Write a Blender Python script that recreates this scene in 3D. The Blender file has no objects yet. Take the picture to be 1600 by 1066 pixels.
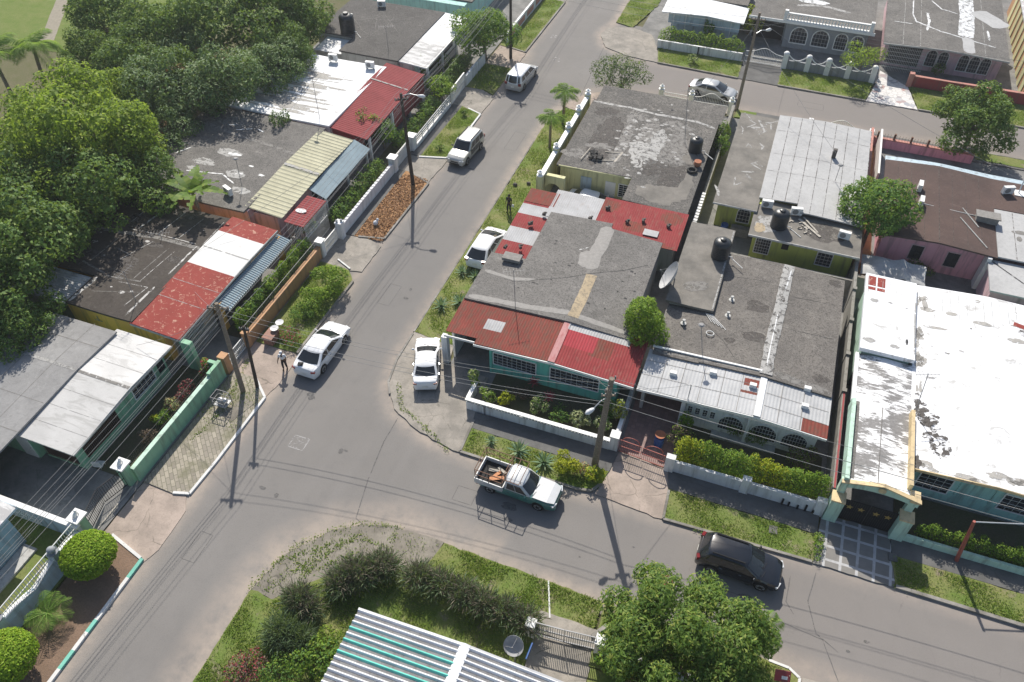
import bpy, math, random
import numpy as np
from mathutils import Vector, Matrix
R = math.radians
random.seed(7); RNG = np.random.default_rng(7)
sc = bpy.context.scene
COL = sc.collection
# ---------------------------------------------------------------- camera (drone 40 m up, 28 mm lens)
F, PITCH, YAW, CAMH = 1244.0, R(46.4), R(20.1), 40.0
cam = bpy.data.objects.new('camera', bpy.data.cameras.new('camera')); COL.objects.link(cam)
cam.location = (0, 0, CAMH); cam.rotation_euler = (R(90) - PITCH, 0, YAW)
cam.data.sensor_width = 36; cam.data.lens = F / 1600 * 36; cam.data.clip_end = 2000
sc.camera = cam
def P(px, py, z=0.0):
    """surveyed point: world x, y of something seen in the photograph at height z"""
    dx = (px - 800) / F; dy = (py - 533) / F
    t = (CAMH - z) / (math.sin(PITCH) + dy * math.cos(PITCH))
    X = dx * t; Y = (math.cos(PITCH) - dy * math.sin(PITCH)) * t
    c, s = math.cos(YAW), math.sin(YAW)
    return (X * c - Y * s, X * s + Y * c)
def P3(px, py, z=0.0):
    x, y = P(px, py, z); return (x, y, z)
# ---------------------------------------------------------------- light
SUN_EL, SUN_AZ = R(42.5), math.atan2(-0.44, 0.90)      # the sun stands beyond the houses, a little to the left
sdir = Vector((math.sin(SUN_AZ) * math.cos(SUN_EL), math.cos(SUN_AZ) * math.cos(SUN_EL), math.sin(SUN_EL)))
ld = bpy.data.lights.new('sun', 'SUN'); ld.energy = 4.6; ld.angle = R(0.55); ld.color = (1.0, 0.94, 0.85)
lo = bpy.data.objects.new('sun', ld); COL.objects.link(lo); lo.location = sdir * 150
lo.rotation_euler = sdir.to_track_quat('Z', 'Y').to_euler()
w = bpy.data.worlds.new('World'); sc.world = w; w.use_nodes = True
nt = w.node_tree; nt.nodes.clear()
sk = nt.nodes.new('ShaderNodeTexSky'); sk.sky_type = 'NISHITA'; sk.sun_disc = False
sk.sun_elevation = SUN_EL; sk.sun_rotation = SUN_AZ; sk.dust_density = 1.5
bg = nt.nodes.new('ShaderNodeBackground'); bg.inputs[1].default_value = 0.102
ow = nt.nodes.new('ShaderNodeOutputWorld')
nt.links.new(sk.outputs[0], bg.inputs[0]); nt.links.new(bg.outputs[0], ow.inputs[0])
sc.view_settings.view_transform = 'Standard'; sc.view_settings.look = 'None'
sc.view_settings.exposure = 0.46; sc.view_settings.gamma = 1.0
sc.render.engine = 'CYCLES'
sc.cycles.max_bounces = 8; sc.cycles.diffuse_bounces = 5; sc.cycles.transparent_max_bounces = 6
# ---------------------------------------------------------------- materials
def hx(r, g, b):                      # sRGB 0-255 -> linear
    f = lambda c: ((c / 255 + 0.055) / 1.055) ** 2.4 if c > 10 else c / 255 / 12.92
    return (f(r), f(g), f(b), 1)
def g3(v, t=(1, 1, 1)): return (v * t[0], v * t[1], v * t[2], 1)
class N:
    """little node-tree builder"""
    def __init__(s, name):
        s.m = bpy.data.materials.new(name); s.m.use_nodes = True
        s.t = s.m.node_tree; s.t.nodes.clear()
        s.out = s.t.nodes.new('ShaderNodeOutputMaterial')
        s.b = s.t.nodes.new('ShaderNodeBsdfPrincipled')
        s.t.links.new(s.b.outputs[0], s.out.inputs[0])
        s._pos = None
    def n(s, typ, **kw):
        q = s.t.nodes.new(typ)
        for k, v in kw.items(): setattr(q, k, v)
        return q
    def l(s, a, b): s.t.links.new(a, b)
    def pos(s, obj=False):
        if s._pos is None:
            s._pos = s.n('ShaderNodeTexCoord').outputs['Object']
        return s._pos
    def noise(s, scale, detail=4, rough=0.6, vec=None, stretch=None, dist=0.0):
        q = s.n('ShaderNodeTexNoise'); q.inputs['Scale'].default_value = scale
        q.inputs['Detail'].default_value = detail; q.inputs['Roughness'].default_value = rough
        q.inputs['Distortion'].default_value = dist
        v = vec or s.pos()
        if stretch:
            mp = s.n('ShaderNodeMapping'); mp.inputs['Scale'].default_value = stretch; s.l(v, mp.inputs[0]); v = mp.outputs[0]
        s.l(v, q.inputs['Vector']); return q.outputs['Fac']
    def voro(s, scale, feature='F1', out='Distance', stretch=None):
        q = s.n('ShaderNodeTexVoronoi', feature=feature); q.inputs['Scale'].default_value = scale
        nz = s.n('ShaderNodeTexNoise'); nz.inputs['Scale'].default_value = scale * 2.2; nz.inputs['Detail'].default_value = 5; s.l(s.pos(), nz.inputs['Vector'])
        v = s.mix(0.42 / (1 + scale), s.pos(), nz.outputs['Color'], 'LINEAR_LIGHT') if scale < 1.5 else s.pos()
        if stretch:
            mp = s.n('ShaderNodeMapping'); mp.inputs['Scale'].default_value = stretch; s.l(v, mp.inputs[0]); v = mp.outputs[0]
        s.l(v, q.inputs['Vector']); return q.outputs[out]
    def ramp(s, fac, *stops):
        q = s.n('ShaderNodeValToRGB'); e = q.color_ramp.elements
        while len(e) < len(stops): e.new(0.5)
        for k, (p, c) in enumerate(stops):
            e[k].position = p; e[k].color = c if len(c) == 4 else (*c, 1)
        s.l(fac, q.inputs[0]); return q.outputs[0]
    def mask(s, fac, a, b):            # smooth 0..1
        q = s.n('ShaderNodeMapRange'); q.inputs[1].default_value = a; q.inputs[2].default_value = b
        q.clamp = True; s.l(fac, q.inputs[0]); return q.outputs[0]
    def mix(s, fac, a, b, mode='MIX'):
        q = s.n('ShaderNodeMix', data_type='RGBA', blend_type=mode)
        for v, i in ((fac, 0), (a, 6), (b, 7)):
            if hasattr(v, 'links'): s.l(v, q.inputs[i])
            else: q.inputs[i].default_value = v
        return q.outputs[2]
    def math(s, op, a, b=0.0):
        q = s.n('ShaderNodeMath', operation=op)
        for v, i in ((a, 0), (b, 1)):
            if hasattr(v, 'links'): s.l(v, q.inputs[i])
            else: q.inputs[i].default_value = v
        return q.outputs[0]
    def attr(s, name):
        q = s.n('ShaderNodeAttribute'); q.attribute_name = name; return q.outputs['Fac']
    def bump(s, h, strength=0.3, dist=0.02):
        q = s.n('ShaderNodeBump'); q.inputs['Strength'].default_value = strength; q.inputs['Distance'].default_value = dist
        s.l(h, q.inputs['Height']); s.l(q.outputs[0], s.b.inputs['Normal'])
    def fin(s, col, rough=0.8, spec=0.3, metal=0.0):
        if hasattr(col, 'links'): s.l(col, s.b.inputs['Base Color'])
        else: s.b.inputs['Base Color'].default_value = col
        s.b.inputs['Roughness'].default_value = rough
        s.b.inputs['Specular IOR Level'].default_value = spec
        s.b.inputs['Metallic'].default_value = metal
        return s.m
def plain(name, c, rough=0.6, spec=0.3, metal=0.0, var=0.12, scale=3.0):
    q = N(name); n = q.noise(scale, 5)
    d = tuple(v * (1 - var) for v in c[:3]) + (1,); e = tuple(min(1, v * (1 + var)) for v in c[:3]) + (1,)
    return q.fin(q.ramp(n, (0.3, d), (0.7, e)), rough, spec, metal)
def painted(name, c, dirt=(0.12, 0.11, 0.09, 1), amount=0.8, rough=0.7, streak=True):
    q = N(name); n1 = q.noise(0.7, 5); n2 = q.noise(3.0, 6, stretch=(1, 1, 0.12) if streak else None); n3 = q.noise(30, 2)
    a = q.mix(q.mask(n1, 0.3, 0.75), c, tuple(v * 0.86 for v in c[:3]) + (1,))
    a = q.mix(q.math('MULTIPLY', q.mask(n2, 0.50, 0.80), amount), a, dirt)
    q.bump(n3, 0.15, 0.01)
    return q.fin(a, rough, 0.3)
def gravel(name, base, dark, light, fine=18, bigl=0.35, cont=1.0):
    """tar-and-gravel or bare slab roof: blotches, speckle, pale stains"""
    q = N(name)
    n1 = q.noise(bigl, 6, 0.65); n2 = q.noise(fine * .42, 5, 0.75); n3 = q.noise(2.0, 8, 0.8, dist=0.6); n4 = q.noise(fine * .7, 3)
    a = q.mix(q.mask(n1, 0.36, 0.66), base, dark)
    a = q.mix(q.math('MULTIPLY', q.mask(n3, 0.53, 0.68), 0.6), a, light); n6 = q.noise(.55, 9, .82, dist=1.0); a = q.mix(q.math('MULTIPLY', q.mask(n6, .52, .60), .35 * cont), a, tuple(v * .62 for v in dark[:3]) + (1,))
    sp = q.math('MULTIPLY', q.mask(n2, 0.49, 0.62), 0.78 * cont)
    a = q.mix(sp, a, tuple(v * 0.45 for v in dark[:3]) + (1,))
    n5 = q.noise(2.6, 9, .85); a = q.mix(q.math('MULTIPLY', q.mask(n5, .54, .60), .5 * cont), a, tuple(v * .6 for v in dark[:3]) + (1,))
    sp2 = q.math('MULTIPLY', q.mask(n4, 0.58, 0.70), 0.6 * cont)
    a = q.mix(sp2, a, light)
    q.bump(n2, 0.5, 0.03)
    return q.fin(a, 0.92, 0.15)
def flaky(name, paint, under, thr=0.5, rough=0.6, scale=1.3, stretch=None):
    """painted sheet with the paint worn through in patches"""
    q = N(name)
    n1 = q.noise(scale, 8, 0.72, dist=0.8, stretch=stretch); n2 = q.noise(14, 4); n3 = q.noise(0.5, 4)
    a = q.mix(q.mask(n3, 0.3, 0.7), paint, tuple(v * 0.82 for v in paint[:3]) + (1,))
    a = q.mix(q.mask(n1, thr, thr + 0.07), a, under)
    a = q.mix(q.math('MULTIPLY', q.mask(n2, 0.55, 0.8), 0.25), a, tuple(v * 0.5 for v in under[:3]) + (1,))
    return q.fin(a, max(rough, .78), 0.18)
LEAFUP = 1.85
def leafmat(name, c1, c2, c3=None, trans=0.45):
    trans = min(.55, trans + .06)
    q = N(name)
    ri = q.n('ShaderNodeNewGeometry').outputs['Random Per Island']
    up = lambda c: tuple(min(.5, v * LEAFUP) for v in c[:3]) + (1,)
    c1, c2, c3 = up(c1), up(c2), up(c3 or c2)
    a = q.ramp(ri, (0.0, c1), (0.75, c2), (1.0, c3))
    a = q.mix(q.math('MULTIPLY', q.mask(q.noise(0.9, 3), 0.4, 0.7), 0.4), a, c1)
    q.fin(a, 0.6, 0.2)
    tr = q.n('ShaderNodeBsdfTranslucent'); ms = q.n('ShaderNodeMixShader'); ms.inputs[0].default_value = trans
    bc = q.mix(0.04 if any(k in name for k in ('dry', 'red', 'purple', 'young', 'brown')) else 0.45, a, (0.36, 0.50, 0.04, 1))
    q.l(bc, tr.inputs[0]); q.l(q.b.outputs[0], ms.inputs[1]); q.l(tr.outputs[0], ms.inputs[2]); q.l(ms.outputs[0], q.out.inputs[0])
    return q.m
M = {}
# ground
def asphalt():
    q = N('asphalt')
    n1 = q.noise(0.12, 5, 0.6); n2 = q.noise(1.1, 6, 0.65); n3 = q.noise(14, 4, 0.75); n4 = q.noise(8, 5, 0.75)
    st = q.noise(0.8, 4, stretch=(1.0, 0.10, 1))
    a = q.mix(q.mask(n1, 0.3, 0.7), (0.176, 0.167, 0.157, 1), (0.212, 0.201, 0.188, 1))
    a = q.mix(q.math('MULTIPLY', q.mask(n2, 0.5, 0.75), 0.28), a, (0.138, 0.135, 0.131, 1))
    a = q.mix(q.math('MULTIPLY', q.mask(st, 0.52, 0.75), 0.30), a, (0.225, 0.215, 0.205, 1))
    a = q.mix(q.math('MULTIPLY', q.mask(n3, 0.52, 0.72), 0.38), a, (0.09, 0.088, 0.085, 1))
    a = q.mix(q.math('MULTIPLY', q.mask(n4, 0.66, 0.8), 0.4), a, (0.30, 0.29, 0.28, 1))
    cr = q.voro(0.5, 'DISTANCE_TO_EDGE'); crm = q.math('MULTIPLY', q.mask(cr, 0.012, 0.003), q.math('MULTIPLY', q.mask(q.noise(0.25, 3), 0.55, 0.66), q.attr('old')))
    a = q.mix(q.math('MULTIPLY', crm, 0.55), a, (0.05, 0.05, 0.05, 1))
    du = q.math('MULTIPLY', q.attr('dust'), q.mask(q.noise(0.9, 6, 0.7), 0.25, 0.6))
    a = q.mix(du, a, (0.36, 0.305, 0.255, 1))
    pa = q.math('MULTIPLY', q.attr('old'), 0.55)
    a = q.mix(pa, a, (0.215, 0.193, 0.178, 1))
    ov = q.attr('new'); a = q.mix(q.math('MULTIPLY', ov, 0.35), a, (0.150, 0.147, 0.143, 1))
    q.bump(n3, 0.25, 0.01)
    return q.fin(a, 0.9, 0.2)
M['asphalt'] = asphalt()
def concrete(name, c, stain, crack=0.35, cs=0.5):
    q = N(name); n1 = q.noise(0.6, 7, 0.72); n2 = q.noise(3.2, 7, 0.8); n3 = q.noise(11, 4, .75)
    a = q.mix(q.mask(n1, 0.38, 0.62), c, stain)
    a = q.mix(q.math('MULTIPLY', q.mask(n2, 0.55, 0.8), 0.5), a, tuple(v * 0.55 for v in stain[:3]) + (1,))
    a = q.mix(q.math('MULTIPLY', q.mask(n3, 0.53, 0.70), 0.35), a, (0.09, 0.088, 0.08, 1))
    if crack:
        cr = q.voro(cs, 'DISTANCE_TO_EDGE'); a = q.mix(q.math('MULTIPLY', q.math('MULTIPLY', q.mask(cr, 0.012, 0.003), q.mask(q.noise(.8, 3), .42, .6)), crack), a, (0.06, 0.06, 0.045, 1))
    q.bump(n2, 0.2, 0.02)
    return q.fin(a, 0.92, 0.15)
M['concrete'] = concrete('concrete', (0.34, 0.31, 0.27, 1), (0.22, 0.205, 0.18, 1), 0.6, 0.55)
M['concrete_pink'] = concrete('apron_concrete', (0.40, 0.33, 0.28, 1), (0.28, 0.235, 0.20, 1), 0.5, 0.35)
M['concrete_dark'] = concrete('yard_concrete', (0.25, 0.245, 0.235, 1), (0.155, 0.155, 0.15, 1), 0.3)
M['walk'] = concrete('sidewalk_concrete', (0.15, 0.148, 0.142, 1), (0.105, 0.104, 0.10, 1), 0.3, 0.3)
M['mossy'] = concrete('mossy_concrete', (0.27, 0.245, 0.205, 1), (0.165, 0.15, 0.125, 1), 0.6, 0.6)
M['kerb'] = concrete('kerb_stone', (0.30, 0.285, 0.26, 1), (0.16, 0.15, 0.13, 1), 0)
M['kerb_white'] = flaky('kerb_white_paint', (0.68, 0.68, 0.66, 1), (0.28, 0.27, 0.25, 1), 0.60, 0.8, 2.5)
M['kerb_green'] = flaky('kerb_green_paint', (0.20, 0.52, 0.42, 1), (0.50, 0.58, 0.54, 1), 0.60, 0.8, 2.5)
def soil(name, c1, c2, c3):
    q = N(name); n1 = q.noise(0.8, 6, 0.7); n2 = q.noise(9, 5, 0.75); n3 = q.noise(50, 2)
    a = q.mix(q.mask(n1, 0.35, 0.65), c1, c2); a = q.mix(q.mask(n2, 0.45, 0.7), a, c3)
    a = q.mix(q.math('MULTIPLY', q.mask(n3, 0.5, 0.7), 0.4), a, tuple(v * 0.4 for v in c1[:3]) + (1,))
    q.bump(n2, 0.6, 0.05); return q.fin(a, 0.95, 0.1)
M['soil'] = soil('bare_soil', (0.18, 0.125, 0.09, 1), (0.235, 0.16, 0.115, 1), (0.15, 0.11, 0.08, 1))
M['mulch'] = soil('dry_leaf_mulch', (0.38, 0.21, 0.10, 1), (0.29, 0.165, 0.085, 1), (0.46, 0.28, 0.14, 1))
def turf():
    q = N('worn_turf'); n1 = q.noise(.7, 7, .75); n2 = q.noise(8, 5, .75); n3 = q.noise(.28, 5, .7)
    a = q.mix(q.mask(n3, .4, .62), (.125, .18, .042, 1), (.21, .21, .085, 1)); a = q.mix(q.mask(n1, .56, .66), a, (.235, .195, .145, 1)); a = q.mix(q.math('MULTIPLY', q.mask(n2, .48, .68), .6), a, (.075, .095, .03, 1))
    q.bump(n2, .6, .05); return q.fin(a, .95, .1)
M['turf'] = turf()
M['field'] = soil('field_grass', (0.125, 0.18, 0.04, 1), (0.19, 0.21, 0.075, 1), (0.105, 0.155, 0.035, 1))
M['garden'] = soil('garden_soil', (0.09, 0.085, 0.06, 1), (0.075, 0.09, 0.045, 1), (0.12, 0.105, 0.075, 1))
M['land'] = soil('land', (0.12, 0.12, 0.06, 1), (0.16, 0.14, 0.09, 1), (0.09, 0.11, 0.04, 1))
def pavers():
    q = N('herringbone_pavers')
    mp = q.n('ShaderNodeMapping'); mp.inputs['Rotation'].default_value = (0, 0, R(45)); q.l(q.pos(), mp.inputs[0])
    br = q.n('ShaderNodeTexBrick'); q.l(mp.outputs[0], br.inputs[0]); br.inputs['Scale'].default_value = 1.75
    br.inputs['Color1'].default_value = (0.40, 0.36, 0.29, 1); br.inputs['Color2'].default_value = (0.25, 0.225, 0.185, 1)
    br.inputs['Mortar'].default_value = (0.13, 0.13, 0.09, 1); br.inputs['Mortar Size'].default_value = 0.03
    br.inputs['Brick Width'].default_value = 0.9; br.inputs['Row Height'].default_value = 0.42
    a = q.mix(q.math('MULTIPLY', q.mask(q.noise(0.7, 6, 0.7), 0.48, 0.62), 0.7), br.outputs[0], (0.15, 0.15, 0.085, 1))
    a = q.mix(q.math('MULTIPLY', q.noise(25, 3), 0.4), a, (0.2, 0.18, 0.15, 1))
    return q.fin(a, 0.9, 0.2)
M['pavers'] = pavers()
def crazy(name, white, spots):
    q = N(name); v = q.n('ShaderNodeTexVoronoi', feature='F1'); v.inputs['Scale'].default_value = 2.0; q.l(q.pos(), v.inputs[0])
    a = q.ramp(q.math('FRACT', q.math('MULTIPLY', v.outputs['Color'], 7.3)), (0.0, white), (0.62, white), (0.66, (0.42, 0.25, 0.22, 1)), (0.8, (0.32, 0.33, 0.36, 1)), (0.92, white))
    e = q.voro(2.0, 'DISTANCE_TO_EDGE'); a = q.mix(q.mask(e, 0.05, 0.03), a, (0.40, 0.39, 0.37, 1))
    return q.fin(a, 0.6, 0.4)
M['crazy'] = crazy('crazy_paving', (0.62, 0.60, 0.58, 1), None)
def tiles(name, c, mortar, scale, mort=0.03):
    q = N(name); br = q.n('ShaderNodeTexBrick'); q.l(q.pos(), br.inputs[0]); br.offset = 0.0
    br.inputs['Scale'].default_value = scale; br.inputs['Mortar Size'].default_value = mort
    br.inputs['Brick Width'].default_value = 1; br.inputs['Row Height'].default_value = 1
    br.inputs['Color1'].default_value = c; br.inputs['Color2'].default_value = tuple(v * 0.75 for v in c[:3]) + (1,); br.inputs['Mortar'].default_value = mortar
    a = q.mix(q.math('MULTIPLY', q.mask(q.noise(2, 6), 0.45, 0.7), 0.5), br.outputs[0], tuple(v * 0.6 for v in c[:3]) + (1,))
    return q.fin(a, 0.7, 0.35)
M['tile_grey'] = tiles('grey_tiles', (0.215, 0.205, 0.19, 1), (0.42, 0.42, 0.42, 1), 1.15, 0.09)
M['tile_red'] = tiles('red_brick_paving', (0.30, 0.20, 0.18, 1), (0.20, 0.15, 0.14, 1), 4.0, 0.05)
# roofs
M['roof_grey'] = gravel('grey_gravel_roof', (0.195, 0.186, 0.174, 1), (0.150, 0.144, 0.135, 1), (0.32, 0.303, 0.282, 1), 22)
M['roof_grey2'] = gravel('brownish_gravel_roof', (0.190, 0.175, 0.157, 1), (0.130, 0.121, 0.112, 1), (0.30, 0.283, 0.254, 1), 22)
M['roof_grey3'] = gravel('darker_gravel_roof', (0.125, 0.120, 0.113, 1), (0.095, 0.091, 0.086, 1), (0.21, 0.20, 0.188, 1), 20)
M['roof_patchy'] = gravel('patchy_slab_roof', (0.160, 0.151, 0.138, 1), (0.108, 0.104, 0.098, 1), (0.38, 0.353, 0.312, 1), 15, 0.3, 1.0)
M['roof_dark'] = gravel('dark_slab_roof', (0.086, 0.076, 0.066, 1), (0.064, 0.056, 0.050, 1), (0.14, 0.126, 0.112, 1), 12, 0.25, 0.45)
M['roof_mid'] = gravel('mid_grey_slab_roof', (0.185, 0.176, 0.163, 1), (0.13, 0.125, 0.117, 1), (0.32, 0.30, 0.278, 1), 20, 0.4)
M['roof_brown'] = gravel('brown_felt_roof', (0.112, 0.078, 0.068, 1), (0.085, 0.062, 0.056, 1), (0.15, 0.11, 0.098, 1), 30, 0.3, 0.35)
M['roof_silver'] = gravel('silver_grey_sheet_roof', (0.43, 0.43, 0.425, 1), (0.36, 0.36, 0.357, 1), (0.50, 0.50, 0.49, 1), 8, 0.5, 0.2)
M['roof_lgrey'] = gravel('light_grey_slab_roof', (0.285, 0.282, 0.277, 1), (0.225, 0.222, 0.218, 1), (0.36, 0.355, 0.345, 1), 7, 0.3, 0.25)
M['roof_flag'] = concrete('flagged_slab_roof', (0.22, 0.205, 0.182, 1), (0.145, 0.137, 0.123, 1), 0, 0.5)
M['roof_white'] = flaky('white_coated_roof', (0.80, 0.81, 0.82, 1), (0.46, 0.455, 0.44, 1), 0.57, 0.5, 0.9)
def worn_roof():
    q = N('worn_white_coated_roof'); m = q.noise(.42, 3); st = q.noise(2.6, 9, .78, stretch=(.5, 2.2, 1), dist=.5); v = q.math('ADD', st, q.math('MULTIPLY', q.math('SUBTRACT', m, .5), .85))
    a = q.mix(q.mask(v, .50, .55), q.mix(q.mask(q.noise(1.1, 5), .4, .7), (.80, .805, .81, 1), (.64, .635, .62, 1)), q.mix(q.noise(6, 5), (.10, .098, .095, 1), (.30, .29, .28, 1)))
    return q.fin(a, .6, .3)
M['roof_white_worn'] = worn_roof()
M['roof_white_dirty'] = flaky('dirty_white_roof', (0.66, 0.655, 0.64, 1), (0.40, 0.395, 0.385, 1), 0.47, 0.6, 0.8, (0.5, 1.6, 1))
def smear(name, c, rough, ma=.60, mb=.50):
    q = N(name); a = q.ramp(q.noise(5, 5), (0.3, tuple(v * .78 for v in c[:3]) + (1,)), (0.7, c)); q.fin(a, rough, 0.3)
    tb = q.n('ShaderNodeBsdfTransparent'); ms = q.n('ShaderNodeMixShader'); q.l(q.mask(q.noise(2.6, 9, 0.78, dist=0.5), ma, mb), ms.inputs[0]); q.l(tb.outputs[0], ms.inputs[1]); q.l(q.b.outputs[0], ms.inputs[2]); q.l(ms.outputs[0], q.out.inputs[0])
    return q.m
M['patch_white'] = smear('white_sealer', (0.72, 0.73, 0.73, 1), 0.5)
M['patch_grey'] = smear('grey_sealer', (0.36, 0.355, 0.34, 1), 0.7)
M['patch_beige'] = flaky('bare_beige_screed', (0.42, 0.34, 0.23, 1), (0.26, 0.22, 0.16, 1), 0.5, 0.9, 4)
M['patch_tar'] = smear('fresh_tar', (0.035, 0.035, 0.036, 1), 0.7)
M['patch_mid'] = smear('cement_patch', (0.225, 0.215, 0.20, 1), 0.9)
M['patch_dark'] = smear('dark_cement_patch', (0.105, 0.095, 0.087, 1), 0.9, .57, .47)
M['roof_pale'] = flaky('pale_weathered_sheet_roof', (0.52, 0.515, 0.50, 1), (0.40, 0.395, 0.38, 1), 0.5, 0.6, 0.9, (0.5, 1.6, 1)); M['roof_pale2'] = flaky('paler_sheet_roof', (0.62, 0.615, 0.60, 1), (0.47, 0.465, 0.45, 1), 0.52, 0.6, 0.9, (0.5, 1.6, 1)); M['patch_soft'] = smear('pale_screed', (0.30, 0.288, 0.27, 1), 0.85, .70, .62); M['patch_chip'] = smear('chipped_sealer', (0.50, 0.49, 0.47, 1), 0.6, .555, .495); M['track'] = plain('pale_dirt_track', (0.27, 0.245, 0.195, 1), .95, .1); M['patch_dirt'] = smear('grime', (0.40, 0.385, 0.355, 1), 0.8); M['chalk'] = smear('worn_chalk', (0.40, 0.39, 0.38, 1), 0.8); M['crack'] = smear('tarred_seam', (0.145, 0.14, 0.134, 1), 0.9)
M['slab_grey'] = plain('slab_grey', (0.225, 0.215, 0.20, 1), 0.9, var=0.2, scale=6); M['slab_dark'] = plain('slab_dark', (0.095, 0.085, 0.077, 1), 0.9, var=0.2, scale=4)
def corr(name, c, rust=(0.16, 0.07, 0.04, 1), amt=0.4, thr=0.55, rough=0.85):
    q = N(name); n1 = q.noise(0.8, 6, 0.7); n2 = q.noise(5, 6, 0.7, stretch=(1, 0.3, 1)); n3 = q.noise(28, 3)
    a = q.mix(q.mask(n1, 0.3, 0.7), c, tuple(v * 0.74 for v in c[:3]) + (1,))
    a = q.mix(q.math('MULTIPLY', q.mask(n2, thr, thr + 0.15), amt), a, rust)
    a = q.mix(q.math('MULTIPLY', q.mask(n3, 0.55, 0.75), 0.2), a, tuple(v * 0.5 for v in c[:3]) + (1,))
    return q.fin(a, rough, 0.15)
M['red'] = corr('red_painted_zinc', (0.275, 0.052, 0.052, 1), (0.22, 0.13, 0.10, 1), 0.5, 0.52)
M['red_rust'] = corr('rusty_red_zinc', (0.235, 0.062, 0.048, 1), (0.13, 0.075, 0.055, 1), 0.7, 0.45)
M['red_bright'] = corr('bright_red_zinc', (0.36, 0.055, 0.065, 1), (0.30, 0.12, 0.11, 1), 0.4, 0.55)
M['red_flaky'] = flaky('flaking_red_roof_paint', (0.27, 0.052, 0.042, 1), (0.46, 0.27, 0.20, 1), 0.56, 0.7, 3.4)
M['white_flaky'] = flaky('flaking_white_roof_paint', (0.72, 0.72, 0.70, 1), (0.40, 0.16, 0.12, 1), 0.66, 0.6, 2.0)
M['maroon'] = corr('maroon_profile_sheet', (0.30, 0.075, 0.075, 1), (0.33, 0.16, 0.15, 1), 0.3, 0.6)
M['seam_pink'] = corr('pink_seam_sheet', (0.50, 0.27, 0.26, 1), (0.34, 0.09, 0.09, 1), .6, .5)
M['zinc'] = corr('white_grey_zinc', (0.46, 0.46, 0.46, 1), (0.30, 0.24, 0.20, 1), 0.35, 0.55)
M['zinc_white'] = corr('white_painted_zinc', (0.50, 0.505, 0.505, 1), (0.42, 0.38, 0.35, 1), 0.35, 0.55)
M['zinc_white2'] = corr('bright_white_zinc', (0.76, 0.77, 0.78, 1), (0.5, 0.46, 0.43, 1), 0.3, 0.6)
M['cream'] = corr('cream_zinc', (0.52, 0.50, 0.36, 1), (0.33, 0.31, 0.22, 1), 0.4, 0.55)
M['blue_awn'] = corr('blue_grey_awning_sheet', (0.26, 0.34, 0.38, 1), (0.18, 0.22, 0.24, 1), 0.3, 0.6, 0.4)
M['trough'] = corr('shaded_dirty_zinc_trough', (0.24, 0.24, 0.24, 1), (0.1, 0.08, 0.07, 1), 0.5, 0.5)  # darker grey paints in the shade between ribs, along with trough dirt
M['teal'] = corr('teal_zinc_stripe', (0.16, 0.60, 0.50, 1), (0.4, 0.5, 0.46, 1), 0.3, 0.6)
# walls
for k, c in dict(turquoise=(0.15, 0.52, 0.41), white=(0.74, 0.74, 0.73), mint=(0.48, 0.66, 0.54), aqua=(0.36, 0.62, 0.56), gold=(0.64, 0.50, 0.29), green=(0.27, 0.50, 0.33),
                 orange=(0.82, 0.46, 0.12), lime=(0.45, 0.50, 0.12), pink=(0.70, 0.36, 0.42), lpink=(0.62, 0.43, 0.46), cream_wall=(0.62, 0.60, 0.33), grey=(0.26, 0.28, 0.30), sky=(0.30, 0.44, 0.50),
                 ltgrey=(0.45, 0.45, 0.43), redwall=(0.30, 0.055, 0.06), terracotta=(0.48, 0.27, 0.14), salmon=(0.48, 0.22, 0.18), brick=(0.30, 0.16, 0.12), palebl=(0.46, 0.56, 0.62)).items():
    M[k] = painted(k + '_wall_paint', (*c, 1))
M['block'] = painted('weathered_block', (0.26, 0.25, 0.225, 1), (0.07, 0.07, 0.06, 1), 0.8, 0.9)
M['wall_dirty'] = painted('stained_white_wall', (0.70, 0.705, 0.72, 1), (0.22, 0.21, 0.19, 1), 0.65)
M['trim'] = plain('white_trim', (0.72, 0.72, 0.70, 1), 0.5, var=0.06)
M['bars'] = plain('white_grille_bars', (0.62, 0.62, 0.60, 1), 0.5)
M['iron'] = plain('black_iron', (0.025, 0.025, 0.027, 1), 0.5)
M['iron_grey'] = plain('grey_iron', (0.22, 0.22, 0.22, 1), 0.5)
M['iron_red'] = plain('red_iron', (0.33, 0.09, 0.07, 1), 0.5)
M['iron_brown'] = plain('rusty_iron', (0.16, 0.09, 0.06, 1), 0.8)
M['goldp'] = plain('gold_paint', (0.40, 0.28, 0.09, 1), 0.5)
M['dark'] = plain('opening_shade', (0.02, 0.02, 0.022, 1), 0.9)  # near-black wall panels, the shade inside openings put into their colour
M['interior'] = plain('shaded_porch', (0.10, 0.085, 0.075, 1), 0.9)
def glassm(name, c, rough=0.08):
    q = N(name); return q.fin(q.ramp(q.noise(1.5, 2), (0.3, c), (0.7, tuple(v * 1.6 for v in c[:3]) + (1,))), rough, 0.6)
M['glass'] = glassm('dark_window_glass', (0.018, 0.022, 0.028, 1))
M['carglass'] = glassm('car_glass', (0.014, 0.017, 0.020, 1), 0.05)
M['teal_glass'] = glassm('tinted_screen', (0.03, 0.09, 0.085, 1), 0.06)
M['wood'] = plain('grey_pole_wood', (0.20, 0.165, 0.13, 1), 0.85, var=0.3, scale=9)
M['wood_dark'] = plain('dark_creosote_wood', (0.055, 0.045, 0.038, 1), 0.85, var=0.3)
M['timber'] = plain('bleached_timber', (0.38, 0.35, 0.30, 1), 0.85, var=0.25)
M['timber_orange'] = plain('cut_timber', (0.52, 0.24, 0.12, 1), 0.8, var=0.25)
M['tank'] = plain('black_polythene', (0.022, 0.025, 0.028, 1), 0.38, 0.5)
M['acwhite'] = plain('ac_white', (0.68, 0.68, 0.66, 1), 0.45)
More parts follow.
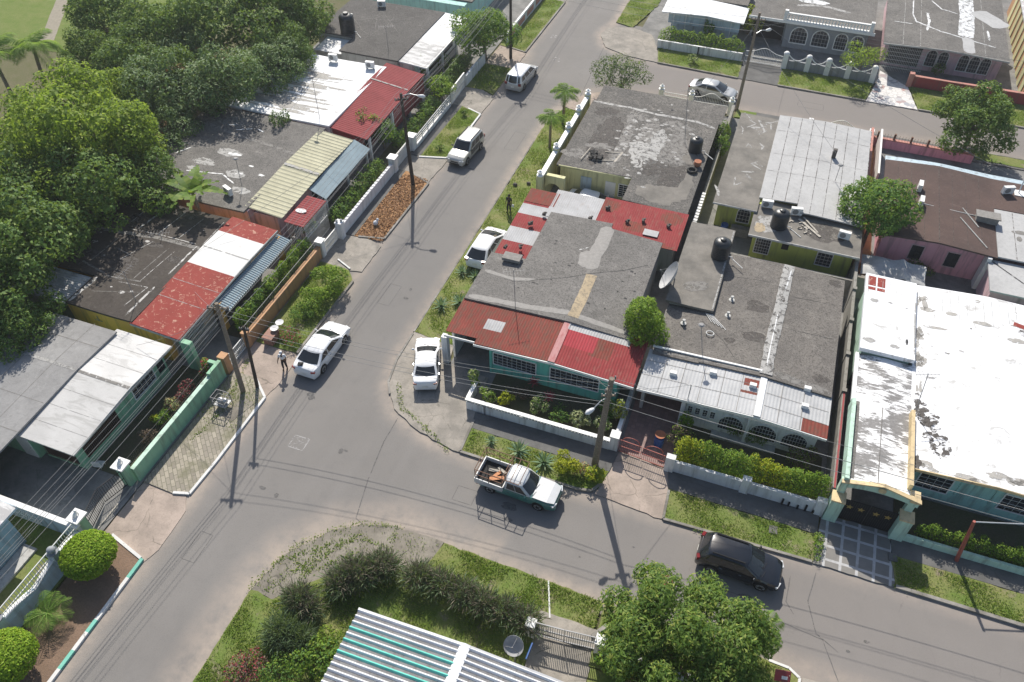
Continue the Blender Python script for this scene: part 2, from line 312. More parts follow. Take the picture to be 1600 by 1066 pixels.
M['galv'] = plain('galvanised', (0.40, 0.41, 0.42, 1), 0.4, 0.5, 0.4)
M['dishm'] = plain('dish_grey', (0.40, 0.40, 0.40, 1), 0.5)
M['wire'] = plain('cable', (0.22, 0.22, 0.215, 1), 0.6)
M['bluep'] = plain('blue_plastic', (0.025, 0.09, 0.28, 1), 0.4, 0.5)
M['terrac'] = plain('terracotta', (0.33, 0.13, 0.07, 1), 0.8)
M['rubber'] = plain('rubber', (0.02, 0.02, 0.02, 1), 0.8)
M['rim'] = plain('alloy', (0.38, 0.39, 0.40, 1), 0.35, 0.5, 0.6)
M['chrome'] = plain('chrome', (0.55, 0.56, 0.57, 1), 0.2, 0.5, 0.9)
M['lampw'] = plain('lamp_housing', (0.62, 0.63, 0.64, 1), 0.4)
def paint(name, c, rough=0.22, metal=0.0, dust=0.12):
    q = N(name); a = q.mix(q.math('MULTIPLY', q.mask(q.noise(1.2, 5), 0.4, 0.8), dust), c, (0.35, 0.31, 0.26, 1))
    m = q.fin(a, rough, 0.5, metal); q.b.inputs['Coat Weight'].default_value = 0.5; q.b.inputs['Coat Roughness'].default_value = 0.06
    return m
M['car_white'] = paint('white_car_paint', (0.74, 0.75, 0.76, 1))
M['car_silver'] = paint('silver_car_paint', (0.42, 0.43, 0.43, 1), 0.3, 0.35)
M['car_champ'] = paint('champagne_car_paint', (0.46, 0.46, 0.43, 1), 0.3, 0.3)
M['car_black'] = paint('black_car_paint', (0.010, 0.012, 0.016, 1), 0.16, 0, .01)
M['car_teal'] = paint('teal_car_paint', (0.04, 0.17, 0.15, 1), 0.3)
M['car_dull'] = paint('dull_white_car_paint', (0.52, 0.54, 0.55, 1), 0.4, 0, 0.3)
M['cladding'] = plain('grey_cladding', (0.085, 0.085, 0.08, 1), 0.6)
M['lens_red'] = plain('red_lens', (0.17, 0.012, 0.012, 1), 0.15, 0.5)
M['lens_clear'] = plain('clear_lens', (0.55, 0.57, 0.58, 1), 0.1, 0.6)
M['plate'] = plain('plate_white', (0.62, 0.62, 0.58, 1), 0.5)
M['skin'] = plain('brown_skin', (0.10, 0.052, 0.032, 1), 0.6, var=0.06)
M['cloth_white'] = plain('white_cloth', (0.66, 0.67, 0.69, 1), 0.9)
M['cloth_dark'] = plain('dark_cloth', (0.025, 0.027, 0.032, 1), 0.9)
M['hair'] = plain('black_hair', (0.012, 0.010, 0.010, 1), 0.8)
# foliage
M['leaf_mango'] = leafmat('mango_leaves', (0.028, 0.072, 0.018, 1), (0.070, 0.135, 0.030, 1), (0.15, 0.19, 0.05, 1), 0.35)
M['leaf_mango2'] = leafmat('yellowish_mango_leaves', (0.026, 0.056, 0.012, 1), (0.078, 0.125, 0.020, 1), (0.19, 0.21, 0.05, 1), 0.3)  # yellower leaf tones with a wider spread
M['leaf_mango_young'] = leafmat('young_mango_leaves', (0.10, 0.05, 0.025, 1), (0.10, 0.085, 0.025, 1), (0.19, 0.065, 0.04, 1), 0.2)
M['leaf_wood'] = leafmat('dark_wood_leaves', (0.028, 0.062, 0.016, 1), (0.078, 0.130, 0.028, 1), (0.125, 0.155, 0.05, 1), 0.2)
M['leaf_blue'] = leafmat('blue_green_leaves', (0.034, 0.066, 0.024, 1), (0.074, 0.120, 0.042, 1), (0.17, 0.20, 0.11, 1), 0.15)
M['leaf_light'] = leafmat('yellow_green_leaves', (0.050, 0.092, 0.016, 1), (0.135, 0.190, 0.024, 1), (0.23, 0.27, 0.055, 1), 0.42)
M['leaf_hedge'] = leafmat('hedge_leaves', (0.050, 0.098, 0.014, 1), (0.105, 0.172, 0.022, 1), (0.21, 0.25, 0.045, 1), 0.35)
M['leaf_topiary'] = leafmat('clipped_ficus_leaves', (0.075, 0.135, 0.010, 1), (0.155, 0.24, 0.016, 1), (0.23, 0.28, 0.04, 1), 0.35)
M['leaf_croton'] = leafmat('yellow_croton_leaves', (0.11, 0.135, 0.008, 1), (0.22, 0.225, 0.012, 1), (0.29, 0.26, 0.035, 1), 0.35)
M['leaf_pale'] = leafmat('variegated_leaves', (0.13, 0.17, 0.07, 1), (0.28, 0.29, 0.15, 1), (0.40, 0.38, 0.22, 1), 0.35)
M['leaf_red'] = leafmat('red_cordyline_leaves', (0.16, 0.022, 0.035, 1), (0.30, 0.045, 0.07, 1), (0.32, 0.10, 0.09, 1), 0.4)
M['leaf_purple'] = leafmat('purple_brown_leaves', (0.065, 0.045, 0.04, 1), (0.11, 0.085, 0.06, 1), (0.16, 0.13, 0.085, 1), 0.25)
M['leaf_feather'] = leafmat('feathery_dark_leaves', (0.036, 0.058, 0.030, 1), (0.068, 0.098, 0.050, 1), (0.12, 0.14, 0.085, 1), 0.2)
M['leaf_feather_brown'] = leafmat('feathery_brown_tips', (0.055, 0.052, 0.038, 1), (0.11, 0.095, 0.07, 1), (0.17, 0.145, 0.11, 1), 0.25)
M['leaf_palm'] = leafmat('palm_leaflets', (0.050, 0.105, 0.018, 1), (0.095, 0.165, 0.030, 1), (0.17, 0.20, 0.06, 1), 0.4)
M['leaf_banana'] = leafmat('banana_leaves', (0.05, 0.095, 0.015, 1), (0.085, 0.14, 0.02, 1), (0.15, 0.19, 0.04, 1), 0.4)
M['leaf_agave'] = leafmat('agave_blades', (0.060, 0.105, 0.060, 1), (0.100, 0.150, 0.090, 1), (0.20, 0.23, 0.13, 1), 0.15)
M['leaf_dry'] = leafmat('dry_leaves', (0.13, 0.068, 0.034, 1), (0.20, 0.108, 0.052, 1), (0.26, 0.165, 0.085, 1), 0.1)
M['grass'] = leafmat('grass_blades', (0.068, 0.115, 0.018, 1), (0.118, 0.165, 0.030, 1), (0.22, 0.20, 0.085, 1), 0.35)
M['bark'] = plain('grey_brown_bark', (0.16, 0.125, 0.095, 1), 0.9, var=0.35, scale=8)
M['bark_palm'] = plain('palm_bark', (0.22, 0.18, 0.13, 1), 0.9, var=0.35, scale=12)
# ---------------------------------------------------------------- scene-graph helpers
WORLD = {}
def tag(o, label=None, cat=None, group=None, kind=None):
    if label: o['label'] = label
    if cat: o['category'] = cat
    if group: o['group'] = group
    if kind: o['kind'] = kind
    return o
def thing(name, label, cat, loc=(0, 0, 0), group=None):
    o = bpy.data.objects.new(name, None); COL.objects.link(o)
    o.empty_display_size = 0.3; o.location = loc; WORLD[o] = Vector(loc)
    return tag(o, label, cat, group)
def copy_tree(o, parent=None):
    c = o.copy(); COL.objects.link(c); c.parent = parent
    for ch in list(o.children): copy_tree(ch, c)
    return c
def place(o, loc, rz=0.0, label=None, group=None, s=1.0):
    o.location = loc; o.rotation_euler = (0, 0, rz)
    if s != 1.0: o.scale = (s, s, s) if not isinstance(s, tuple) else s
    if label: o['label'] = label
    if group: o['group'] = group
    return o
class MB:
    """collects shapes in world coordinates, links them as ONE mesh object"""
    def __init__(s): s.v = []; s.f = []; s.m = []; s.mi = 0
    def add(s, vs, fs, mi=None):
        b = len(s.v); s.v.extend(vs); mi = s.mi if mi is None else mi
        for f in fs: s.f.append([b + i for i in f]); s.m.append(mi)
        return s
    def box(s, x0, x1, y0, y1, z0, z1, mi=None):
        vs = [(x, y, z) for z in (z0, z1) for y in (y0, y1) for x in (x0, x1)]
        return s.add(vs, [(0, 2, 3, 1), (4, 5, 7, 6), (0, 1, 5, 4), (1, 3, 7, 5), (3, 2, 6, 7), (2, 0, 4, 6)], mi)
    def obox(s, c, sx, sy, sz, rz=0.0, mi=None, tilt=0.0):
        m = Matrix.Translation(c) @ Matrix.Rotation(rz, 4, 'Z') @ Matrix.Rotation(tilt, 4, 'X')
        vs = [tuple(m @ Vector((x * sx / 2, y * sy / 2, z * sz / 2))) for z in (-1, 1) for y in (-1, 1) for x in (-1, 1)]
        return s.add(vs, [(0, 2, 3, 1), (4, 5, 7, 6), (0, 1, 5, 4), (1, 3, 7, 5), (3, 2, 6, 7), (2, 0, 4, 6)], mi)
    def prism(s, poly, z0, z1, mi=None, side=None):
        n = len(poly)
        area = sum(poly[i][0] * poly[(i + 1) % n][1] - poly[(i + 1) % n][0] * poly[i][1] for i in range(n))
        if area < 0: poly = poly[::-1]
        b = [(x, y, z0) for x, y in poly]; t = [(x, y, z1) for x, y in poly]
        s.add(b + t, [list(range(n, 2 * n))], mi)
        k = len(s.v) - 2 * n
        for i in range(n):
            j = (i + 1) % n; s.f.append([k + i, k + j, k + n + j, k + n + i]); s.m.append(s.mi if side is None and mi is None else (mi if side is None else side))
        return s
    def quad(s, a, b, c, d, mi=None): return s.add([a, b, c, d], [(0, 1, 2, 3)], mi)
    def bar(s, a, b, wd, ht=None, mi=None):
        a = Vector(a); b = Vector(b); d = b - a; L = d.length
        if L < 1e-6: return s
        ht = ht or wd; d.normalize()
        up = Vector((0, 0, 1)) if abs(d.z) < 0.95 else Vector((0, 1, 0))
        x = d.cross(up).normalized(); y = x.cross(d)
        vs = [tuple(p + x * i * wd / 2 + y * j * ht / 2) for p in (a, b) for i, j in ((-1, -1), (1, -1), (1, 1), (-1, 1))]
        return s.add(vs, [(0, 1, 2, 3), (7, 6, 5, 4), (0, 4, 5, 1), (1, 5, 6, 2), (2, 6, 7, 3), (3, 7, 4, 0)], mi)
    def tube(s, pts, r, n=6, mi=None, r1=None, cap=True):
        pts = [Vector(p) for p in pts]; k = len(pts); vs = []
        prev = None
        for i, p in enumerate(pts):
            d = (pts[min(i + 1, k - 1)] - pts[max(i - 1, 0)])
            d = d.normalized() if d.length > 1e-9 else Vector((0, 0, 1))
            if prev is None:
                up = Vector((0, 0, 1)) if abs(d.z) < 0.9 else Vector((1, 0, 0)); x = d.cross(up).normalized()
            else:
                x = prev - d * prev.dot(d); x = x.normalized() if x.length > 1e-6 else d.orthogonal().normalized()
            prev = x; y = d.cross(x)
            if isinstance(r, (list, tuple)): rr = r[i]
            else: rr = r if r1 is None else r + (r1 - r) * i / max(1, k - 1)
            for j in range(n):
                a = 2 * math.pi * j / n; vs.append(tuple(p + (x * math.cos(a) + y * math.sin(a)) * rr))
        fs = [(i * n + j, i * n + (j + 1) % n, (i + 1) * n + (j + 1) % n, (i + 1) * n + j) for i in range(k - 1) for j in range(n)]
        if cap: fs += [tuple(range(n))[::-1], tuple(range((k - 1) * n, k * n))]
        return s.add(vs, fs, mi)
    def lathe(s, prof, x, y, z=0, n=16, mi=None):
        vs = []; k = len(prof)
        for r, h in prof:
            for j in range(n):
                a = 2 * math.pi * j / n; vs.append((x + r * math.cos(a), y + r * math.sin(a), z + h))
        fs = [(i * n + j, i * n + (j + 1) % n, (i + 1) * n + (j + 1) % n, (i + 1) * n + j) for i in range(k - 1) for j in range(n)]
        fs += [tuple(range(n))[::-1], tuple(range((k - 1) * n, k * n))]
        return s.add(vs, fs, mi)
    def ball(s, c, rx, ry=None, rz=None, n=10, mi=None):
        ry = ry or rx; rz = rz or rx; m = n // 2 + 1; vs = []
        for i in range(1, m):
            t = math.pi * i / m
            for j in range(n):
                a = 2 * math.pi * j / n; vs.append((c[0] + rx * math.sin(t) * math.cos(a), c[1] + ry * math.sin(t) * math.sin(a), c[2] + rz * math.cos(t)))
        k = len(vs); vs += [(c[0], c[1], c[2] + rz), (c[0], c[1], c[2] - rz)]
        fs = [(i * n + j, (i + 1) * n + j, (i + 1) * n + (j + 1) % n, i * n + (j + 1) % n) for i in range(m - 2) for j in range(n)]
        fs += [(k, j, (j + 1) % n) for j in range(n)] + [(k + 1, (m - 2) * n + (j + 1) % n, (m - 2) * n + j) for j in range(n)]
        return s.add(vs, fs, mi)
    def build(s, name, mats, parent=None, smooth=None, origin=None):
        mats = mats if isinstance(mats, (list, tuple)) else [mats]
        me = bpy.data.meshes.new(name)
        base = Vector((0, 0, 0))
        q = parent
        while q is not None:
            if q in WORLD: base = base + WORLD[q]
            q = q.parent
        off = base if origin is None else Vector(origin)
        vs = [(v[0] - off.x, v[1] - off.y, v[2] - off.z) for v in s.v]
        me.from_pydata(vs, [], s.f)
        for m in mats: me.materials.append(M[m] if isinstance(m, str) else m)
        if len(mats) > 1: me.polygons.foreach_set('material_index', s.m)
        if smooth is not None:
            me.polygons.foreach_set('use_smooth', [True] * len(me.polygons)); me.set_sharp_from_angle(angle=R(smooth))
        me.update()
        o = bpy.data.objects.new(name, me); COL.objects.link(o)
        if parent is not None:
            o.parent = parent
            if origin is not None: o.location = off - base
        elif origin is not None: o.location = off
        return o
def single(mb, name, mats, label, cat, origin, group=None, smooth=None):
    o = mb.build(name, mats, None, smooth, origin); return tag(o, label, cat, group)
def struct(mb, name, mats, smooth=None):
    o = mb.build(name, mats, None, smooth); o['kind'] = 'structure'; return o
# ---- sheets
def sheet(mb, x0, x1, y0, y1, zf, nx=1, ny=1, t=0.08, mf=None, xs=None, ys=None):
    """closed slab whose top follows zf(x, y); mf(x, y) chooses the material of each cell"""
    xs = xs or [x0 + (x1 - x0) * i / nx for i in range(nx + 1)]; ys = ys or [y0 + (y1 - y0) * j / ny for j in range(ny + 1)]
    nx = len(xs) - 1; ny = len(ys) - 1; W_ = nx + 1
    top = [(x, y, zf(x, y)) for y in ys for x in xs]; bot = [(x, y, z - t) for x, y, z in top]
    k = len(mb.v); n = len(top); mb.v.extend(top + bot)
    def add(f, m): mb.f.append(f); mb.m.append(m)
    for j in range(ny):
        for i in range(nx):
            m = mf((xs[i] + xs[i + 1]) / 2, (ys[j] + ys[j + 1]) / 2) if mf else mb.mi
            a = k + j * W_ + i
            add([a, a + 1, a + 1 + W_, a + W_], m); add([a + n, a + n + W_, a + n + 1 + W_, a + n + 1], m)
    for i in range(nx):
        a = k + i; m = mf((xs[i] + xs[i + 1]) / 2, ys[0]) if mf else mb.mi; add([a + n, a + n + 1, a + 1, a], m)
        a = k + ny * W_ + i; add([a, a + 1, a + 1 + n, a + n], m)
    for j in range(ny):
        a = k + j * W_; m = mf(xs[0], (ys[j] + ys[j + 1]) / 2) if mf else mb.mi; add([a, a + W_, a + W_ + n, a + n], m)
        a = k + j * W_ + nx; add([a + n, a + W_ + n, a + W_, a], m)
def waves(x0, x1, pitch=0.19, per=6):
    n = max(2, int(round((x1 - x0) / pitch * per))); return [x0 + (x1 - x0) * i / n for i in range(n + 1)]
def gable(z, rise, xr, x0, x1, y0=None, drop=0.0, y1=None):
    """low ridge along y at x = xr; optionally falling by drop from y1 to y0"""
    def zf(x, y):
        h = z + (rise * (x - x0) / (xr - x0) if x < xr else rise * (x1 - x) / (x1 - xr))
        if drop: h -= drop * (y1 - y) / (y1 - y0)
        return h
    return zf
def stroke(mb, path, wd, zf, mi, jit=0.25, step=0.25, lift=0.006, taper=True):
    """irregular painted or patched strip lying on a surface"""
    pts = []
    for (x0, y0), (x1, y1) in zip(path[:-1], path[1:]):
        n = max(1, int(math.hypot(x1 - x0, y1 - y0) / step))
        pts += [(x0 + (x1 - x0) * i / n, y0 + (y1 - y0) * i / n) for i in range(n)]
    pts.append(path[-1]); vs = []; n = len(pts); wl = wr = wd / 2; jit = min(jit, .10 / wd + .02)
    for i, (x, y) in enumerate(pts):
        a = pts[max(0, i - 1)]; b = pts[min(n - 1, i + 1)]; dx, dy = b[0] - a[0], b[1] - a[1]; L = math.hypot(dx, dy) or 1
        nx, ny = -dy / L, dx / L; wl = wl * .4 + .6 * wd / 2 * (1 + random.uniform(-jit, jit)); wr = wr * .4 + .6 * wd / 2 * (1 + random.uniform(-jit, jit)); e = .4 if taper and (i == 0 or i == n - 1) else 1
        for k in (1, .5, 0, -.5, -1):
            o_ = k * e * (wl if k > 0 else wr); q = (x + nx * o_, y + ny * o_); vs.append((q[0], q[1], zf(*q) + lift))
    mb.add(vs, [(5 * i + k, 5 * i + k + 1, 5 * i + k + 6, 5 * i + k + 5) for i in range(n - 1) for k in range(4)], mi)
def blob(mb, x, y, rx, ry, zf, mi, n=22, jit=0.3, lift=0.006, rot=0.0):
    vs = [(x, y, zf(x, y) + lift)]; r = 1.0
    for i in range(n):
        a = 2 * math.pi * i / n; r = 0.6 * r + 0.4 * (1 + random.uniform(-jit, jit))
        for k in (.5, 1):
            dx, dy = k * rx * r * math.cos(a), k * ry * r * math.sin(a)
            q = (x + dx * math.cos(rot) - dy * math.sin(rot), y + dx * math.sin(rot) + dy * math.cos(rot)); vs.append((q[0], q[1], zf(*q) + lift))
    mb.add(vs, [(0, 1 + 2 * i, 1 + 2 * ((i + 1) % n)) for i in range(n)] + [(1 + 2 * i, 2 + 2 * i, 2 + 2 * ((i + 1) % n), 1 + 2 * ((i + 1) % n)) for i in range(n)], mi)
def flat(z): return lambda x, y: z
# ---- foliage (numpy)
def quads_mesh(name, V, mats, mi=None, parent=None, origin=(0, 0, 0)):
    """V: (n, 4, 3) array of quads"""
    n = len(V); me = bpy.data.meshes.new(name)
    me.vertices.add(n * 4); me.vertices.foreach_set('co', (V - np.array(origin)).reshape(-1).astype(np.float32))
    me.loops.add(n * 4); me.loops.foreach_set('vertex_index', np.arange(n * 4, dtype=np.int32))
    me.polygons.add(n); me.polygons.foreach_set('loop_start', np.arange(0, n * 4, 4, dtype=np.int32))
    try: me.polygons.foreach_set('loop_total', np.full(n, 4, dtype=np.int32))
    except Exception: pass
    for m in (mats if isinstance(mats, (list, tuple)) else [mats]): me.materials.append(M[m] if isinstance(m, str) else m)
    if mi is not None: me.polygons.foreach_set('material_index', mi.astype(np.int32))
    me.update(calc_edges=True); me.validate()
    o = bpy.data.objects.new(name, me); COL.objects.link(o)
    if parent is not None: o.parent = parent
    else: o.location = origin
    return o
def unit(a): return a / (np.linalg.norm(a, axis=-1, keepdims=True) + 1e-9)
def leaf_quads(C, D, L, W, jit=0.6, rng=RNG):
    """C centres, D outward directions; each leaf a lozenge of length L, width W"""
    n = len(C); D = unit(D + rng.normal(0, jit, (n, 3)))
    T = unit(np.cross(D, rng.normal(0, 1, (n, 3)))); B = np.cross(D, T)
    s = rng.uniform(0.65, 1.3, (n, 1)); l = L * s / 2; w_ = W * s / 2
    droop = D * (0.18 * L)
    return np.stack([C - T * l - droop, C + B * w_, C + T * l - droop, C - B * w_], 1)
def blobs_points(blobs, density, rng=RNG, shell=(0.72, 1.06), cut=0.72):
    Cs, Ds = [], []
    A = np.array([[*c, *r] for c, r in blobs], dtype=float)
    for k, (c, r) in enumerate(blobs):
        c = np.array(c, float); r = np.array(r, float)
        area = 4 * math.pi * ((r[0] * r[1]) ** 1.6 / 3 + (r[0] * r[2]) ** 1.6 / 3 + (r[1] * r[2]) ** 1.6 / 3) ** (1 / 1.6)
        n = max(8, int(area * density)); d = unit(rng.normal(0, 1, (n, 3)))
        p = c + d * r * rng.uniform(shell[0], shell[1], (n, 1)); nn = unit(d / r)
        keep = np.ones(n, bool)
        for j in range(len(blobs)):
            if j != k: keep &= (((p - A[j, :3]) / (A[j, 3:] * cut)) ** 2).sum(1) > 1
        Cs.append(p[keep]); Ds.append(nn[keep])
    return np.concatenate(Cs), np.concatenate(Ds)
def crown_blobs(c, r, k, rng, rel=(0.34, 0.52), low=-0.45):
    out = [(c, tuple(v * (0.62 if rel[1] > .3 else .42) for v in r))]
    for i in range(k):
        d = unit(rng.normal(0, 1, 3))
        if d[2] < low: d[2] = -d[2] * 0.6
        s = rng.uniform(*rel); q = rng.uniform(0.58, 0.95)
        out.append((tuple(c[j] + d[j] * r[j] * q for j in range(3)), tuple(v * s * rng.uniform(0.85, 1.15) for v in r)))
    return out
def make_tree(name, label, cat, height, r, rz, k=16, inner=.25, leaf=(0.24, 0.13), density=26, mat='leaf_mango', mat2=None, frac2=0.0, seed=1, group=None, trunk=0.16, limbs=6, up=0.4, low=-0.35, rel=(0.34, 0.52)):
    """tree standing at the origin: crown of many leaves in clumps, tapered trunk with limbs"""
    rng = np.random.default_rng(seed); rd = random.Random(seed)
    o = thing(name, label, cat, (0, 0, 0), group)
    zc = height - rz; bl = crown_blobs((0, 0, zc), (r, r, rz), k, rng, rel, low)
    C, D = blobs_points(bl, density, rng)
    D = D + np.array([0, 0, up])
    V = leaf_quads(C, D, leaf[0], leaf[1], 0.55, rng)
    C2, D2 = blobs_points([(b[0], tuple(v * 0.72 for v in b[1])) for b in bl], density * inner, rng)
    V2 = leaf_quads(C2, D2, leaf[0] * 1.7, leaf[1] * 2.0, 0.6, rng)
    VV = np.concatenate([V, V2]); mi = np.zeros(len(VV), int)
    mats = [mat]
    if mat2:
        mats.append(mat2)
        # young flushes sit together on a few clumps
        sel = [bl[i] for i in range(1, len(bl)) if rng.uniform() < frac2]
        for c, rr in sel:
            tip = np.array(c) + np.array([0, 0, rr[2] * 0.6])
            mi[:len(V)][((C - tip) ** 2).sum(1) < (rr[0] * 0.36) ** 2] = 1
    quads_mesh('crown', VV, mats, mi, o)
    t = MB(); h0 = max(0.6, zc - rz * 0.45)
    lean = (rd.uniform(-.25, .25), rd.uniform(-.25, .25))
    t.tube([(0, 0, -0.1), (lean[0] * .4, lean[1] * .4, h0 * .5), (lean[0], lean[1], h0)], [trunk * 1.3, trunk, trunk * .85], 8)
    for i in range(limbs):
        b = bl[1 + i % (len(bl) - 1)][0]; m = (lean[0] + b[0] * .45 + rd.uniform(-.2, .2), lean[1] + b[1] * .45 + rd.uniform(-.2, .2), (h0 + b[2]) / 2 - 0.1)
        t.tube([(lean[0], lean[1], h0 - 0.15), m, (b[0], b[1], b[2])], [trunk * .6, trunk * .4, trunk * .12], 6)
    t.build('trunk', 'bark', o, 60)
    return o
def make_bush(name, label, cat, r, h, mat, leaf=(0.12, 0.07), density=90, k=9, seed=1, group=None, squash=1.0, mats2=None, frac=0.3):
    """low shrub, one mesh of leaves with a few stems"""
    rng = np.random.default_rng(seed)
    bl = crown_blobs((0, 0, h * 0.5), (r, r * squash, h * 0.52), k, rng, (0.36, 0.6), -0.2)
    C, D = blobs_points(bl, density, rng, (0.6, 1.06)); D = D + np.array([0, 0, .5])
    V = leaf_quads(C, D, leaf[0], leaf[1], 0.6, rng); V = V[V[:, :, 2].min(1) > 0.0]
    mi = np.zeros(len(V), int); mats = [mat]
    if mats2: mats.append(mats2); mi = (rng.uniform(0, 1, len(V)) < frac).astype(int)
    o = thing(name, label, cat, (0, 0, 0), group)
    quads_mesh('foliage', V, mats, mi, o)
    t = MB()
    for i in range(5):
        a = rng.uniform(0, 6.28); t.tube([(0.05 * math.cos(a), 0.05 * math.sin(a), -0.05), (r * .3 * math.cos(a), r * .3 * math.sin(a), h * .4), (r * .55 * math.cos(a), r * .55 * math.sin(a), h * .75)], [0.03, 0.02, 0.008], 5)
    t.build('stem', 'bark', o)
    return o
def hedge(name, label, x0, x1, y0, y1, z0, z1, mat, density=110, leaf=(0.12, 0.07), seed=3, rough=0.22, mat2=None, group=None, bulge=1.0):
    """long hedge built from overlapping leafy clumps along its length"""
    rng = np.random.default_rng(seed); bl = []
    L = max(x1 - x0, y1 - y0); n = max(3, int(L / 0.42)); along_x = (x1 - x0) > (y1 - y0); wd = (y1 - y0) if along_x else (x1 - x0); zc = (z0 + z1) / 2
    for i in range(n):
        t = (i + .5) / n; j = rng.uniform(-rough, rough, 3); s = rng.uniform(0.85, 1.18)
        x = x0 + (x1 - x0) * t if along_x else (x0 + x1) / 2; y = (y0 + y1) / 2 if along_x else y0 + (y1 - y0) * t
        bl.append(((x + j[0] * .5, y + j[1] * .5, zc + j[2] * .4), (0.5 if along_x else wd / 2 * s, wd / 2 * s if along_x else .5, (z1 - z0) / 2 * s * bulge)))
        if rng.uniform() < .6: bl.append(((x + rng.uniform(-wd / 3, wd / 3) * (not along_x), y + rng.uniform(-wd / 3, wd / 3) * along_x, z1 - 0.1 + j[2] * .6), (0.3, 0.3, 0.28)))
    C, D = blobs_points(bl, density, rng, (0.55, 1.08)); D = D + np.array([0, 0, .5])
    V = leaf_quads(C, D, leaf[0], leaf[1], .6, rng); V = V[V[:, :, 2].min(1) > z0]
    mats = [mat]; mi = np.zeros(len(V), int)
    if mat2: mats.append(mat2); mi = ((np.sin(C[:, 0] * 1.3 + C[:, 1] * .9)[:len(V)] if len(C) == len(V) else np.sin(V[:, 0, 0] * 1.3 + V[:, 0, 1] * .9)) + rng.normal(0, .5, len(V)) > .55).astype(int)
    org = ((x0 + x1) / 2, (y0 + y1) / 2, z0)
    o = thing(name, label, 'hedge', org, group)
    quads_mesh('foliage', V, mats, mi, o, org)
    t = MB()
    for i in range(n):
        a, b = x0 + (x1 - x0) * (i + .5) / n, y0 + (y1 - y0) * (i + .5) / n
        if along_x: b = (y0 + y1) / 2
        else: a = (x0 + x1) / 2
        t.tube([(a, b, z0 - .05), (a + rng.uniform(-.15, .15), b + rng.uniform(-.15, .15), z1 - .25)], [0.03, 0.012], 5)
    t.build('stem', 'bark', o)
    return o
def feather_bush(name, label, blobs, seed=5, n=1500, length=0.75, group=None, tips=True, org=None):
    """juniper-like shrub of long wispy sprays that stand up and arch outward"""
    rng = np.random.default_rng(seed); Q = []; K = []
    for c, r in blobs:
        k = int(n * .6 * r[0] * r[1]); d = unit(rng.normal(0, 1, (k, 3)) + np.array([0, 0, .5])); d[:, 2] = np.abs(d[:, 2]) * .9 + .05
        b = np.array(c) + d * np.array(r) * rng.uniform(.35, .95, (k, 1)); o_ = unit(d + rng.normal(0, .55, (k, 3)) + np.array([0, 0, .35]))
        ll = length * rng.uniform(.4, 1.6, (k, 1)) ** 1.4; side = unit(np.cross(o_, rng.normal(0, 1, (k, 3)))) * 0.011 * rng.uniform(.7, 1.6, (k, 1))
        mid = b + o_ * ll * .55; tip = b + o_ * ll - np.array([0, 0, 1]) * ll * .12
        Q.append(np.stack([b, mid + side * 1.6, tip, mid - side * 1.6], 1)); K.append(((rng.uniform(0, 1, k) < .25) | ((d[:, 2] > .6) & (rng.uniform(0, 1, k) < .6))).astype(int) if tips else np.zeros(k, int))
        k2 = int(k * 1.6); d2 = unit(rng.normal(0, 1, (k2, 3))); d2[:, 2] = np.abs(d2[:, 2])
        c2 = np.array(c) + d2 * np.array(r) * rng.uniform(.5, 1.05, (k2, 1)); Q.append(leaf_quads(c2, d2, .11, .04, .8, rng)); K.append(np.zeros(k2, int))
    V = np.concatenate(Q); mi = np.concatenate(K)
    org = org or tuple(blobs[0][0][:2]) + (0.1,)
    o = thing(name, label, 'shrub', org, group)
    quads_mesh('foliage', V, ['leaf_feather', 'leaf_feather_brown'], mi, o, org)
    t = MB()
    for c, r in blobs:
        for i in range(6):
            a = rng.uniform(0, 6.28); t.tube([(c[0], c[1], .05), (c[0] + r[0] * .4 * math.cos(a), c[1] + r[1] * .4 * math.sin(a), c[2]), (c[0] + r[0] * .8 * math.cos(a), c[1] + r[1] * .8 * math.sin(a), c[2] + r[2] * .6)], [.03, .02, .008], 5)
    t.build('stem', 'bark', o)
    return o
def frond(base, az, length, rise, droop, rng, nl=26, lw=0.03, ll=0.55, hang=.45):
    """pinnate palm frond -> list of quads"""
    d = np.array([math.cos(az), math.sin(az), 0]); sd = np.array([-math.sin(az), math.cos(az), 0]); Q = []; pts = []
    for i in range(nl + 1):
        t = i / nl; pts.append(np.array(base) + d * length * (t - .18 * t * t) + np.array([0, 0, 1]) * (rise * t - droop * t * t))
    for i in range(nl):
        a, b = pts[i], pts[i + 1]; wv = sd * .022 * (1 - .7 * i / nl); Q.append([a - wv, a + wv, b + wv, b - wv])
        t = i / nl; l = ll * (.45 + 1.1 * math.sin(math.pi * min(1, .12 + t * .88)) ** .8) * .75
        for sg in (1, -1):
            o_ = sd * sg * .85 + (b - a) / (np.linalg.norm(b - a) + 1e-9) * .55 - np.array([0, 0, hang + rng.uniform(-.15, .15)]); o_ /= np.linalg.norm(o_)
            x = (b - a) / (np.linalg.norm(b - a) + 1e-9) * lw; q = a + o_ * l * .5; Q.append([a, q + x, a + o_ * l - np.array([0, 0, .08 * l]), q - x])
    return Q
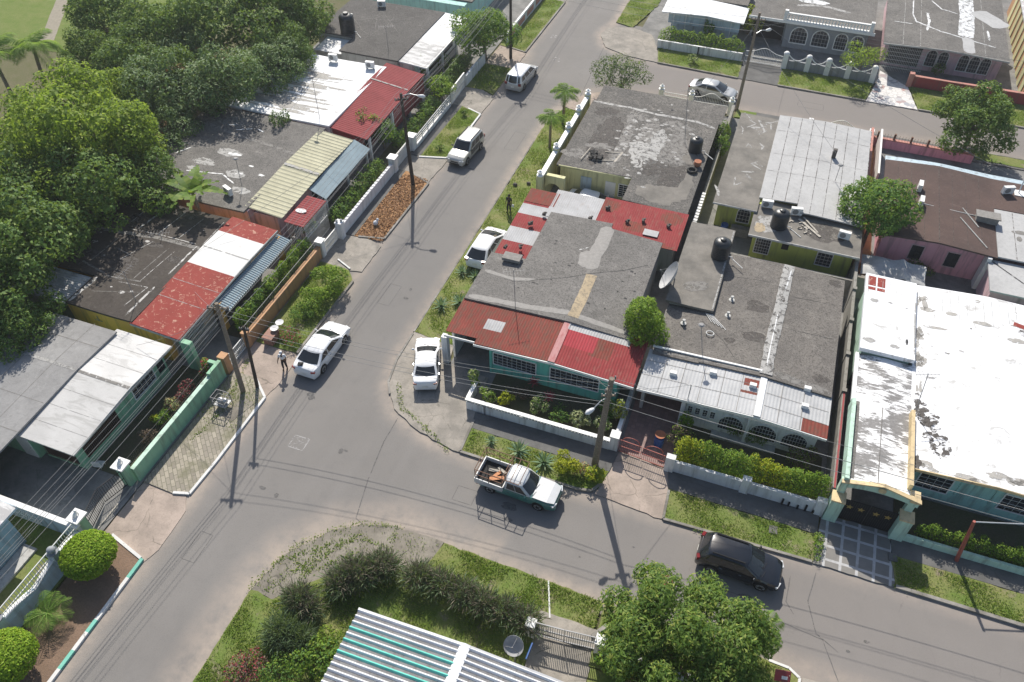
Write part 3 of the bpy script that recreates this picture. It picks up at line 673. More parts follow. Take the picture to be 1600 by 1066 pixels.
def make_palm(name, label, h, nf, length, seed, group=None, lw=.03, trunk=.13, lean=(0, 0), rise=.9, droop=1.3, ll=.55, mat='leaf_palm'):
    rng = np.random.default_rng(seed); o = thing(name, label, 'palm tree', (0, 0, 0), group); Q = []
    top = (lean[0], lean[1], h)
    for i in range(nf):
        u = rng.uniform(0, 1); Q += frond(top, 2 * math.pi * i * .382 + rng.uniform(-.2, .2), length * rng.uniform(.8, 1.1), rise * (.2 + 1.5 * u) * length / 2, droop * (.7 + .3 * u) * length / 2, rng, ll=ll, lw=lw)
    quads_mesh('crown', np.array(Q), mat, None, o)
    t = MB(); n = max(4, int(h / .25)); pts = []; rr = []
    for i in range(n + 1):
        u = i / n; pts.append((lean[0] * u * u, lean[1] * u * u, h * u)); rr.append(trunk * (1.35 - .5 * u) * (1.07 if i % 2 else .96))
    t.tube(pts, rr, 10); t.build('trunk', 'bark_palm', o, 50)
    return o
def make_rosette(name, label, r, n, mat, seed, group=None, cat='agave', wd=.055, up=1.0):
    rng = np.random.default_rng(seed); Q = []
    for i in range(n):
        a = i * 2.399 + rng.uniform(-.15, .15); e = (.15 + 1.2 * (i / n)) * up; l = r * rng.uniform(.85, 1.1)
        d = np.array([math.cos(a) * math.cos(e), math.sin(a) * math.cos(e), math.sin(e)]); s_ = np.array([-math.sin(a), math.cos(a), 0]) * wd
        b = np.array([0, 0, .08]); m = b + d * l * .45; u = np.cross(d, s_ / wd) * -.015
        Q.append([b - s_ * .7, b + s_ * .7, m + s_, m - s_]); Q.append([m - s_, m + s_, b + d * l - np.array([0, 0, .06 * l]) + s_ * .05, b + d * l - np.array([0, 0, .06 * l]) - s_ * .05])
    o = quads_mesh(name, np.array(Q), mat); return tag(o, label, cat, group)
def grass_patch(polys, dens, h=0.07):
    """blades over a list of (polygon, density factor) -> quads"""
    Q = []
    for poly, k in polys:
        xs = [p[0] for p in poly]; ys = [p[1] for p in poly]; area = (max(xs) - min(xs)) * (max(ys) - min(ys)); n = int(area * dens * k)
        x = RNG.uniform(min(xs), max(xs), n); y = RNG.uniform(min(ys), max(ys), n); ins = np.zeros(n, bool); m = len(poly)
        for i in range(m):
            x0, y0 = poly[i]; x1, y1 = poly[(i + 1) % m]
            c = ((y0 > y) != (y1 > y)); xi = (x1 - x0) * (y - y0) / ((y1 - y0) if abs(y1 - y0) > 1e-9 else 1e-9) + x0; ins ^= c & (x < xi)
        cl = np.sin(x * 1.7 + 2 * np.sin(y * .9)) + np.sin(y * 2.3 + 1.5 * np.sin(x * 1.3)) + RNG.normal(0, .8, n)
        ins &= cl > -.75
        x, y, cl = x[ins], y[ins], cl[ins]; n = len(x); C = np.stack([x, y, np.full(n, .10)], 1)
        hh = h * RNG.uniform(.5, 1.5, (n, 1)) * (1 + .25 * np.clip(cl, -1, 2))[:, None]; a = RNG.uniform(0, 6.28, n); s_ = np.stack([np.cos(a), np.sin(a), np.zeros(n)], 1) * .022
        t = np.stack([RNG.normal(0, .6, n), RNG.normal(0, .6, n), np.ones(n)], 1) * hh
        Q.append(np.stack([C - s_, C + s_, C + t + s_ * .3, C + t - s_ * .3], 1))
    return np.concatenate(Q)
# ---- small built things
def make_window(parent, x, y, z0, z1, wd, face, bars=(4, 3), frame='trim', bar='bars', arch=False, glass='glass', proud=.05, fw=.06):
    """window on a wall facing face ('s','e','w','n') centred at x, y -> frame (> pane, grille) part of parent"""
    ax = {'s': (1, 0, 0, -1), 'n': (-1, 0, 0, 1), 'e': (0, 1, 1, 0), 'w': (0, -1, -1, 0)}[face]
    def pt(u, d, z): return (x + ax[0] * u + ax[2] * d, y + ax[1] * u + ax[3] * d, z)
    f = MB(); h = wd / 2
    if arch:
        zs = z1 - h; prof = [(-h, z0), (h, z0), (h, zs)] + [(h * math.cos(a), zs + h * math.sin(a)) for a in [math.pi * i / 12 for i in range(1, 12)]] + [(-h, zs)]
    else: prof = [(-h, z0), (h, z0), (h, z1), (-h, z1)]
    n = len(prof)
    for i in range(n):
        a, b = prof[i], prof[(i + 1) % n]; f.bar(pt(a[0], proud / 2, a[1]), pt(b[0], proud / 2, b[1]), fw, proud + .02)
    fr = f.build('window', frame, parent)
    g = MB(); cz = (z0 + z1) / 2
    vs = [pt(u, .02, z) for u, z in prof]; g.add(vs, [tuple(range(n))]); g.build('pane', glass, fr)
    b = MB()
    def top(u): return z1 if not arch else (z1 - h) + math.sqrt(max(0, h * h - u * u))
    for i in range(1, bars[0]):
        u = -h + wd * i / bars[0]; b.bar(pt(u, proud + .01, z0), pt(u, proud + .01, top(u)), .018)
    for j in range(1, bars[1]):
        z = z0 + (z1 - z0) * j / bars[1]; hw = h if not arch or z < z1 - h else math.sqrt(max(0, h * h - (z - z1 + h) ** 2)); b.bar(pt(-hw, proud + .012, z), pt(hw, proud + .012, z), .018)
    b.build('grille', bar, fr)
    return fr
def make_door(parent, x, y, z0, z1, wd, face, mat='trim', hmat='chrome'):
    ax = {'s': (1, 0, 0, -1), 'n': (-1, 0, 0, 1), 'e': (0, 1, 1, 0), 'w': (0, -1, -1, 0)}[face]
    d = MB(); d.bar((x + ax[2] * .02, y + ax[3] * .02, z0), (x + ax[2] * .02, y + ax[3] * .02, z1), .06 if face in 'ew' else wd, wd if face in 'ew' else .06)
    o = d.build('door', mat, parent)
    hd = MB(); hd.ball((x + ax[0] * wd * .38 + ax[2] * .07, y + ax[1] * wd * .38 + ax[3] * .07, z0 + 1.0), .04, n=6); hd.build('handle', hmat, o)
    return o
def railing(mb, a, b, z0, z1, gap=.13, r=.02, rails=True, top=None):
    a = Vector((*a, 0)); b = Vector((*b, 0)); L = (b - a).length; n = max(2, int(L / gap))
    for i in range(n + 1):
        p = a + (b - a) * i / n; zt = z1 if top is None else top(i / n); mb.bar((p.x, p.y, z0), (p.x, p.y, zt), r)
    if rails:
        for z in (z0 + .06, z1 if top is None else None, (z0 + z1) / 2):
            if z is not None: mb.bar((a.x, a.y, z), (b.x, b.y, z), r * 1.7)
        if top is not None:
            for i in range(n):
                p = a + (b - a) * i / n; q = a + (b - a) * (i + 1) / n; mb.bar((p.x, p.y, top(i / n)), (q.x, q.y, top((i + 1) / n)), r * 1.6)
def make_tank(label, loc, r, h, group='black water tanks on the roofs'):
    o = thing('water_tank', label, 'water tank', loc, group); b = MB(); x, y, z = loc
    prof = [(r * .97, 0)]
    for i in range(8):
        t0 = h * .78 * i / 8; prof += [(r, t0 + .02), (r, t0 + h * .08), (r * .965, t0 + h * .09)]
    prof += [(r, h * .79), (r * .96, h * .86), (r * .7, h * .95), (r * .34, h * .99)]
    b.lathe(prof, x, y, z, 24); b.build('tank_body', 'tank', o, 40)
    l = MB(); l.lathe([(r * .36, h * .97), (r * .36, h * 1.04), (r * .3, h * 1.06)], x, y, z, 16); l.build('lid', 'tank', o, 40)
    p = MB(); p.tube([(x + r * .95, y, z + .15), (x + r + .25, y, z + .15), (x + r + .25, y, z + .02), (x + r + 1.1, y - .8, z + .03)], .03, 6); p.build('pipe', 'bars', o)
    return o
def make_ac(label, loc, rz=0.0, group='outdoor air conditioner units on the roofs'):
    o = thing('air_conditioner', label, 'air conditioner', (0, 0, 0), group)
    b = MB(); b.box(-.42, .42, -.15, .15, .1, .68); b.build('casing', 'acwhite', o)
    f = MB(); f.tube([(-.1, -.153, .39), (-.1, -.165, .39)], .22, 16); f.build('fan_grille', 'iron_grey', o)
    k = MB(); k.box(-.36, -.28, -.17, .17, 0, .1); k.box(.28, .36, -.17, .17, 0, .1); k.build('bracket', 'iron_grey', o)
    return place(o, loc, rz)
def make_antenna(label, loc, h, kind=0, lean=(0, 0), group='television antennas on the roofs'):
    x, y, z = loc; o = thing('antenna', label, 'antenna', loc, group); m = MB(); tx, ty, tz = x + lean[0], y + lean[1], z + h
    m.tube([(x, y, z), (tx, ty, tz)], .022, 6); m.build('mast', 'iron_grey', o)
    e = MB(); a = .5 + kind
    if kind != 2:
        dx, dy = math.cos(a), math.sin(a); e.bar((tx - dx * .7, ty - dy * .7, tz - .1), (tx + dx * .7, ty + dy * .7, tz - .1), .02)
        for i in range(7):
            u = -.65 + 1.3 * i / 6; l = .45 - .03 * i; cx, cy = tx + dx * u, ty + dy * u; e.bar((cx + dy * l, cy - dx * l, tz - .1), (cx - dy * l, cy + dx * l, tz - .1), .012)
    else:
        e.lathe([(.16, 0), (.2, .06), (.12, .12)], tx, ty, tz, 12); e.bar((tx - .3, ty, tz + .05), (tx + .3, ty, tz + .05), .02)
    e.build('aerial', 'iron_grey', o)
    return o
def make_dish(label, loc, d, az, el, h, mesh_like=False, group='satellite dishes'):
    """dish on a pole; az/el in radians point along its axis"""
    x, y, z = loc; o = thing('satellite_dish', label, 'satellite dish', loc, group)
    m = MB(); m.tube([(x, y, z), (x, y, z + h)], .04, 8); m.build('mount_pole', 'iron_grey', o)
    ax = Vector((math.cos(az) * math.cos(el), math.sin(az) * math.cos(el), math.sin(el))); s_ = ax.orthogonal().normalized(); u = ax.cross(s_)
    c = Vector((x, y, z + h)) + ax * .12; b = MB(); n = 20; vs = []; R_ = d / 2
    for side in (0, .02):
        for k in range(6):
            rr = R_ * k / 5
            for j in range(n):
                q = 2 * math.pi * j / n; vs.append(tuple(c + (s_ * math.cos(q) + u * math.sin(q)) * max(rr, .002) + ax * (rr * rr / (R_ * 2.6) - side)))
    fs = []
    for sd in range(2):
        o0 = sd * 6 * n
        for k in range(5):
            for j in range(n):
                f = (o0 + k * n + j, o0 + k * n + (j + 1) % n, o0 + (k + 1) * n + (j + 1) % n, o0 + (k + 1) * n + j); fs.append(f if sd == 0 else f[::-1])
    for j in range(n): fs.append((5 * n + j, 5 * n + (j + 1) % n, 11 * n + (j + 1) % n, 11 * n + j))
    b.add(vs, fs); b.build('reflector', 'dishm', o, 40)
    a = MB(); f_ = c + ax * d * .5
    for q in (0.5, 2.6, 4.7): a.tube([tuple(c + (s_ * math.cos(q) + u * math.sin(q)) * R_ * .9 + ax * .3 * R_), tuple(f_)], .012, 5)
    a.ball(tuple(f_), .05, n=6); a.build('feed_arm', 'iron_grey', o)
    return o
# ---------------------------------------------------------------- vehicles (built facing +y at the origin)
def interp(tab, x):
    if x <= tab[0][0]: return tab[0][1]
    for (a, u), (b, v) in zip(tab[:-1], tab[1:]):
        if x <= b:
            t = (x - a) / (b - a); t = t * t * (3 - 2 * t) * .5 + t * .5; return u + (v - u) * t
    return tab[-1][1]
def make_car(label, col, L, W, deck, cab, H, wheels, wr=.31, group=None, rails=False, pillars=(.36, .70), cat='car', name='parked_car', clad=None, sill=.20, tumble=.80, roofcol=None, hatch=False, plate=True, dashlamp=True):
    """deck: (y, z) belt line from tail to nose; cab: (rear base y, rear roof y, front roof y, front base y)"""
    o = thing(name, label, cat, (0, 0, 0), group)
    hl = L / 2
    def hw(y):                                   # plan half-width at belt level
        e = abs(y) / hl; return W / 2 * (1 - .16 * max(0, (e - .72) / .28) ** 2.2 - .02 * max(0, e - .4))
    zd = lambda y: interp(deck, y)
    ys = sorted(set([-hl, -hl + .03, -hl + .09, hl - .09, hl - .03, hl] + [-hl + .18 + (L - .36) * i / 34 for i in range(35)] + [wy + s * (wr + .045) for wy in wheels for s in (-1, 1)]))
    def zlow(y):
        z = sill
        for wy in wheels:
            r = wr + .05
            if abs(y - wy) < r: z = max(z, wr + math.sqrt(r * r - (y - wy) ** 2) * .98)
        return z
    b = MB(); ring = []
    for y in ys:
        e = abs(y) / hl; h_ = hw(y); zt = zd(y); zl = min(zlow(y), zt - .1)
        k = 1.0
        if abs(abs(y) - hl) < 1e-6: zt -= .07; zl += .08; k = .95
        elif abs(abs(y) - hl) < .05: zt -= .02; zl += .03; k = .985
        h_ *= k; zm = zl + (zt - zl) * .55
        ring.append([(-h_ * .93, y, zl), (-h_ * .985, y, zl + (zm - zl) * .4), (-h_, y, zm), (-h_ * .975, y, zt - .10), (-h_ * .93, y, zt - .03), (-h_ * .82, y, zt), (-h_ * .4, y, zt + .025), (0, y, zt + .032),
                     (h_ * .4, y, zt + .025), (h_ * .82, y, zt), (h_ * .93, y, zt - .03), (h_ * .975, y, zt - .10), (h_, y, zm), (h_ * .985, y, zl + (zm - zl) * .4), (h_ * .93, y, zl)])
    n = 15; vs = [v for r in ring for v in r]
    fs = [(i * n + j, i * n + j + 1, (i + 1) * n + j + 1, (i + 1) * n + j) for i in range(len(ys) - 1) for j in range(n - 1)]
    fs = [f[::-1] for f in fs]
    fs += [tuple(range(n)), tuple(range((len(ys) - 1) * n, len(ys) * n))[::-1]]
    b.add(vs, fs); body = b.build('body', col, o, 38)
    u = MB(); u.box(-W * .40, W * .40, -hl + .12, hl - .12, sill - .03, .62); u.build('underbody', 'rubber', o)
    # cabin
    rb, rr, fr, fb = cab; zr = lambda y: zd(y) - .02
    T = [0, .12, .3, .5, .7, .86, .95, 1.0]
    def yb(t): return rb + (rr - rb) * (t ** .85 if not hatch else t)
    def yf(t): return fb + (fr - fb) * t ** .92
    hb = hw(0) * .955; hr = hb * tumble
    def hx_(t): return hb + (hr - hb) * t ** 1.25 - (.06 * max(0, (t - .88) / .12) ** 2)
    def zz(t, y): return zr(y) + (H - .045 - zr(y)) * t
    c = MB(); rows = []
    for t in T:
        row = []; a0, a1, x = yb(t), yf(t), hx_(t)
        cor = min(.16, (a1 - a0) * .1)
        pl = [(-x * .55, a0 - .06), (0, a0 - .08), (x * .55, a0 - .06), (x - .07, a0 + .03), (x, a0 + cor)]
        pl += [(x, a0 + (a1 - a0) * q) for q in (.3, .5, .7)] + [(x, a1 - cor), (x - .07, a1 - .02), (x * .55, a1 + .07), (0, a1 + .10), (-x * .55, a1 + .07), (-x + .07, a1 - .02), (-x, a1 - cor)]
        pl += [(-x, a0 + (a1 - a0) * q) for q in (.7, .5, .3)] + [(-x, a0 + cor), (-x + .07, a0 + .03)]
        rows.append([(px, py, zz(t, py)) for px, py in pl])
    m = len(rows[0]); top = [(px * .86, (py - (rr + fr) / 2) * .93 + (rr + fr) / 2, H - .012) for px, py, pz in rows[-1]]; rows.append(top)
    vs = [v for r in rows for v in r] + [(0, (rr + fr) / 2, H)]
    fs = [(i * m + j, i * m + (j + 1) % m, (i + 1) * m + (j + 1) % m, (i + 1) * m + j) for i in range(len(rows) - 1) for j in range(m)]
    fs += [((len(rows) - 1) * m + j, (len(rows) - 1) * m + (j + 1) % m, len(rows) * m) for j in range(m)]
    c.add(vs, fs); c.build('cabin', roofcol or col, o, 40)
    # glass
    def screen(front, t0, t1, ins):
        g = MB(); q = 8; vs = []
        for t in [t0 + (t1 - t0) * i / 5 for i in range(6)]:
            for j in range(q + 1):
                uu = -1 + 2 * j / q; x = uu * (hx_(t) - ins); bul = (.10 if front else .08) * (1 - abs(uu) ** 1.8)
                y = (yf(t) + bul + .012 - .03 * abs(uu) ** 4) if front else (yb(t) - bul - .012 + .03 * abs(uu) ** 4); vs.append((x, y, zz(t, y) + .012))
        fs = [(i * (q + 1) + j, i * (q + 1) + j + 1, (i + 1) * (q + 1) + j + 1, (i + 1) * (q + 1) + j) for i in range(5) for j in range(q)]
        if not front: fs = [f[::-1] for f in fs]
        g.add(vs, [f[::-1] for f in fs]); g.build('windscreen' if front else 'rear_window', 'carglass', o, 60)
    screen(True, .07, .93, .10); screen(False, .14 if not hatch else .10, .92, .12)
    sp = [0.045] + list(pillars) + [.965]
    for sx in (-1, 1):
        for s0, s1 in zip(sp[:-1], sp[1:]):
            g = MB(); vs = []; nn = 5
            for t in [.12 + (.86 - .12) * i / nn for i in range(nn + 1)]:
                a0, a1 = yb(t) + .10, yf(t) - .10
                for j in range(nn + 1):
                    s_ = s0 + .014 + (s1 - s0 - .028) * j / nn; y = a0 + (a1 - a0) * s_; vs.append((sx * (hx_(t) + .007), y, zz(t, y)))
            fs = [(i * (nn + 1) + j, i * (nn + 1) + j + 1, (i + 1) * (nn + 1) + j + 1, (i + 1) * (nn + 1) + j) for i in range(nn) for j in range(nn)]
            if sx < 0: fs = [f[::-1] for f in fs]
            g.add(vs, fs); g.build('side_window', 'carglass', o)
        # doors: panels a few millimetres proud so that the seams read
        a0, a1 = yb(.05), yf(.05); nd = len(pillars)
        edges = [a0 + .14 + (a1 - a0 - .3) * s_ for s_ in ([.03] + list(pillars)[-1:] + [.97] if nd == 1 else [pillars[0] * .45 if not hatch else pillars[0] * .9, pillars[1], .97])]
        for d0, d1 in zip(edges[:-1], edges[1:]):
            d = MB(); vs = []; nn = 6
            for i in range(5):
                for j in range(nn + 1):
                    y = d0 + .012 + (d1 - d0 - .024) * j / nn; zl, zt = max(sill + .06, zlow(y) + .02), zd(y) - .045; z = zl + (zt - zl) * i / 4; h_ = hw(y); q = (z - zlow(y)) / (zd(y) - zlow(y))
                    x = h_ * (.945 + .055 * min(1, q / .55) if q < .55 else 1 - .03 * ((q - .55) / .35) ** 2) + .008; vs.append((sx * x, y, z))
            fs = [(i * (nn + 1) + j, i * (nn + 1) + j + 1, (i + 1) * (nn + 1) + j + 1, (i + 1) * (nn + 1) + j) for i in range(4) for j in range(nn)]
            if sx < 0: fs = [f[::-1] for f in fs]
            d.add(vs, fs); do = d.build('door', clad or col, o, 50)
            hd = MB(); hd.obox((sx * (hw(d0) + .018), d0 + .16, zd(d0) - .17), .03, .16, .03); hd.build('handle', 'chrome' if not clad else 'cladding', do)
        mr = MB(); mr.ball((sx * (W / 2 + .09), fb - .32, zd(fb) + .08), .11, .06, .075, 8); mr.bar((sx * W / 2 * .9, fb - .32, zd(fb) + .03), (sx * (W / 2 + .06), fb - .32, zd(fb) + .05), .04); mr.build('mirror', col if not clad else 'cladding', o, 60)
        hd = MB(); y1 = hl - .05
        hd.obox((sx * W * .355, hl - .13, zd(hl - .12) - .12), W * .22, .20, .13, -sx * .35); hd.build('headlight', 'lens_clear', o)
        tl = MB(); tl.obox((sx * W * .385, -hl + .10, zd(-hl + .1) - .13 if not hatch else zd(-hl + .1) - .10), W * .15, .16, .11 if not hatch else .26, sx * .3); tl.build('tail_light', 'lens_red', o)
        for wy in wheels:
            wo = MB(); x0 = sx * (W / 2 - .20); x1 = sx * (W / 2 - .005)
            ty = MB(); ty.tube([(x0, wy, wr), (x0 + sx * .03, wy, wr), (x1 - sx * .03, wy, wr), (x1, wy, wr)], [wr * .93, wr, wr, wr * .93], 22)
            to = ty.build('wheel', 'rubber', o, 40)
            ri = MB(); ri.tube([(x1 - sx * .01, wy, wr), (x1 + sx * .008, wy, wr)], wr * .66, 18)
            ri.build('rim', 'rim', to)
            sp_ = MB()
            for q in range(5):
                a = q * 1.2566; sp_.bar((x1 + sx * .012, wy + math.cos(a + .63) * wr * .25, wr + math.sin(a + .63) * wr * .25), (x1 + sx * .012, wy + math.cos(a + .63) * wr * .58, wr + math.sin(a + .63) * wr * .58), wr * .2, .01)
            sp_.tube([(x1 + sx * .009, wy, wr), (x1 + sx * .012, wy, wr)], wr * .3, 12); sp_.build('rim_slot', 'rubber', to)
    gr = MB(); gr.obox((0, hl - .02, zd(hl - .05) - .22), W * .42, .06, .12); gr.obox((0, hl - .02, sill + .14), W * .55, .05, .12); gr.build('grille', 'rubber', o)
    if plate:
        p = MB(); p.obox((0, -hl - .005, .55 if not hatch else .62), .36, .02, .17); p.build('number_plate', 'plate', o)
    wp = MB()
    for sx in (-.25, .3): y = fb + .06; wp.bar((sx, y + .1, zd(y) + .035), (sx + .42, y - .02, zd(y) + .075), .018)
    wp.build('wiper', 'rubber', o)
    if rails:
        rl = MB()
        for sx in (-1, 1): rl.bar((sx * hr * .82, rr + .15, H + .03), (sx * hr * .82, fr - .1, H + .03), .035, .05)
        rl.build('roof_rail', 'rubber', o)
    return o
SEDAN = lambda L, zt=.98: [(-L / 2, .80), (-L / 2 + .12, zt), (-L / 2 + .55, zt + .02), (-.3, zt - .04), (L * .22, zt - .03), (L * .40, zt - .13), (L / 2 - .08, zt - .27), (L / 2, zt - .36)]
VAN = lambda L, zt=1.0: [(-L / 2, .90), (-L / 2 + .1, zt), (-.3, zt), (L * .25, zt - .03), (L * .40, zt - .12), (L / 2 - .08, zt - .26), (L / 2, zt - .36)]
def heading(ax, ay, bx, by): return math.atan2(-(bx - ax), by - ay)       # rotation so that +y points from a to b
# white saloon standing at the left kerb, nose up the street
c = make_car('large white saloon parked at the left kerb with a jacket on its boot lid', 'car_white', 4.85, 1.86, SEDAN(4.85), (-1.95, -1.05, .35, 1.35), 1.46, (-1.42, 1.42), .33, group='cars parked along the roads', pillars=(.40,))
place(c, (-24.75, 30.2, 0), R(-1.0))
d = MB(); bx, by = -25.1, 28.1
d.obox((bx, by, 1.05), .34, .28, .06, .3); d.obox((bx + .05, by - .02, 1.10), .14, .17, .05, .8); single(d, 'folded_jacket', 'rubber', 'small dark folded jacket lying on the boot of the large white saloon', 'jacket', (bx, by, 1.03))
# old white saloon on the corner forecourt
c = make_car('boxy white saloon parked on the broken concrete corner beside the turquoise house', 'car_white', 4.35, 1.68, SEDAN(4.35, .94), (-1.70, -.98, .20, 1.12), 1.36, (-1.25, 1.32), .29, group='cars parked along the roads', pillars=(.42,), tumble=.84)
cx, cy = P(664, 580, .0); place(c, (-17.55, 31.45, .08), heading(-17.0, 29.6, -18.35, 33.0))
c = make_car('white people carrier parked on the grass beside the gravel roofed house', 'car_white', 4.55, 1.78, VAN(4.55, .98), (-2.16, -1.35, .25, 1.62), 1.52, (-1.35, 1.38), .31, group='cars parked along the roads', pillars=(.30, .64), hatch=True, tumble=.79)
place(c, (-18.15, 43.9, .1), R(-2))
c = make_car('silver four wheel drive wagon with a dark lower body standing on the road', 'car_champ', 4.45, 1.76, VAN(4.45, 1.12), (-2.10, -1.88, .30, 1.0), 1.76, (-1.28, 1.32), .36, group='cars parked along the roads', rails=True, pillars=(.33, .66), hatch=True, clad='cladding', sill=.30, tumble=.88)
place(c, (-24.80, 55.90, 0), R(175))
c = make_car('silver people carrier parked beyond the tree at the far left kerb', 'car_silver', 4.75, 1.83, VAN(4.75, 1.02), (-2.28, -2.02, .50, 1.62), 1.72, (-1.40, 1.45), .32, group='cars parked along the roads', pillars=(.30, .63), hatch=True, tumble=.87, roofcol='car_white')
place(c, (-24.55, 69.9, 0), R(-3))
c = make_car('silver saloon parked along the upper cross street by white iron gates', 'car_silver', 4.6, 1.78, SEDAN(4.6), (-1.80, -1.0, .28, 1.28), 1.44, (-1.35, 1.38), .32, group='cars parked along the roads', pillars=(.40,))
place(c, (-6.1, 73.75, 0), R(-97))
c = make_car('black four wheel drive wagon parked beside the grass on the lower street', 'car_black', 4.5, 1.84, VAN(4.5, 1.08), (-2.08, -1.66, .33, 1.2), 1.68, (-1.32, 1.34), .36, group='cars parked along the roads', rails=True, pillars=(.34, .66), hatch=True, sill=.28, tumble=.84)
cx, cy = P(1163, 868, .5); place(c, (4.3, 23.95, 0), R(-92))
c = make_car('white saloon under the carport mostly hidden by the red and white zinc roof', 'car_white', 4.5, 1.75, SEDAN(4.5), (-1.80, -1.0, .28, 1.28), 1.44, (-1.35, 1.38), .31, group='cars parked along the roads', pillars=(.40,))
place(c, (-12.0, 52.0, .1), R(-94))
# ---- pickup with a load frame
def make_pickup():
    col = 'car_teal'; o = make_car('old teal and white crew cab pickup with an empty iron load frame over its bed', col, 4.95, 1.70,
        [(-2.48, .55), (-2.4, .62), (-.70, .62), (-.66, 1.02), (.9, 1.02), (1.05, 1.0), (1.9, .96), (2.35, .90), (2.48, .72)], (-.72, -.60, .40, 1.02), 1.66, (-1.55, 1.45), .34,
        pillars=(.48,), roofcol='car_dull', sill=.34, tumble=.86, name='pickup_truck', cat='pickup truck', group=None)
    b = MB(); x = .83
    b.box(-x, x, -2.46, -.74, .64, .70)                                   # bed floor and sides
    for s in (-1, 1): b.box(s * x - .025, s * x + .025, -2.46, -.74, .60, 1.04)
    b.box(-x - .024, x + .024, -2.51, -2.46, .60, 1.04); b.box(-x, x, -.745, -.70, .66, 1.06); b.build('cargo_bed', 'car_dull', o)
    l = MB(); l.box(-x + .03, x - .03, -2.44, -.76, .702, .715); l.build('bed_liner', 'rubber', o)
    hd = MB(); hd.add([(-.76, 1.06, 1.042), (.76, 1.06, 1.042), (.74, 1.95, 1.005), (-.74, 1.95, 1.005), (.62, 2.38, .935), (-.62, 2.38, .935)], [(0, 1, 2, 3), (3, 2, 4, 5)]); hd.build('bonnet', 'car_dull', o)
    fr = MB(); z1 = 1.92
    for s in (-1, 1):
        for y in (-2.44, -1.6, -.76): fr.bar((s * .82, y, 1.04), (s * .84, y, z1), .035)
        for z in (1.45, z1): fr.bar((s * .84, -2.46, z), (s * .84, -.74 if z < 1.8 else .30, z), .035)
        fr.bar((s * .62, .28, z1), (s * .60, .34, 1.68), .03)
    for y in (-2.46, -.76): 
        for z in (1.45, z1): fr.bar((-.84, y, z), (.84, y, z), .035)
    for y in (-.25, .28): fr.bar((-.84, y, z1), (.84, y, z1), .035)
    fr.build('load_frame', 'iron_brown', o)
    return o
pk = make_pickup(); PKX, PKY, PKR = -8.5, 24.5, R(-93)
place(pk, (PKX, PKY, 0), PKR)
def pkp(u, v, z):                         # a spot in the bed
    return (PKX + u * math.cos(PKR) - v * math.sin(PKR), PKY + u * math.sin(PKR) + v * math.cos(PKR), z)
for i, (u, v, a, mt, lab) in enumerate(((.22, -1.35, .5, 'timber_orange', 'orange cut timber plank uppermost in the bed of the pickup'), (.05, -1.5, 1.1, 'timber_orange', 'short orange timber offcut lying across the pickup bed'), (-.25, -1.7, .2, 'timber', 'pale timber board lying flat on the floor of the pickup bed'), (-.45, -1.3, -.4, 'timber', 'pale timber slat leaning near the cab end of the pickup bed'))):
    p = pkp(u, v, .74 + .05 * (3 - i) * .5); d = MB(); d.obox(p, .22 - .02 * i, .85 - .08 * i, .045, PKR + a); single(d, 'timber_board', mt, lab, 'timber', p, 'timber in the pickup bed')
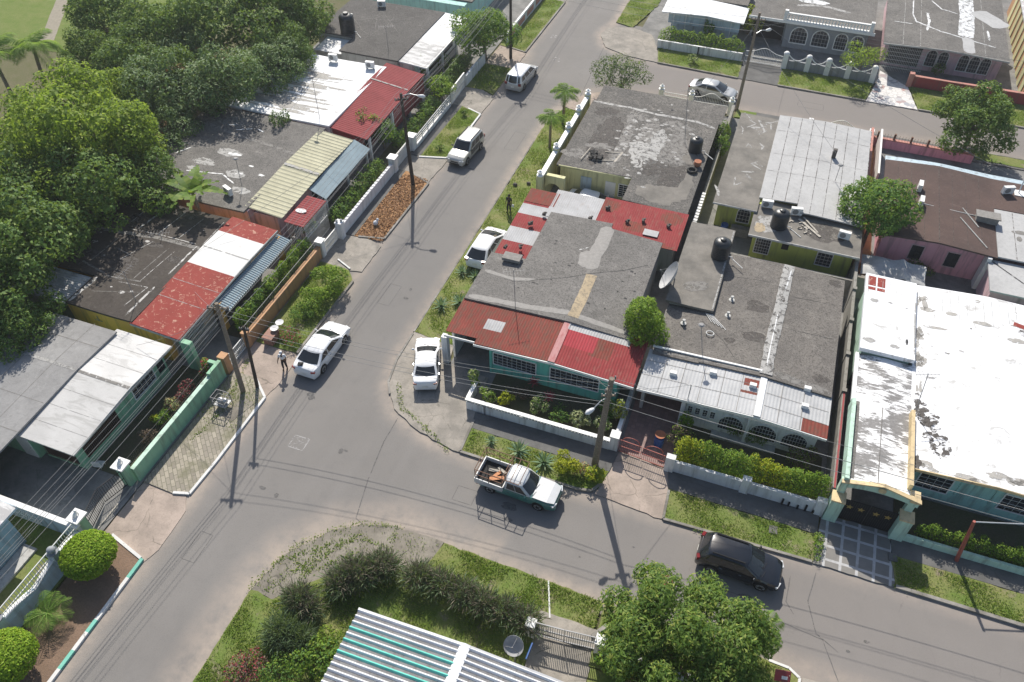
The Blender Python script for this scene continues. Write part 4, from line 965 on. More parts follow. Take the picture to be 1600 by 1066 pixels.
# ---------------------------------------------------------------- people
def skin_body(name, joints, edges, mat, parent, sub=2):
    me = bpy.data.meshes.new(name); me.from_pydata([j[0] for j in joints], edges, []); me.materials.append(M[mat])
    o = bpy.data.objects.new(name, me); COL.objects.link(o); o.parent = parent
    sk_ = o.modifiers.new('skin', 'SKIN'); sk_.use_smooth_shade = True
    for i, j in enumerate(joints): me.skin_vertices[0].data[i].radius = (j[1], j[1] * (j[2] if len(j) > 2 else 1))
    me.skin_vertices[0].data[0].use_root = True
    ss = o.modifiers.new('sub', 'SUBSURF'); ss.levels = sub; ss.render_levels = sub
    return o
def make_person(label, loc, rz, shirt, trousers, cap, stride=.10, arm=(.24, .28), hold=False):
    o = thing('person', label, 'person', (0, 0, 0)); J = []; E = []
    def add(p, r, k=1.0, to=None):
        J.append((p, r, k)); i = len(J) - 1
        if to is not None: E.append((to, i))
        return i
    pel = add((0, 0, .93), .13, .8); ab = add((0, 0, 1.08), .125, .75, pel); ch = add((0, .01, 1.28), .15, .72, ab); nk = add((0, .0, 1.46), .055, 1, ch)
    hd = add((0, .02, 1.58), .085, 1.1, nk); ht = add((0, .01, 1.68), .075, 1.1, hd)
    for s in (-1, 1):
        st = stride * s; hp = add((s * .09, 0, .86), .085, 1, pel); kn = add((s * .105, st * .5 + .03, .48), .062, 1, hp); an = add((s * .11, st, .09), .042, 1, kn); ft = add((s * .12, st + .14, .045), .04, .8, an)
        sh = add((s * .18, 0, 1.38), .062, 1, ch); el = add((s * arm[0], -.02 + (.08 if hold else 0), 1.12), .045, 1, sh); wr_ = add((s * arm[1], .06 + (.18 if hold else 0), .90 + (.15 if hold else 0)), .032, 1, el)
        pm = add((s * (arm[1] + .005), .075 + (.22 if hold else 0), .83 + (.15 if hold else 0)), .034, .6, wr_)
        for k in range(4): 
            f1 = add((s * (arm[1] + .0), .05 + .02 * k + (.24 if hold else 0), .775 - .006 * (k in (1, 2)) + (.15 if hold else 0)), .009, 1, pm); add((s * (arm[1] - .012), .055 + .02 * k + (.25 if hold else 0), .735 + (.15 if hold else 0)), .008, 1, f1)
        add((s * (arm[1] - .02), .12 + (.24 if hold else 0), .80 + (.15 if hold else 0)), .009, 1, pm)
    skin_body('body', J, E, 'skin', o)
    f = MB(); f.ball((0, .113, 1.575), .016, .02, .022, 6); f.ball((-.09, .015, 1.58), .012, .022, .03, 6); f.ball((.09, .015, 1.58), .012, .022, .03, 6); f.build('face', 'skin', o, 60)
    e = MB()
    for s in (-1, 1): e.ball((s * .032, .098, 1.605), .010, .006, .007, 6)
    e.ball((0, .10, 1.53), .022, .006, .006, 6); e.build('eyes', 'hair', o)
    # shirt and trousers follow the body
    J2 = [((0, 0, .96), .15, .8), ((0, 0, 1.10), .145, .78), ((0, .01, 1.28), .168, .74), ((0, 0, 1.41), .10, .8)]; E2 = [(0, 1), (1, 2), (2, 3)]
    for s in (-1, 1): J2 += [((s * .18, 0, 1.385), .078, 1), ((s * (arm[0] - .01), -.01 + (.05 if hold else 0), 1.19), .066, 1)]; k = len(J2); E2 += [(2, k - 2), (k - 2, k - 1)]
    skin_body('shirt', J2, E2, shirt, o)
    J3 = [((0, 0, .95), .145, .84), ((0, 0, .88), .14, .86)]; E3 = [(0, 1)]
    for s in (-1, 1): J3 += [((s * .09, 0, .82), .10, 1), ((s * .105, stride * s * .5 + .03, .48), .078, 1), ((s * .11, stride * s, .12), .062, 1)]; k = len(J3); E3 += [(1, k - 3), (k - 3, k - 2), (k - 2, k - 1)]
    skin_body('trousers', J3, E3, trousers, o)
    for s in (-1, 1):
        b = MB(); b.ball((s * .118, stride * s + .08, .045), .05, .14, .045, 8); b.build('shoe', 'rubber', o, 60)
    if cap:
        h = MB(); h.lathe([(.100, .0), (.102, .04), (.085, .085), (.04, .105), (.005, .11)], 0, .012, 1.635, 14); h.add([(-.075, .08, 1.64), (.075, .08, 1.64), (.055, .20, 1.63), (-.055, .20, 1.63), (-.075, .08, 1.652), (.075, .08, 1.652), (.055, .20, 1.642), (-.055, .20, 1.642)], [(3, 2, 1, 0), (4, 5, 6, 7), (0, 1, 5, 4), (1, 2, 6, 5), (2, 3, 7, 6), (3, 0, 4, 7)]); h.build('cap', 'cloth_white', o, 50)
    else:
        h = MB(); h.ball((0, -.01, 1.64), .105, .115, .11, 10); h.build('hair', 'hair', o, 60)
    return place(o, loc, rz)
make_person('person in a white cap, white shirt and dark trousers standing behind the white saloon', (-26.45, 28.1, .03), R(200), 'cloth_white', 'cloth_dark', True, .05, (.25, .27), True)
make_person('person in dark clothes standing on the grass verge across the road', (-18.3, 49.3, .1), R(170), 'cloth_dark', 'cloth_dark', False, .06)
bx, by = P(803, 322, .9)
d = MB(); d.obox((bx - .1, by, .88), .20, .05, .24, .2); d.tube([(bx - .16, by, .99), (bx - .1, by, 1.08), (bx - .04, by, .99)], .008, 5); single(d, 'shopping_bag', 'cloth_white', 'small white carrier bag held by the person in dark clothes', 'bag', (bx - .1, by, .76))
# ---------------------------------------------------------------- ground, roads, verges
g = MB(); g.quad((-420, -300, -.06), (420, -300, -.06), (420, 700, -.06), (-420, 700, -.06)); struct(g, 'ground', 'land')
E1 = [(-26.4, -60), (-26.4, 260)]
E2 = [(-19.9, -60), (-19.9, 13.4), (-19.35, 16), (-17.5, 18.4), (-14.2, 19.9), (-2, 19.6), (120, 19.3)]
E3 = [(120, 25.7), (-12.9, 25.8), (-14.8, 26.1), (-16.6, 26.7), (-18.1, 27.5), (-19.4, 29.3), (-19.8, 31.5), (-19.8, 64.5), (-19.1, 67.5), (-17.5, 69.8), (-15, 71.2), (-10, 72.0), (120, 72)]
E4 = [(120, 77.8), (-12.6, 78.4), (-16, 78.8), (-18.6, 79.9), (-19.9, 82.6), (-19.6, 84.5), (-19.1, 86), (-19.1, 260)]
def road():
    m = MB(); idx = {}; fs = []; att = []
    segs = [(a, b, k) for k, e in enumerate((E1, E2, E3, E4)) for a, b in zip(e[:-1], e[1:])]
    A = np.array([s[0] for s in segs], float); B = np.array([s[1] for s in segs], float); K = np.array([s[2] for s in segs]); AB = B - A; LL = (AB ** 2).sum(1)
    st = .42
    def vert(i, j):
        if (i, j) in idx: return idx[(i, j)]
        x, y = -27.2 + i * st, -24 + j * st; p = np.array([x, y]); t = np.clip(((p - A) * AB).sum(1) / LL, 0, 1); d = np.sqrt((((A + AB * t[:, None]) - p) ** 2).sum(1)); q = d.argmin()
        wd = 1.0
        if K[q] == 1 and y < 22 and x < -8: wd = 2.2
        if 76 > y > 70: wd = 1.5
        idx[(i, j)] = len(m.v); m.v.append((x, y, 0.0))
        old = 1.0 if (x > -17.5 and 70 < y < 80) else (min(1, max(0, (x + 10) / 16)) * .7 if y < 27 and x > -19 else 0)
        att.append((max(0, 1 - d[q] / wd), old, max(0, 1 - abs(y - 42) / 14) if x < -19.5 else 0)); return idx[(i, j)]
    for i in range(int(66 / st)):
        for j in range(int(190 / st)):
            x, y = -27.2 + (i + .5) * st, -24 + (j + .5) * st
            ok = x < -18.9 or 19.0 < y < 26.2 or 71.6 < y < 78.6 or (x < -11 and (11 < y < 32 or 64 < y < 86)) or (x < 12.5 and 25 < y < 27)
            if ok: m.f.append([vert(i, j), vert(i + 1, j), vert(i + 1, j + 1), vert(i, j + 1)]); m.m.append(0)
    o = struct(m, 'road', 'asphalt')
    for k, nme in enumerate(('dust', 'old', 'new')):
        a = o.data.attributes.new(nme, 'FLOAT', 'POINT'); a.data.foreach_set('value', [q[k] for q in att])
road()
# worn marks on the asphalt: chalk scribble, patch seams, tar spots
mk = MB()
c0 = P(467, 692)
for i in range(26):
    a = random.uniform(-.5, .5), random.uniform(-.45, .45); b = a[0] + random.uniform(-.28, .28), a[1] + random.uniform(-.22, .22)
    stroke(mk, [(c0[0] + a[0], c0[1] + a[1]), (c0[0] + b[0], c0[1] + b[1])], .03, flat(.004), 0, .5, .1, 0)
for q in ((-.5, -.45, .5, -.45), (.5, -.45, .5, .45), (.5, .45, -.5, .45), (-.5, .45, -.5, -.45)): stroke(mk, [(c0[0] + q[0], c0[1] + q[1]), (c0[0] + q[2], c0[1] + q[3])], .05, flat(.004), 0, .5, .1, 0)
for px, py in ((872, 93), (865, 58)): 
    x, y = P(px, py)
    for i in range(5): blob(mk, x + random.uniform(-.4, .4), y + random.uniform(-.4, .4), .12, .08, flat(.004), 0, 10)
def pxpath(*pts): return [P(*p) for p in pts]
for path, wd in ((pxpath((622, 653), (600, 690), (575, 750), (556, 810)), .06), (pxpath((556, 810), (570, 822)), .05), (pxpath((950, 60), (905, 155)), .05), (pxpath((1275, 895), (1262, 940), (1275, 990), (1310, 1020)), .06), (pxpath((1205, 965), (1285, 1000), (1310, 1066)), .05), (pxpath((1235, 900), (1228, 940), (1240, 960)), .05),
                 (pxpath((545, 470), (480, 570)), .04)):
    stroke(mk, path, wd, flat(.004), 1, .6, .3, 0)
for px, py, r in ((1353, 1003, .13), (1358, 1004, .08), (1325, 1018, .1), (655, 915, .08), (610, 900, .07), (460, 845, .06), (905, 870, .09), (990, 855, .07)):
    x, y = P(px, py); blob(mk, x, y, r, r * .6, flat(.004), 1, 12)
for px, py, r in ((497, 612, .5), (665, 622, .45), (800, 805, .5), (1150, 915, .5), (735, 262, .4), (810, 150, .4), (560, 700, .35), (420, 760, .3), (640, 460, .3)):
    x, y = P(px, py)
    for i in range(2): blob(mk, x + random.gauss(0, .5), y + random.gauss(0, .6), r * random.uniform(.3, 1), r * random.uniform(.2, .6), flat(.004 + .0003 * i), 1, 16, .5)
for x0, y0, wd, ln, a in ((-23.6, 36, .9, 2.2, 0), (-22, 58, 1.1, 3, 0), (-24.5, 14, .8, 1.8, 0), (3.5, 21.2, 1.6, 1.2, 0), (-12, 22.6, 1.2, 1.0, 0), (2, 74.6, 2.4, 1.1, 0), (-8, 75.9, 1.4, .9, 0)):
    for e in ((0, 0, 1, 0), (1, 0, 1, 1), (1, 1, 0, 1), (0, 1, 0, 0)): stroke(mk, [(x0 + e[0] * wd, y0 + e[1] * ln), (x0 + e[2] * wd, y0 + e[3] * ln)], .03, flat(.0055), 1, .6, .2, 0)
o = mk.build('road_marking', ['chalk', 'crack']); o['kind'] = 'structure'
def slab(name, poly, mat, z1=.10, z0=-.05):
    if name in ('verge', 'driveway_apron', 'corner_apron', 'planting_bed'):      # worn, uneven edges
        q = []
        for (xa, ya), (xb, yb) in zip(poly, poly[1:] + poly[:1]):
            n = max(1, min(60, int(math.hypot(xb - xa, yb - ya) / .45)))
            q += [(xa + (xb - xa) * i / n + (random.gauss(0, .035) if i else 0), ya + (yb - ya) * i / n + (random.gauss(0, .035) if i else 0)) for i in range(n)]
        poly = q
    m = MB(); m.prism(poly, z0, z1); return struct(m, name, mat)
def kerb(path, mats='kerb', wd=.16, z1=.135, name='kerb', cuts=None):
    m = MB()
    for (x0, y0), (x1, y1) in zip(path[:-1], path[1:]): m.bar((x0, y0, .035), (x1, y1, .035), wd, z1 * 2 - .07)
    return struct(m, name, mats)
arc = [p for p in E3 if -19.9 < p[0] < -12.5 and p[1] < 32][::-1]
# --- left verge, from the near end up the street
slab('planting_bed', [(-29.55, 13.7), (-29.0, 13.8), (-26.5, 13.15), (-26.5, -12), (-29.55, -12)], 'soil', .10)
cols = ['kerb_white', 'kerb_green']; yk = [13.2, 12.0, 11.0, 9.5, 8.8, 7.8, 6.8, 5.2, 3.6, 2.0, 0, -3, -12]
mm = MB(); mm.bar((-29.0, 13.85, .04), (-26.55, 13.2, .04), .17, .22, 0)
for i in range(12):
    mm.mi = i % 2 if i not in (1,) else 0
    if i == 0: mm.mi = 1
    mm.bar((-26.45, yk[i], .04), (-26.45, yk[i + 1], .04), .2, .22)
    if i == 0: mm.mi = 0
o = mm.build('painted_kerb', ['kerb_white', 'kerb_green']); o['kind'] = 'structure'
slab('driveway_apron', [(-29.6, 13.8), (-26.3, 13.1), (-26.0, 14.0), (-26.1, 16.6), (-26.7, 17.5), (-29.6, 17.4)], 'concrete_pink', .03)
slab('sidewalk', [(-29.6, 17.4), (-27.4, 17.3), (-26.55, 17.6), (-26.4, 25.4), (-27.9, 26.7), (-29.6, 26.7)], 'pavers', .10)
kerb([(-27.5, 17.35), (-26.55, 17.62), (-26.42, 20.2), (-26.38, 25.45), (-27.75, 26.6)], 'kerb_white')
slab('driveway_apron', [(-29.7, 26.7), (-27.8, 26.7), (-26.4, 25.5), (-26.2, 26.5), (-26.2, 28.8), (-26.6, 29.6), (-29.7, 29.6)], 'concrete_pink', .035)
slab('verge', [(-29.7, 29.6), (-26.5, 29.6), (-26.35, 37.4), (-27.2, 38.4), (-29.7, 38.6)], 'turf', .09); kerb([(-26.45, 29.6), (-26.32, 37.4)])
slab('driveway_apron', [(-29.8, 38.6), (-27.2, 38.4), (-26.2, 38.6), (-26.2, 41.8), (-27.2, 42.2), (-29.8, 42.2)], 'concrete', .06)
slab('planting_bed', [(-28.75, 42.2), (-26.4, 42.6), (-26.2, 50.7), (-28.5, 51.7), (-28.75, 51.7)], 'mulch', .10); kerb([(-28.4, 42.25), (-26.35, 42.7), (-26.15, 50.7), (-28.4, 51.7)], 'kerb')
slab('sidewalk', [(-29.75, 42.2), (-28.75, 42.2), (-28.75, 51.7), (-29.6, 51.7)], 'walk', .105)
slab('driveway_apron', [(-29.7, 51.7), (-28.4, 51.75), (-26.2, 50.9), (-26.0, 54.6), (-28.6, 54.2), (-29.7, 54.2)], 'concrete', .055)
slab('verge', [(-28.55, 54.15), (-26.15, 54.8), (-26.1, 62.6), (-28.3, 63.4)], 'turf', .10); kerb([(-28.6, 54.1), (-26.15, 54.75), (-26.1, 62.6), (-27.6, 63.2)], 'kerb_white')
slab('sidewalk', [(-29.6, 54.2), (-28.55, 54.15), (-28.3, 63.4), (-29.5, 63.4)], 'walk', .105)
slab('driveway_apron', [(-29.6, 63.4), (-27.6, 63.25), (-26.1, 62.8), (-26.0, 65.8), (-27.6, 67.0), (-29.6, 67.0)], 'concrete', .06)
slab('verge', [(-29.4, 67.0), (-27.4, 67.0), (-26.3, 66.4), (-26.2, 72.0), (-29.3, 72.0)], 'turf', .10)
slab('driveway_apron', [(-29.4, 72.0), (-26.1, 72.0), (-26.1, 75.6), (-29.3, 76.4)], 'concrete_pink', .06)
slab('verge', [(-29.3, 76.4), (-28.1, 76.2), (-26.3, 75.8), (-26.1, 89), (-28.4, 89.5)], 'turf', .10); kerb([(-28.4, 76.3), (-26.25, 75.8), (-26.0, 89)])
slab('driveway_apron', [(-28.6, 89.5), (-26.0, 89), (-26, 95), (-28.5, 95)], 'concrete', .06)
slab('verge', [(-28.5, 95), (-26.1, 95), (-26.1, 150), (-28.5, 150)], 'turf', .10)
# --- right side of the main street
slab('corner_apron', arc + [(-12.95, 28.4), (-13.4, 32.0), (-16.4, 32.3), (-16.7, 33.9), (-19.8, 34.2)], 'concrete', .08)
kerb([(-19.82, 34), (-19.8, 31.4), (-19.45, 29.4), (-18.9, 28.5)], 'kerb', .14, .13)
slab('verge', [(-19.75, 34.2), (-16.35, 33.9), (-16.35, 64), (-17.0, 66), (-18.9, 66.5), (-19.75, 64)], 'turf', .10); kerb([(-19.82, 34.2), (-19.82, 60)], 'kerb', .12, .12)
slab('corner_apron', [(-19.3, 66.8), (-18.4, 66.5), (-16.4, 66.2), (-16.2, 70.5), (-15.2, 71.3), (-17.6, 69.9)], 'concrete_pink', .07)
slab('verge', [(-16.2, 66.5), (-15.6, 71.4), (-10, 72.0), (-8.8, 72.0), (-8.8, 70.8), (-16.0, 69.0)], 'turf', .10)
slab('driveway_apron', [(-8.8, 70.8), (-8.8, 72), (-3.6, 72), (-3.6, 70.8)], 'concrete', .06)
slab('verge', [(-3.4, 70.4), (-3.4, 71.9), (-1.5, 71.9), (-1.5, 70.4)], 'turf', .1); slab('sidewalk', [(-1.5, 70.3), (-1.5, 71.95), (60, 71.9), (60, 70.2)], 'walk', .09)
slab('verge', [(17.8, 70.6), (17.8, 71.9), (60, 71.9), (60, 70.6)], 'turf', .12)
kerb([(-15.6, 71.4), (-10, 72.02)], 'kerb'); kerb([(16.5, 72), (60, 71.9)], 'kerb')
# --- upper street, far side
slab('corner_apron', [(-19.9, 82.6), (-18.6, 79.9), (-16, 78.8), (-12.6, 78.4), (-13.4, 81.7), (-14.6, 84.4), (-17, 85.4), (-19.5, 84.5)], 'concrete', .07)
slab('verge', [(-19.05, 86), (-17, 85.4), (-15.6, 92), (-16, 120), (-19.0, 120)], 'turf', .10)
slab('verge', [(-12.6, 78.4), (-4.3, 78.0), (-4.3, 81.6), (-13.3, 81.6)], 'turf', .10); kerb([(-12.6, 78.4), (-4.3, 78.0)], 'kerb')
slab('driveway_apron', [(-4.3, 78.0), (-.3, 77.9), (-.3, 81.8), (-4.3, 81.8)], 'walk', .06)
slab('verge', [(-.3, 77.9), (8.1, 77.8), (8.6, 81.6), (-.3, 81.6)], 'turf', .10); kerb([(-.3, 77.9), (8.1, 77.8)], 'kerb')
slab('driveway_apron', [(8.15, 77.75), (12.9, 77.75), (11.9, 82.0), (9.2, 84.5), (8.9, 81.6)], 'crazy', .09)
slab('verge', [(12.95, 77.8), (60, 77.7), (60, 82.2), (12.0, 82.2)], 'turf', .10); kerb([(12.95, 77.8), (60, 77.7)], 'kerb')
# --- lower street, far side
slab('verge', [(-12.85, 25.85), (-12.2, 25.75), (-5.2, 25.75), (-4.2, 26.2), (-3.9, 27.55), (-12.9, 27.75)], 'turf', .10); kerb([(-12.95, 28.4), (-12.85, 25.85), (-5.4, 25.72), (-4.5, 25.9), (-4.1, 26.6)], 'kerb', .16, .14)
slab('sidewalk', [(-12.9, 27.75), (-3.9, 27.55), (-3.7, 29.2), (-13.1, 29.0)], 'walk', .11)
slab('driveway_apron', [(-4.1, 26.5), (-4.3, 25.75), (-.2, 25.5), (-.3, 27.6), (-.6, 28.9), (-3.8, 29.3)], 'concrete_pink', .05)
slab('verge', [(-.2, 25.5), (8.15, 25.7), (8.2, 27.5), (-.3, 27.6)], 'turf', .10); kerb([(-.25, 27.5), (-.15, 25.5), (8.1, 25.68)], 'kerb', .15, .14)
slab('sidewalk', [(-.3, 27.6), (8.2, 27.5), (8.2, 28.9), (-.6, 28.9)], 'walk', .11)
slab('driveway_apron', [(8.15, 25.6), (12.4, 25.65), (12.0, 29.0), (8.3, 29.0), (8.2, 27)], 'tile_grey', .075)
slab('verge', [(12.45, 25.7), (60, 25.6), (60, 27.6), (12.2, 27.6)], 'turf', .10); kerb([(12.45, 25.72), (60, 25.6)], 'kerb', .2, .15)
slab('sidewalk', [(12.2, 27.6), (60, 27.6), (60, 28.8), (12.05, 28.9)], 'walk', .11)
# --- lower street, near side
slab('corner_apron', [(-19.85, 13.7), (-19.35, 16), (-17.5, 18.4), (-16, 19.3), (-14.2, 19.85), (-11.3, 19.85), (-11.6, 18.4), (-12.5, 17.6), (-15, 16.9), (-17.3, 15.0), (-18.5, 13.6)], 'mossy', .09)
slab('verge', [(-19.85, 13.7), (-18.5, 13.6), (-17.3, 15.0), (-15, 16.9), (-12.5, 17.6), (-12.5, 13.0), (-13.5, 5), (-13.5, -20), (-19.85, -20)], 'turf', .10)
slab('verge', [(-11.25, 19.8), (-2.1, 19.5), (-2.0, 17.4), (-4.9, 17.2), (-12.5, 17.0), (-12.5, 17.65), (-11.6, 18.4)], 'turf', .10)
slab('driveway_apron', [(-5.0, 17.9), (-1.9, 17.9), (-1.7, 16.9), (-5.0, 16.7)], 'concrete', .13)
slab('verge', [(-1.9, 19.5), (5.0, 19.4), (6.9, 19.4), (7.6, 19.35), (8.2, 19.0), (8.3, 16), (-1.8, 16)], 'turf', .095); kerb([(6.6, 19.38), (7.6, 19.33), (8.15, 19.0), (8.2, 16)], 'kerb_white', .13, .13)
slab('driveway_apron', [(8.3, 19.1), (12, 19.3), (12, 12), (8.3, 12)], 'concrete', .05); slab('verge', [(12, 19.3), (60, 19.2), (60, 14), (12, 14)], 'turf', .10)
# --- yards
slab('yard', [(-48, 26.1), (-29.7, 26.1), (-29.6, 64.0), (-48, 64.0)], 'concrete_dark', .02)
slab('yard', [(-48, 13.4), (-29.7, 13.4), (-29.7, 26.1), (-48, 26.1)], 'concrete_dark', .025)
slab('garden', [(-48, -20), (-29.7, -20), (-29.7, 13.4), (-48, 13.4)], 'turf', .03); slab('yard', [(-48, 64), (-29.6, 64), (-29.3, 140), (-48, 140)], 'concrete_dark', .025)
slab('yard', [(-16.3, 32.0), (-3.9, 29.2), (60, 29.0), (60, 70.3), (-16.2, 70.3)], 'concrete_dark', .02)
slab('garden', [(-12.9, 29.1), (-4.2, 29.3), (-4.3, 32.6), (-13.0, 32.6)], 'garden', .12); slab('garden', [(-.2, 29.1), (8.1, 29.1), (8.0, 33), (-.2, 33)], 'garden', .10)
slab('yard', [(-3.7, 29.3), (-.6, 29.0), (-.7, 36), (-3.8, 36)], 'tile_red', .06)
slab('garden', [(12.2, 29), (60, 28.9), (60, 32), (12.2, 32)], 'garden', .08)
slab('yard', [(-16, 85.4), (-13.4, 81.7), (60, 82.2), (60, 140), (-16, 140)], 'concrete_dark', .02)
slab('garden', [(-12.5, 17.0), (-4.9, 17.2), (-4.6, 10), (-12.5, 8), (-13.5, 5), (-13.5, 13)], 'turf', .07); slab('yard', [(-4.85, 16.7), (-1.7, 16.9), (-1.5, 6), (-12, 4), (-12.4, 7.9), (-4.6, 10)], 'concrete', .04)
slab('garden', [(-1.7, 16.0), (60, 14), (60, -10), (-1.5, -10)], 'turf', .04)
slab('garden', [(-33.2, 17.2), (-30.1, 17.2), (-30.1, 26.0), (-33.2, 26.0)], 'garden', .06); slab('garden', [(-32.2, 29.5), (-30.2, 29.5), (-29.8, 38.9), (-32.2, 38.9)], 'garden', .06)
slab('garden', [(-31.9, 42.4), (-30.0, 42.4), (-29.6, 63.4), (-31.9, 63.4)], 'garden', .06)
# --- open field beyond the wood
slab('field', [(-160, 52), (-60, 60), (-58, 105), (-70, 160), (-160, 160)], 'field', -.03); m = MB(); stroke(m, [P(120, -40, 0), P(98, 0, 0), P(82, 40, 0), P(70, 70, 0)], 1.5, flat(-.03), 0, .4, .8, .01); struct(m, 'path', 'track')
# --- grass blades on everything that is mown turf
GP = [([(-29.6, 29.7), (-26.6, 29.7), (-26.45, 37.4), (-29.6, 38.4)], .9), ([(-28.4, 54.3), (-26.3, 54.9), (-26.2, 62.5), (-28.2, 63.2)], 1), ([(-29.3, 67.1), (-26.4, 66.6), (-26.3, 71.9), (-29.3, 71.9)], .8), ([(-28.2, 76.3), (-26.4, 75.9), (-26.3, 89), (-28.3, 89.3)], .8),
      ([(-19.65, 34.2), (-16.45, 34), (-16.45, 64), (-17, 66), (-18.9, 66.4), (-19.65, 64)], .8), ([(-16, 69.2), (-15.6, 71.2), (-10, 71.8), (-8.9, 71.8), (-8.9, 71)], .8), ([(-19, 86.2), (-17, 85.6), (-15.7, 92), (-16, 115), (-18.9, 115)], .7), ([(-12.5, 78.6), (-4.4, 78.2), (-4.4, 81.5), (-13.2, 81.5)], .8),
      ([(-.2, 78.1), (8.0, 78), (8.4, 81.5), (-.2, 81.5)], .7), ([(13, 78), (24, 78), (24, 82), (12.2, 82)], .7), ([(-12.7, 26), (-5.3, 25.9), (-4.4, 26.3), (-4.1, 27.5), (-12.7, 27.6)], 1.2), ([(-.1, 25.7), (8.05, 25.85), (8.1, 27.4), (-.2, 27.5)], 1.3), ([(12.5, 25.9), (21, 25.85), (21, 27.5), (12.3, 27.5)], 1.3),
      ([(-19.8, 13.5), (-18.5, 13.4), (-17.3, 14.8), (-15, 16.7), (-12.6, 17.4), (-12.6, 13), (-13.5, 5), (-19.8, 5)], 1.6), ([(-11.2, 19.75), (-2.1, 19.5), (-2, 18), (-5, 18), (-5, 17.3), (-12.4, 17.1), (-11.6, 18.4)], 1.7), ([(-1.8, 19.4), (7.6, 19.2), (8.1, 16.1), (-1.7, 16.1)], 1.2), ([(-19.7, 13.8), (-19.3, 16), (-17.5, 18.3), (-14.2, 19.7), (-11.4, 19.7), (-11.7, 18.4), (-12.6, 17.7), (-15, 17), (-17.3, 15.1), (-18.5, 13.7)], .12), ([(-29.6, 22.5), (-26.7, 22.5), (-26.6, 25.3), (-27.9, 26.5), (-29.6, 26.5)], .25),
      ([(-12.4, 17), (-5, 17.1), (-4.7, 10), (-13, 8)], .8)]
GV = grass_patch(GP, 300, .075); o = quads_mesh('grass', GV, 'grass'); tag(o, 'short green and straw coloured grass on the verges', 'grass', kind='stuff')
# weeds growing in joints of the corner aprons and pavers
WQ = []
for path in (pxpath((515, 850), (480, 880), (440, 905), (415, 925)), pxpath((565, 835), (540, 850), (500, 870), (470, 900)), pxpath((385, 925), (420, 890), (460, 855), (520, 828), (570, 818), (628, 826)), pxpath((565, 838), (590, 852), (610, 860)), pxpath((470, 905), (500, 880), (520, 862)), pxpath((430, 880), (520, 850), (560, 845)), pxpath((455, 870), (480, 895), (520, 880), (560, 862)), pxpath((620, 826), (612, 850)), pxpath((622, 600), (628, 640), (650, 655), (700, 705)), pxpath((390, 560), (350, 640), (300, 690)), pxpath((1393, 915), (1440, 930)), pxpath((1080, 828), (1180, 855))):
    for (x0, y0), (x1, y1) in zip(path[:-1], path[1:]):
        n = int(math.hypot(x1 - x0, y1 - y0) * 38)
        for i in range(n):
            t = random.random(); WQ.append((x0 + (x1 - x0) * t + random.gauss(0, .10), y0 + (y1 - y0) * t + random.gauss(0, .10), .13))
WQ = np.array(WQ); o = quads_mesh('weeds', leaf_quads(WQ, np.tile([0, 0, 1.0], (len(WQ), 1)), .12, .05, .7), 'grass'); tag(o, 'low weeds growing in the cracks of the corner paving', 'weeds', kind='stuff')
LQ = []
for i in range(5200):
    u, v = random.random(), random.random(); x = -28.7 + 2.35 * u; y = 42.3 + 8.9 * v
    if random.random() < .85: LQ.append((x, y, .115 + .03 * random.random()))
LQ = np.array(LQ); o = quads_mesh('fallen_leaves', leaf_quads(LQ, np.tile([0, 0, 1.0], (len(LQ), 1)), .16, .09, .45), 'leaf_dry'); tag(o, 'brown fallen leaves covering the kerbside bed', 'fallen leaves', kind='stuff')
# ---------------------------------------------------------------- houses left of the main street
def wallbox(parent, x0, x1, y0, y1, z1, mat, name='wall', z0=0.0):
    m = MB(); m.box(x0, x1, y0, y1, z0, z1); return m.build(name, mat, parent)
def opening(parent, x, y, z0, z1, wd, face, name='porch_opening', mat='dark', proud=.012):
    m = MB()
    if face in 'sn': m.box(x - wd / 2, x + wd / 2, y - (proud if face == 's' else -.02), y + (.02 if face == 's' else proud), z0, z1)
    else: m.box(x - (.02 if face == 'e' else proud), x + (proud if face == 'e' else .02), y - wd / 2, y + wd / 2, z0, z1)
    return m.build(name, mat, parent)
def fascia(parent, path, h=.16, mat='trim', wd=.05):
    m = MB()
    for a, b in zip(path[:-1], path[1:]): m.bar(a, b, wd, h)
    return m.build('fascia', mat, parent)
def grille_fence(mb, a, b, z0, z1, gap=.13, r=.022): railing(mb, a, b, z0, z1, gap, r)
# L0 pale blue house at the near left corner
h = thing('house', 'pale blue house at the bottom left corner behind the white railed wall', 'house', (-38, 6, 0))
wallbox(h, -46, -33.25, -6, 11.9, 2.7, 'sky')
m = MB(); sheet(m, -47, -33.0, -7, 12.5, gable(2.78, .7, -40, -47, -33.0), 4, 4, .1); m.build('roof', 'roof_white_dirty', h)
f = MB(); f.bar((-33.02, -7, 2.70), (-33.02, 12.5, 2.70), .05, .16); f.bar((-47, 12.52, 2.9), (-33, 12.52, 2.74), .05, .16); f.build('fascia', 'palebl', h)
make_window(h, -33.25, 8.6, 1.0, 2.1, 1.4, 'e')
st = MB(); st.box(-33.2, -32.3, -2, 11.7, 0, .16); st.build('plinth', 'ltgrey', h)
def scal(t):  # dipping rail
    u = (t * 2.0) % 1.0; return 2.15 - .55 * math.sin(math.pi * u) ** .7
w_ = thing('front_wall', 'blue white garden wall with dipping white railings at the bottom left', 'wall', (-29.95, 3, 0))
wallbox(w_, -30.12, -29.88, -10, 12.95, 1.0, 'palebl', 'masonry')
wv = MB()
n = 80
for i in range(n):       # scalloped top of the masonry
    y0, y1 = -10 + 22.95 * i / n, -10 + 22.95 * (i + 1) / n; zz_ = 1.0 + .42 * abs(math.cos(math.pi * (y0 + .4) / 4.0)) ** .8; wv.box(-30.11, -29.89, y0, y1, 1.0, zz_)
wv.build('scalloped_top', 'palebl', w_)
ed = MB()
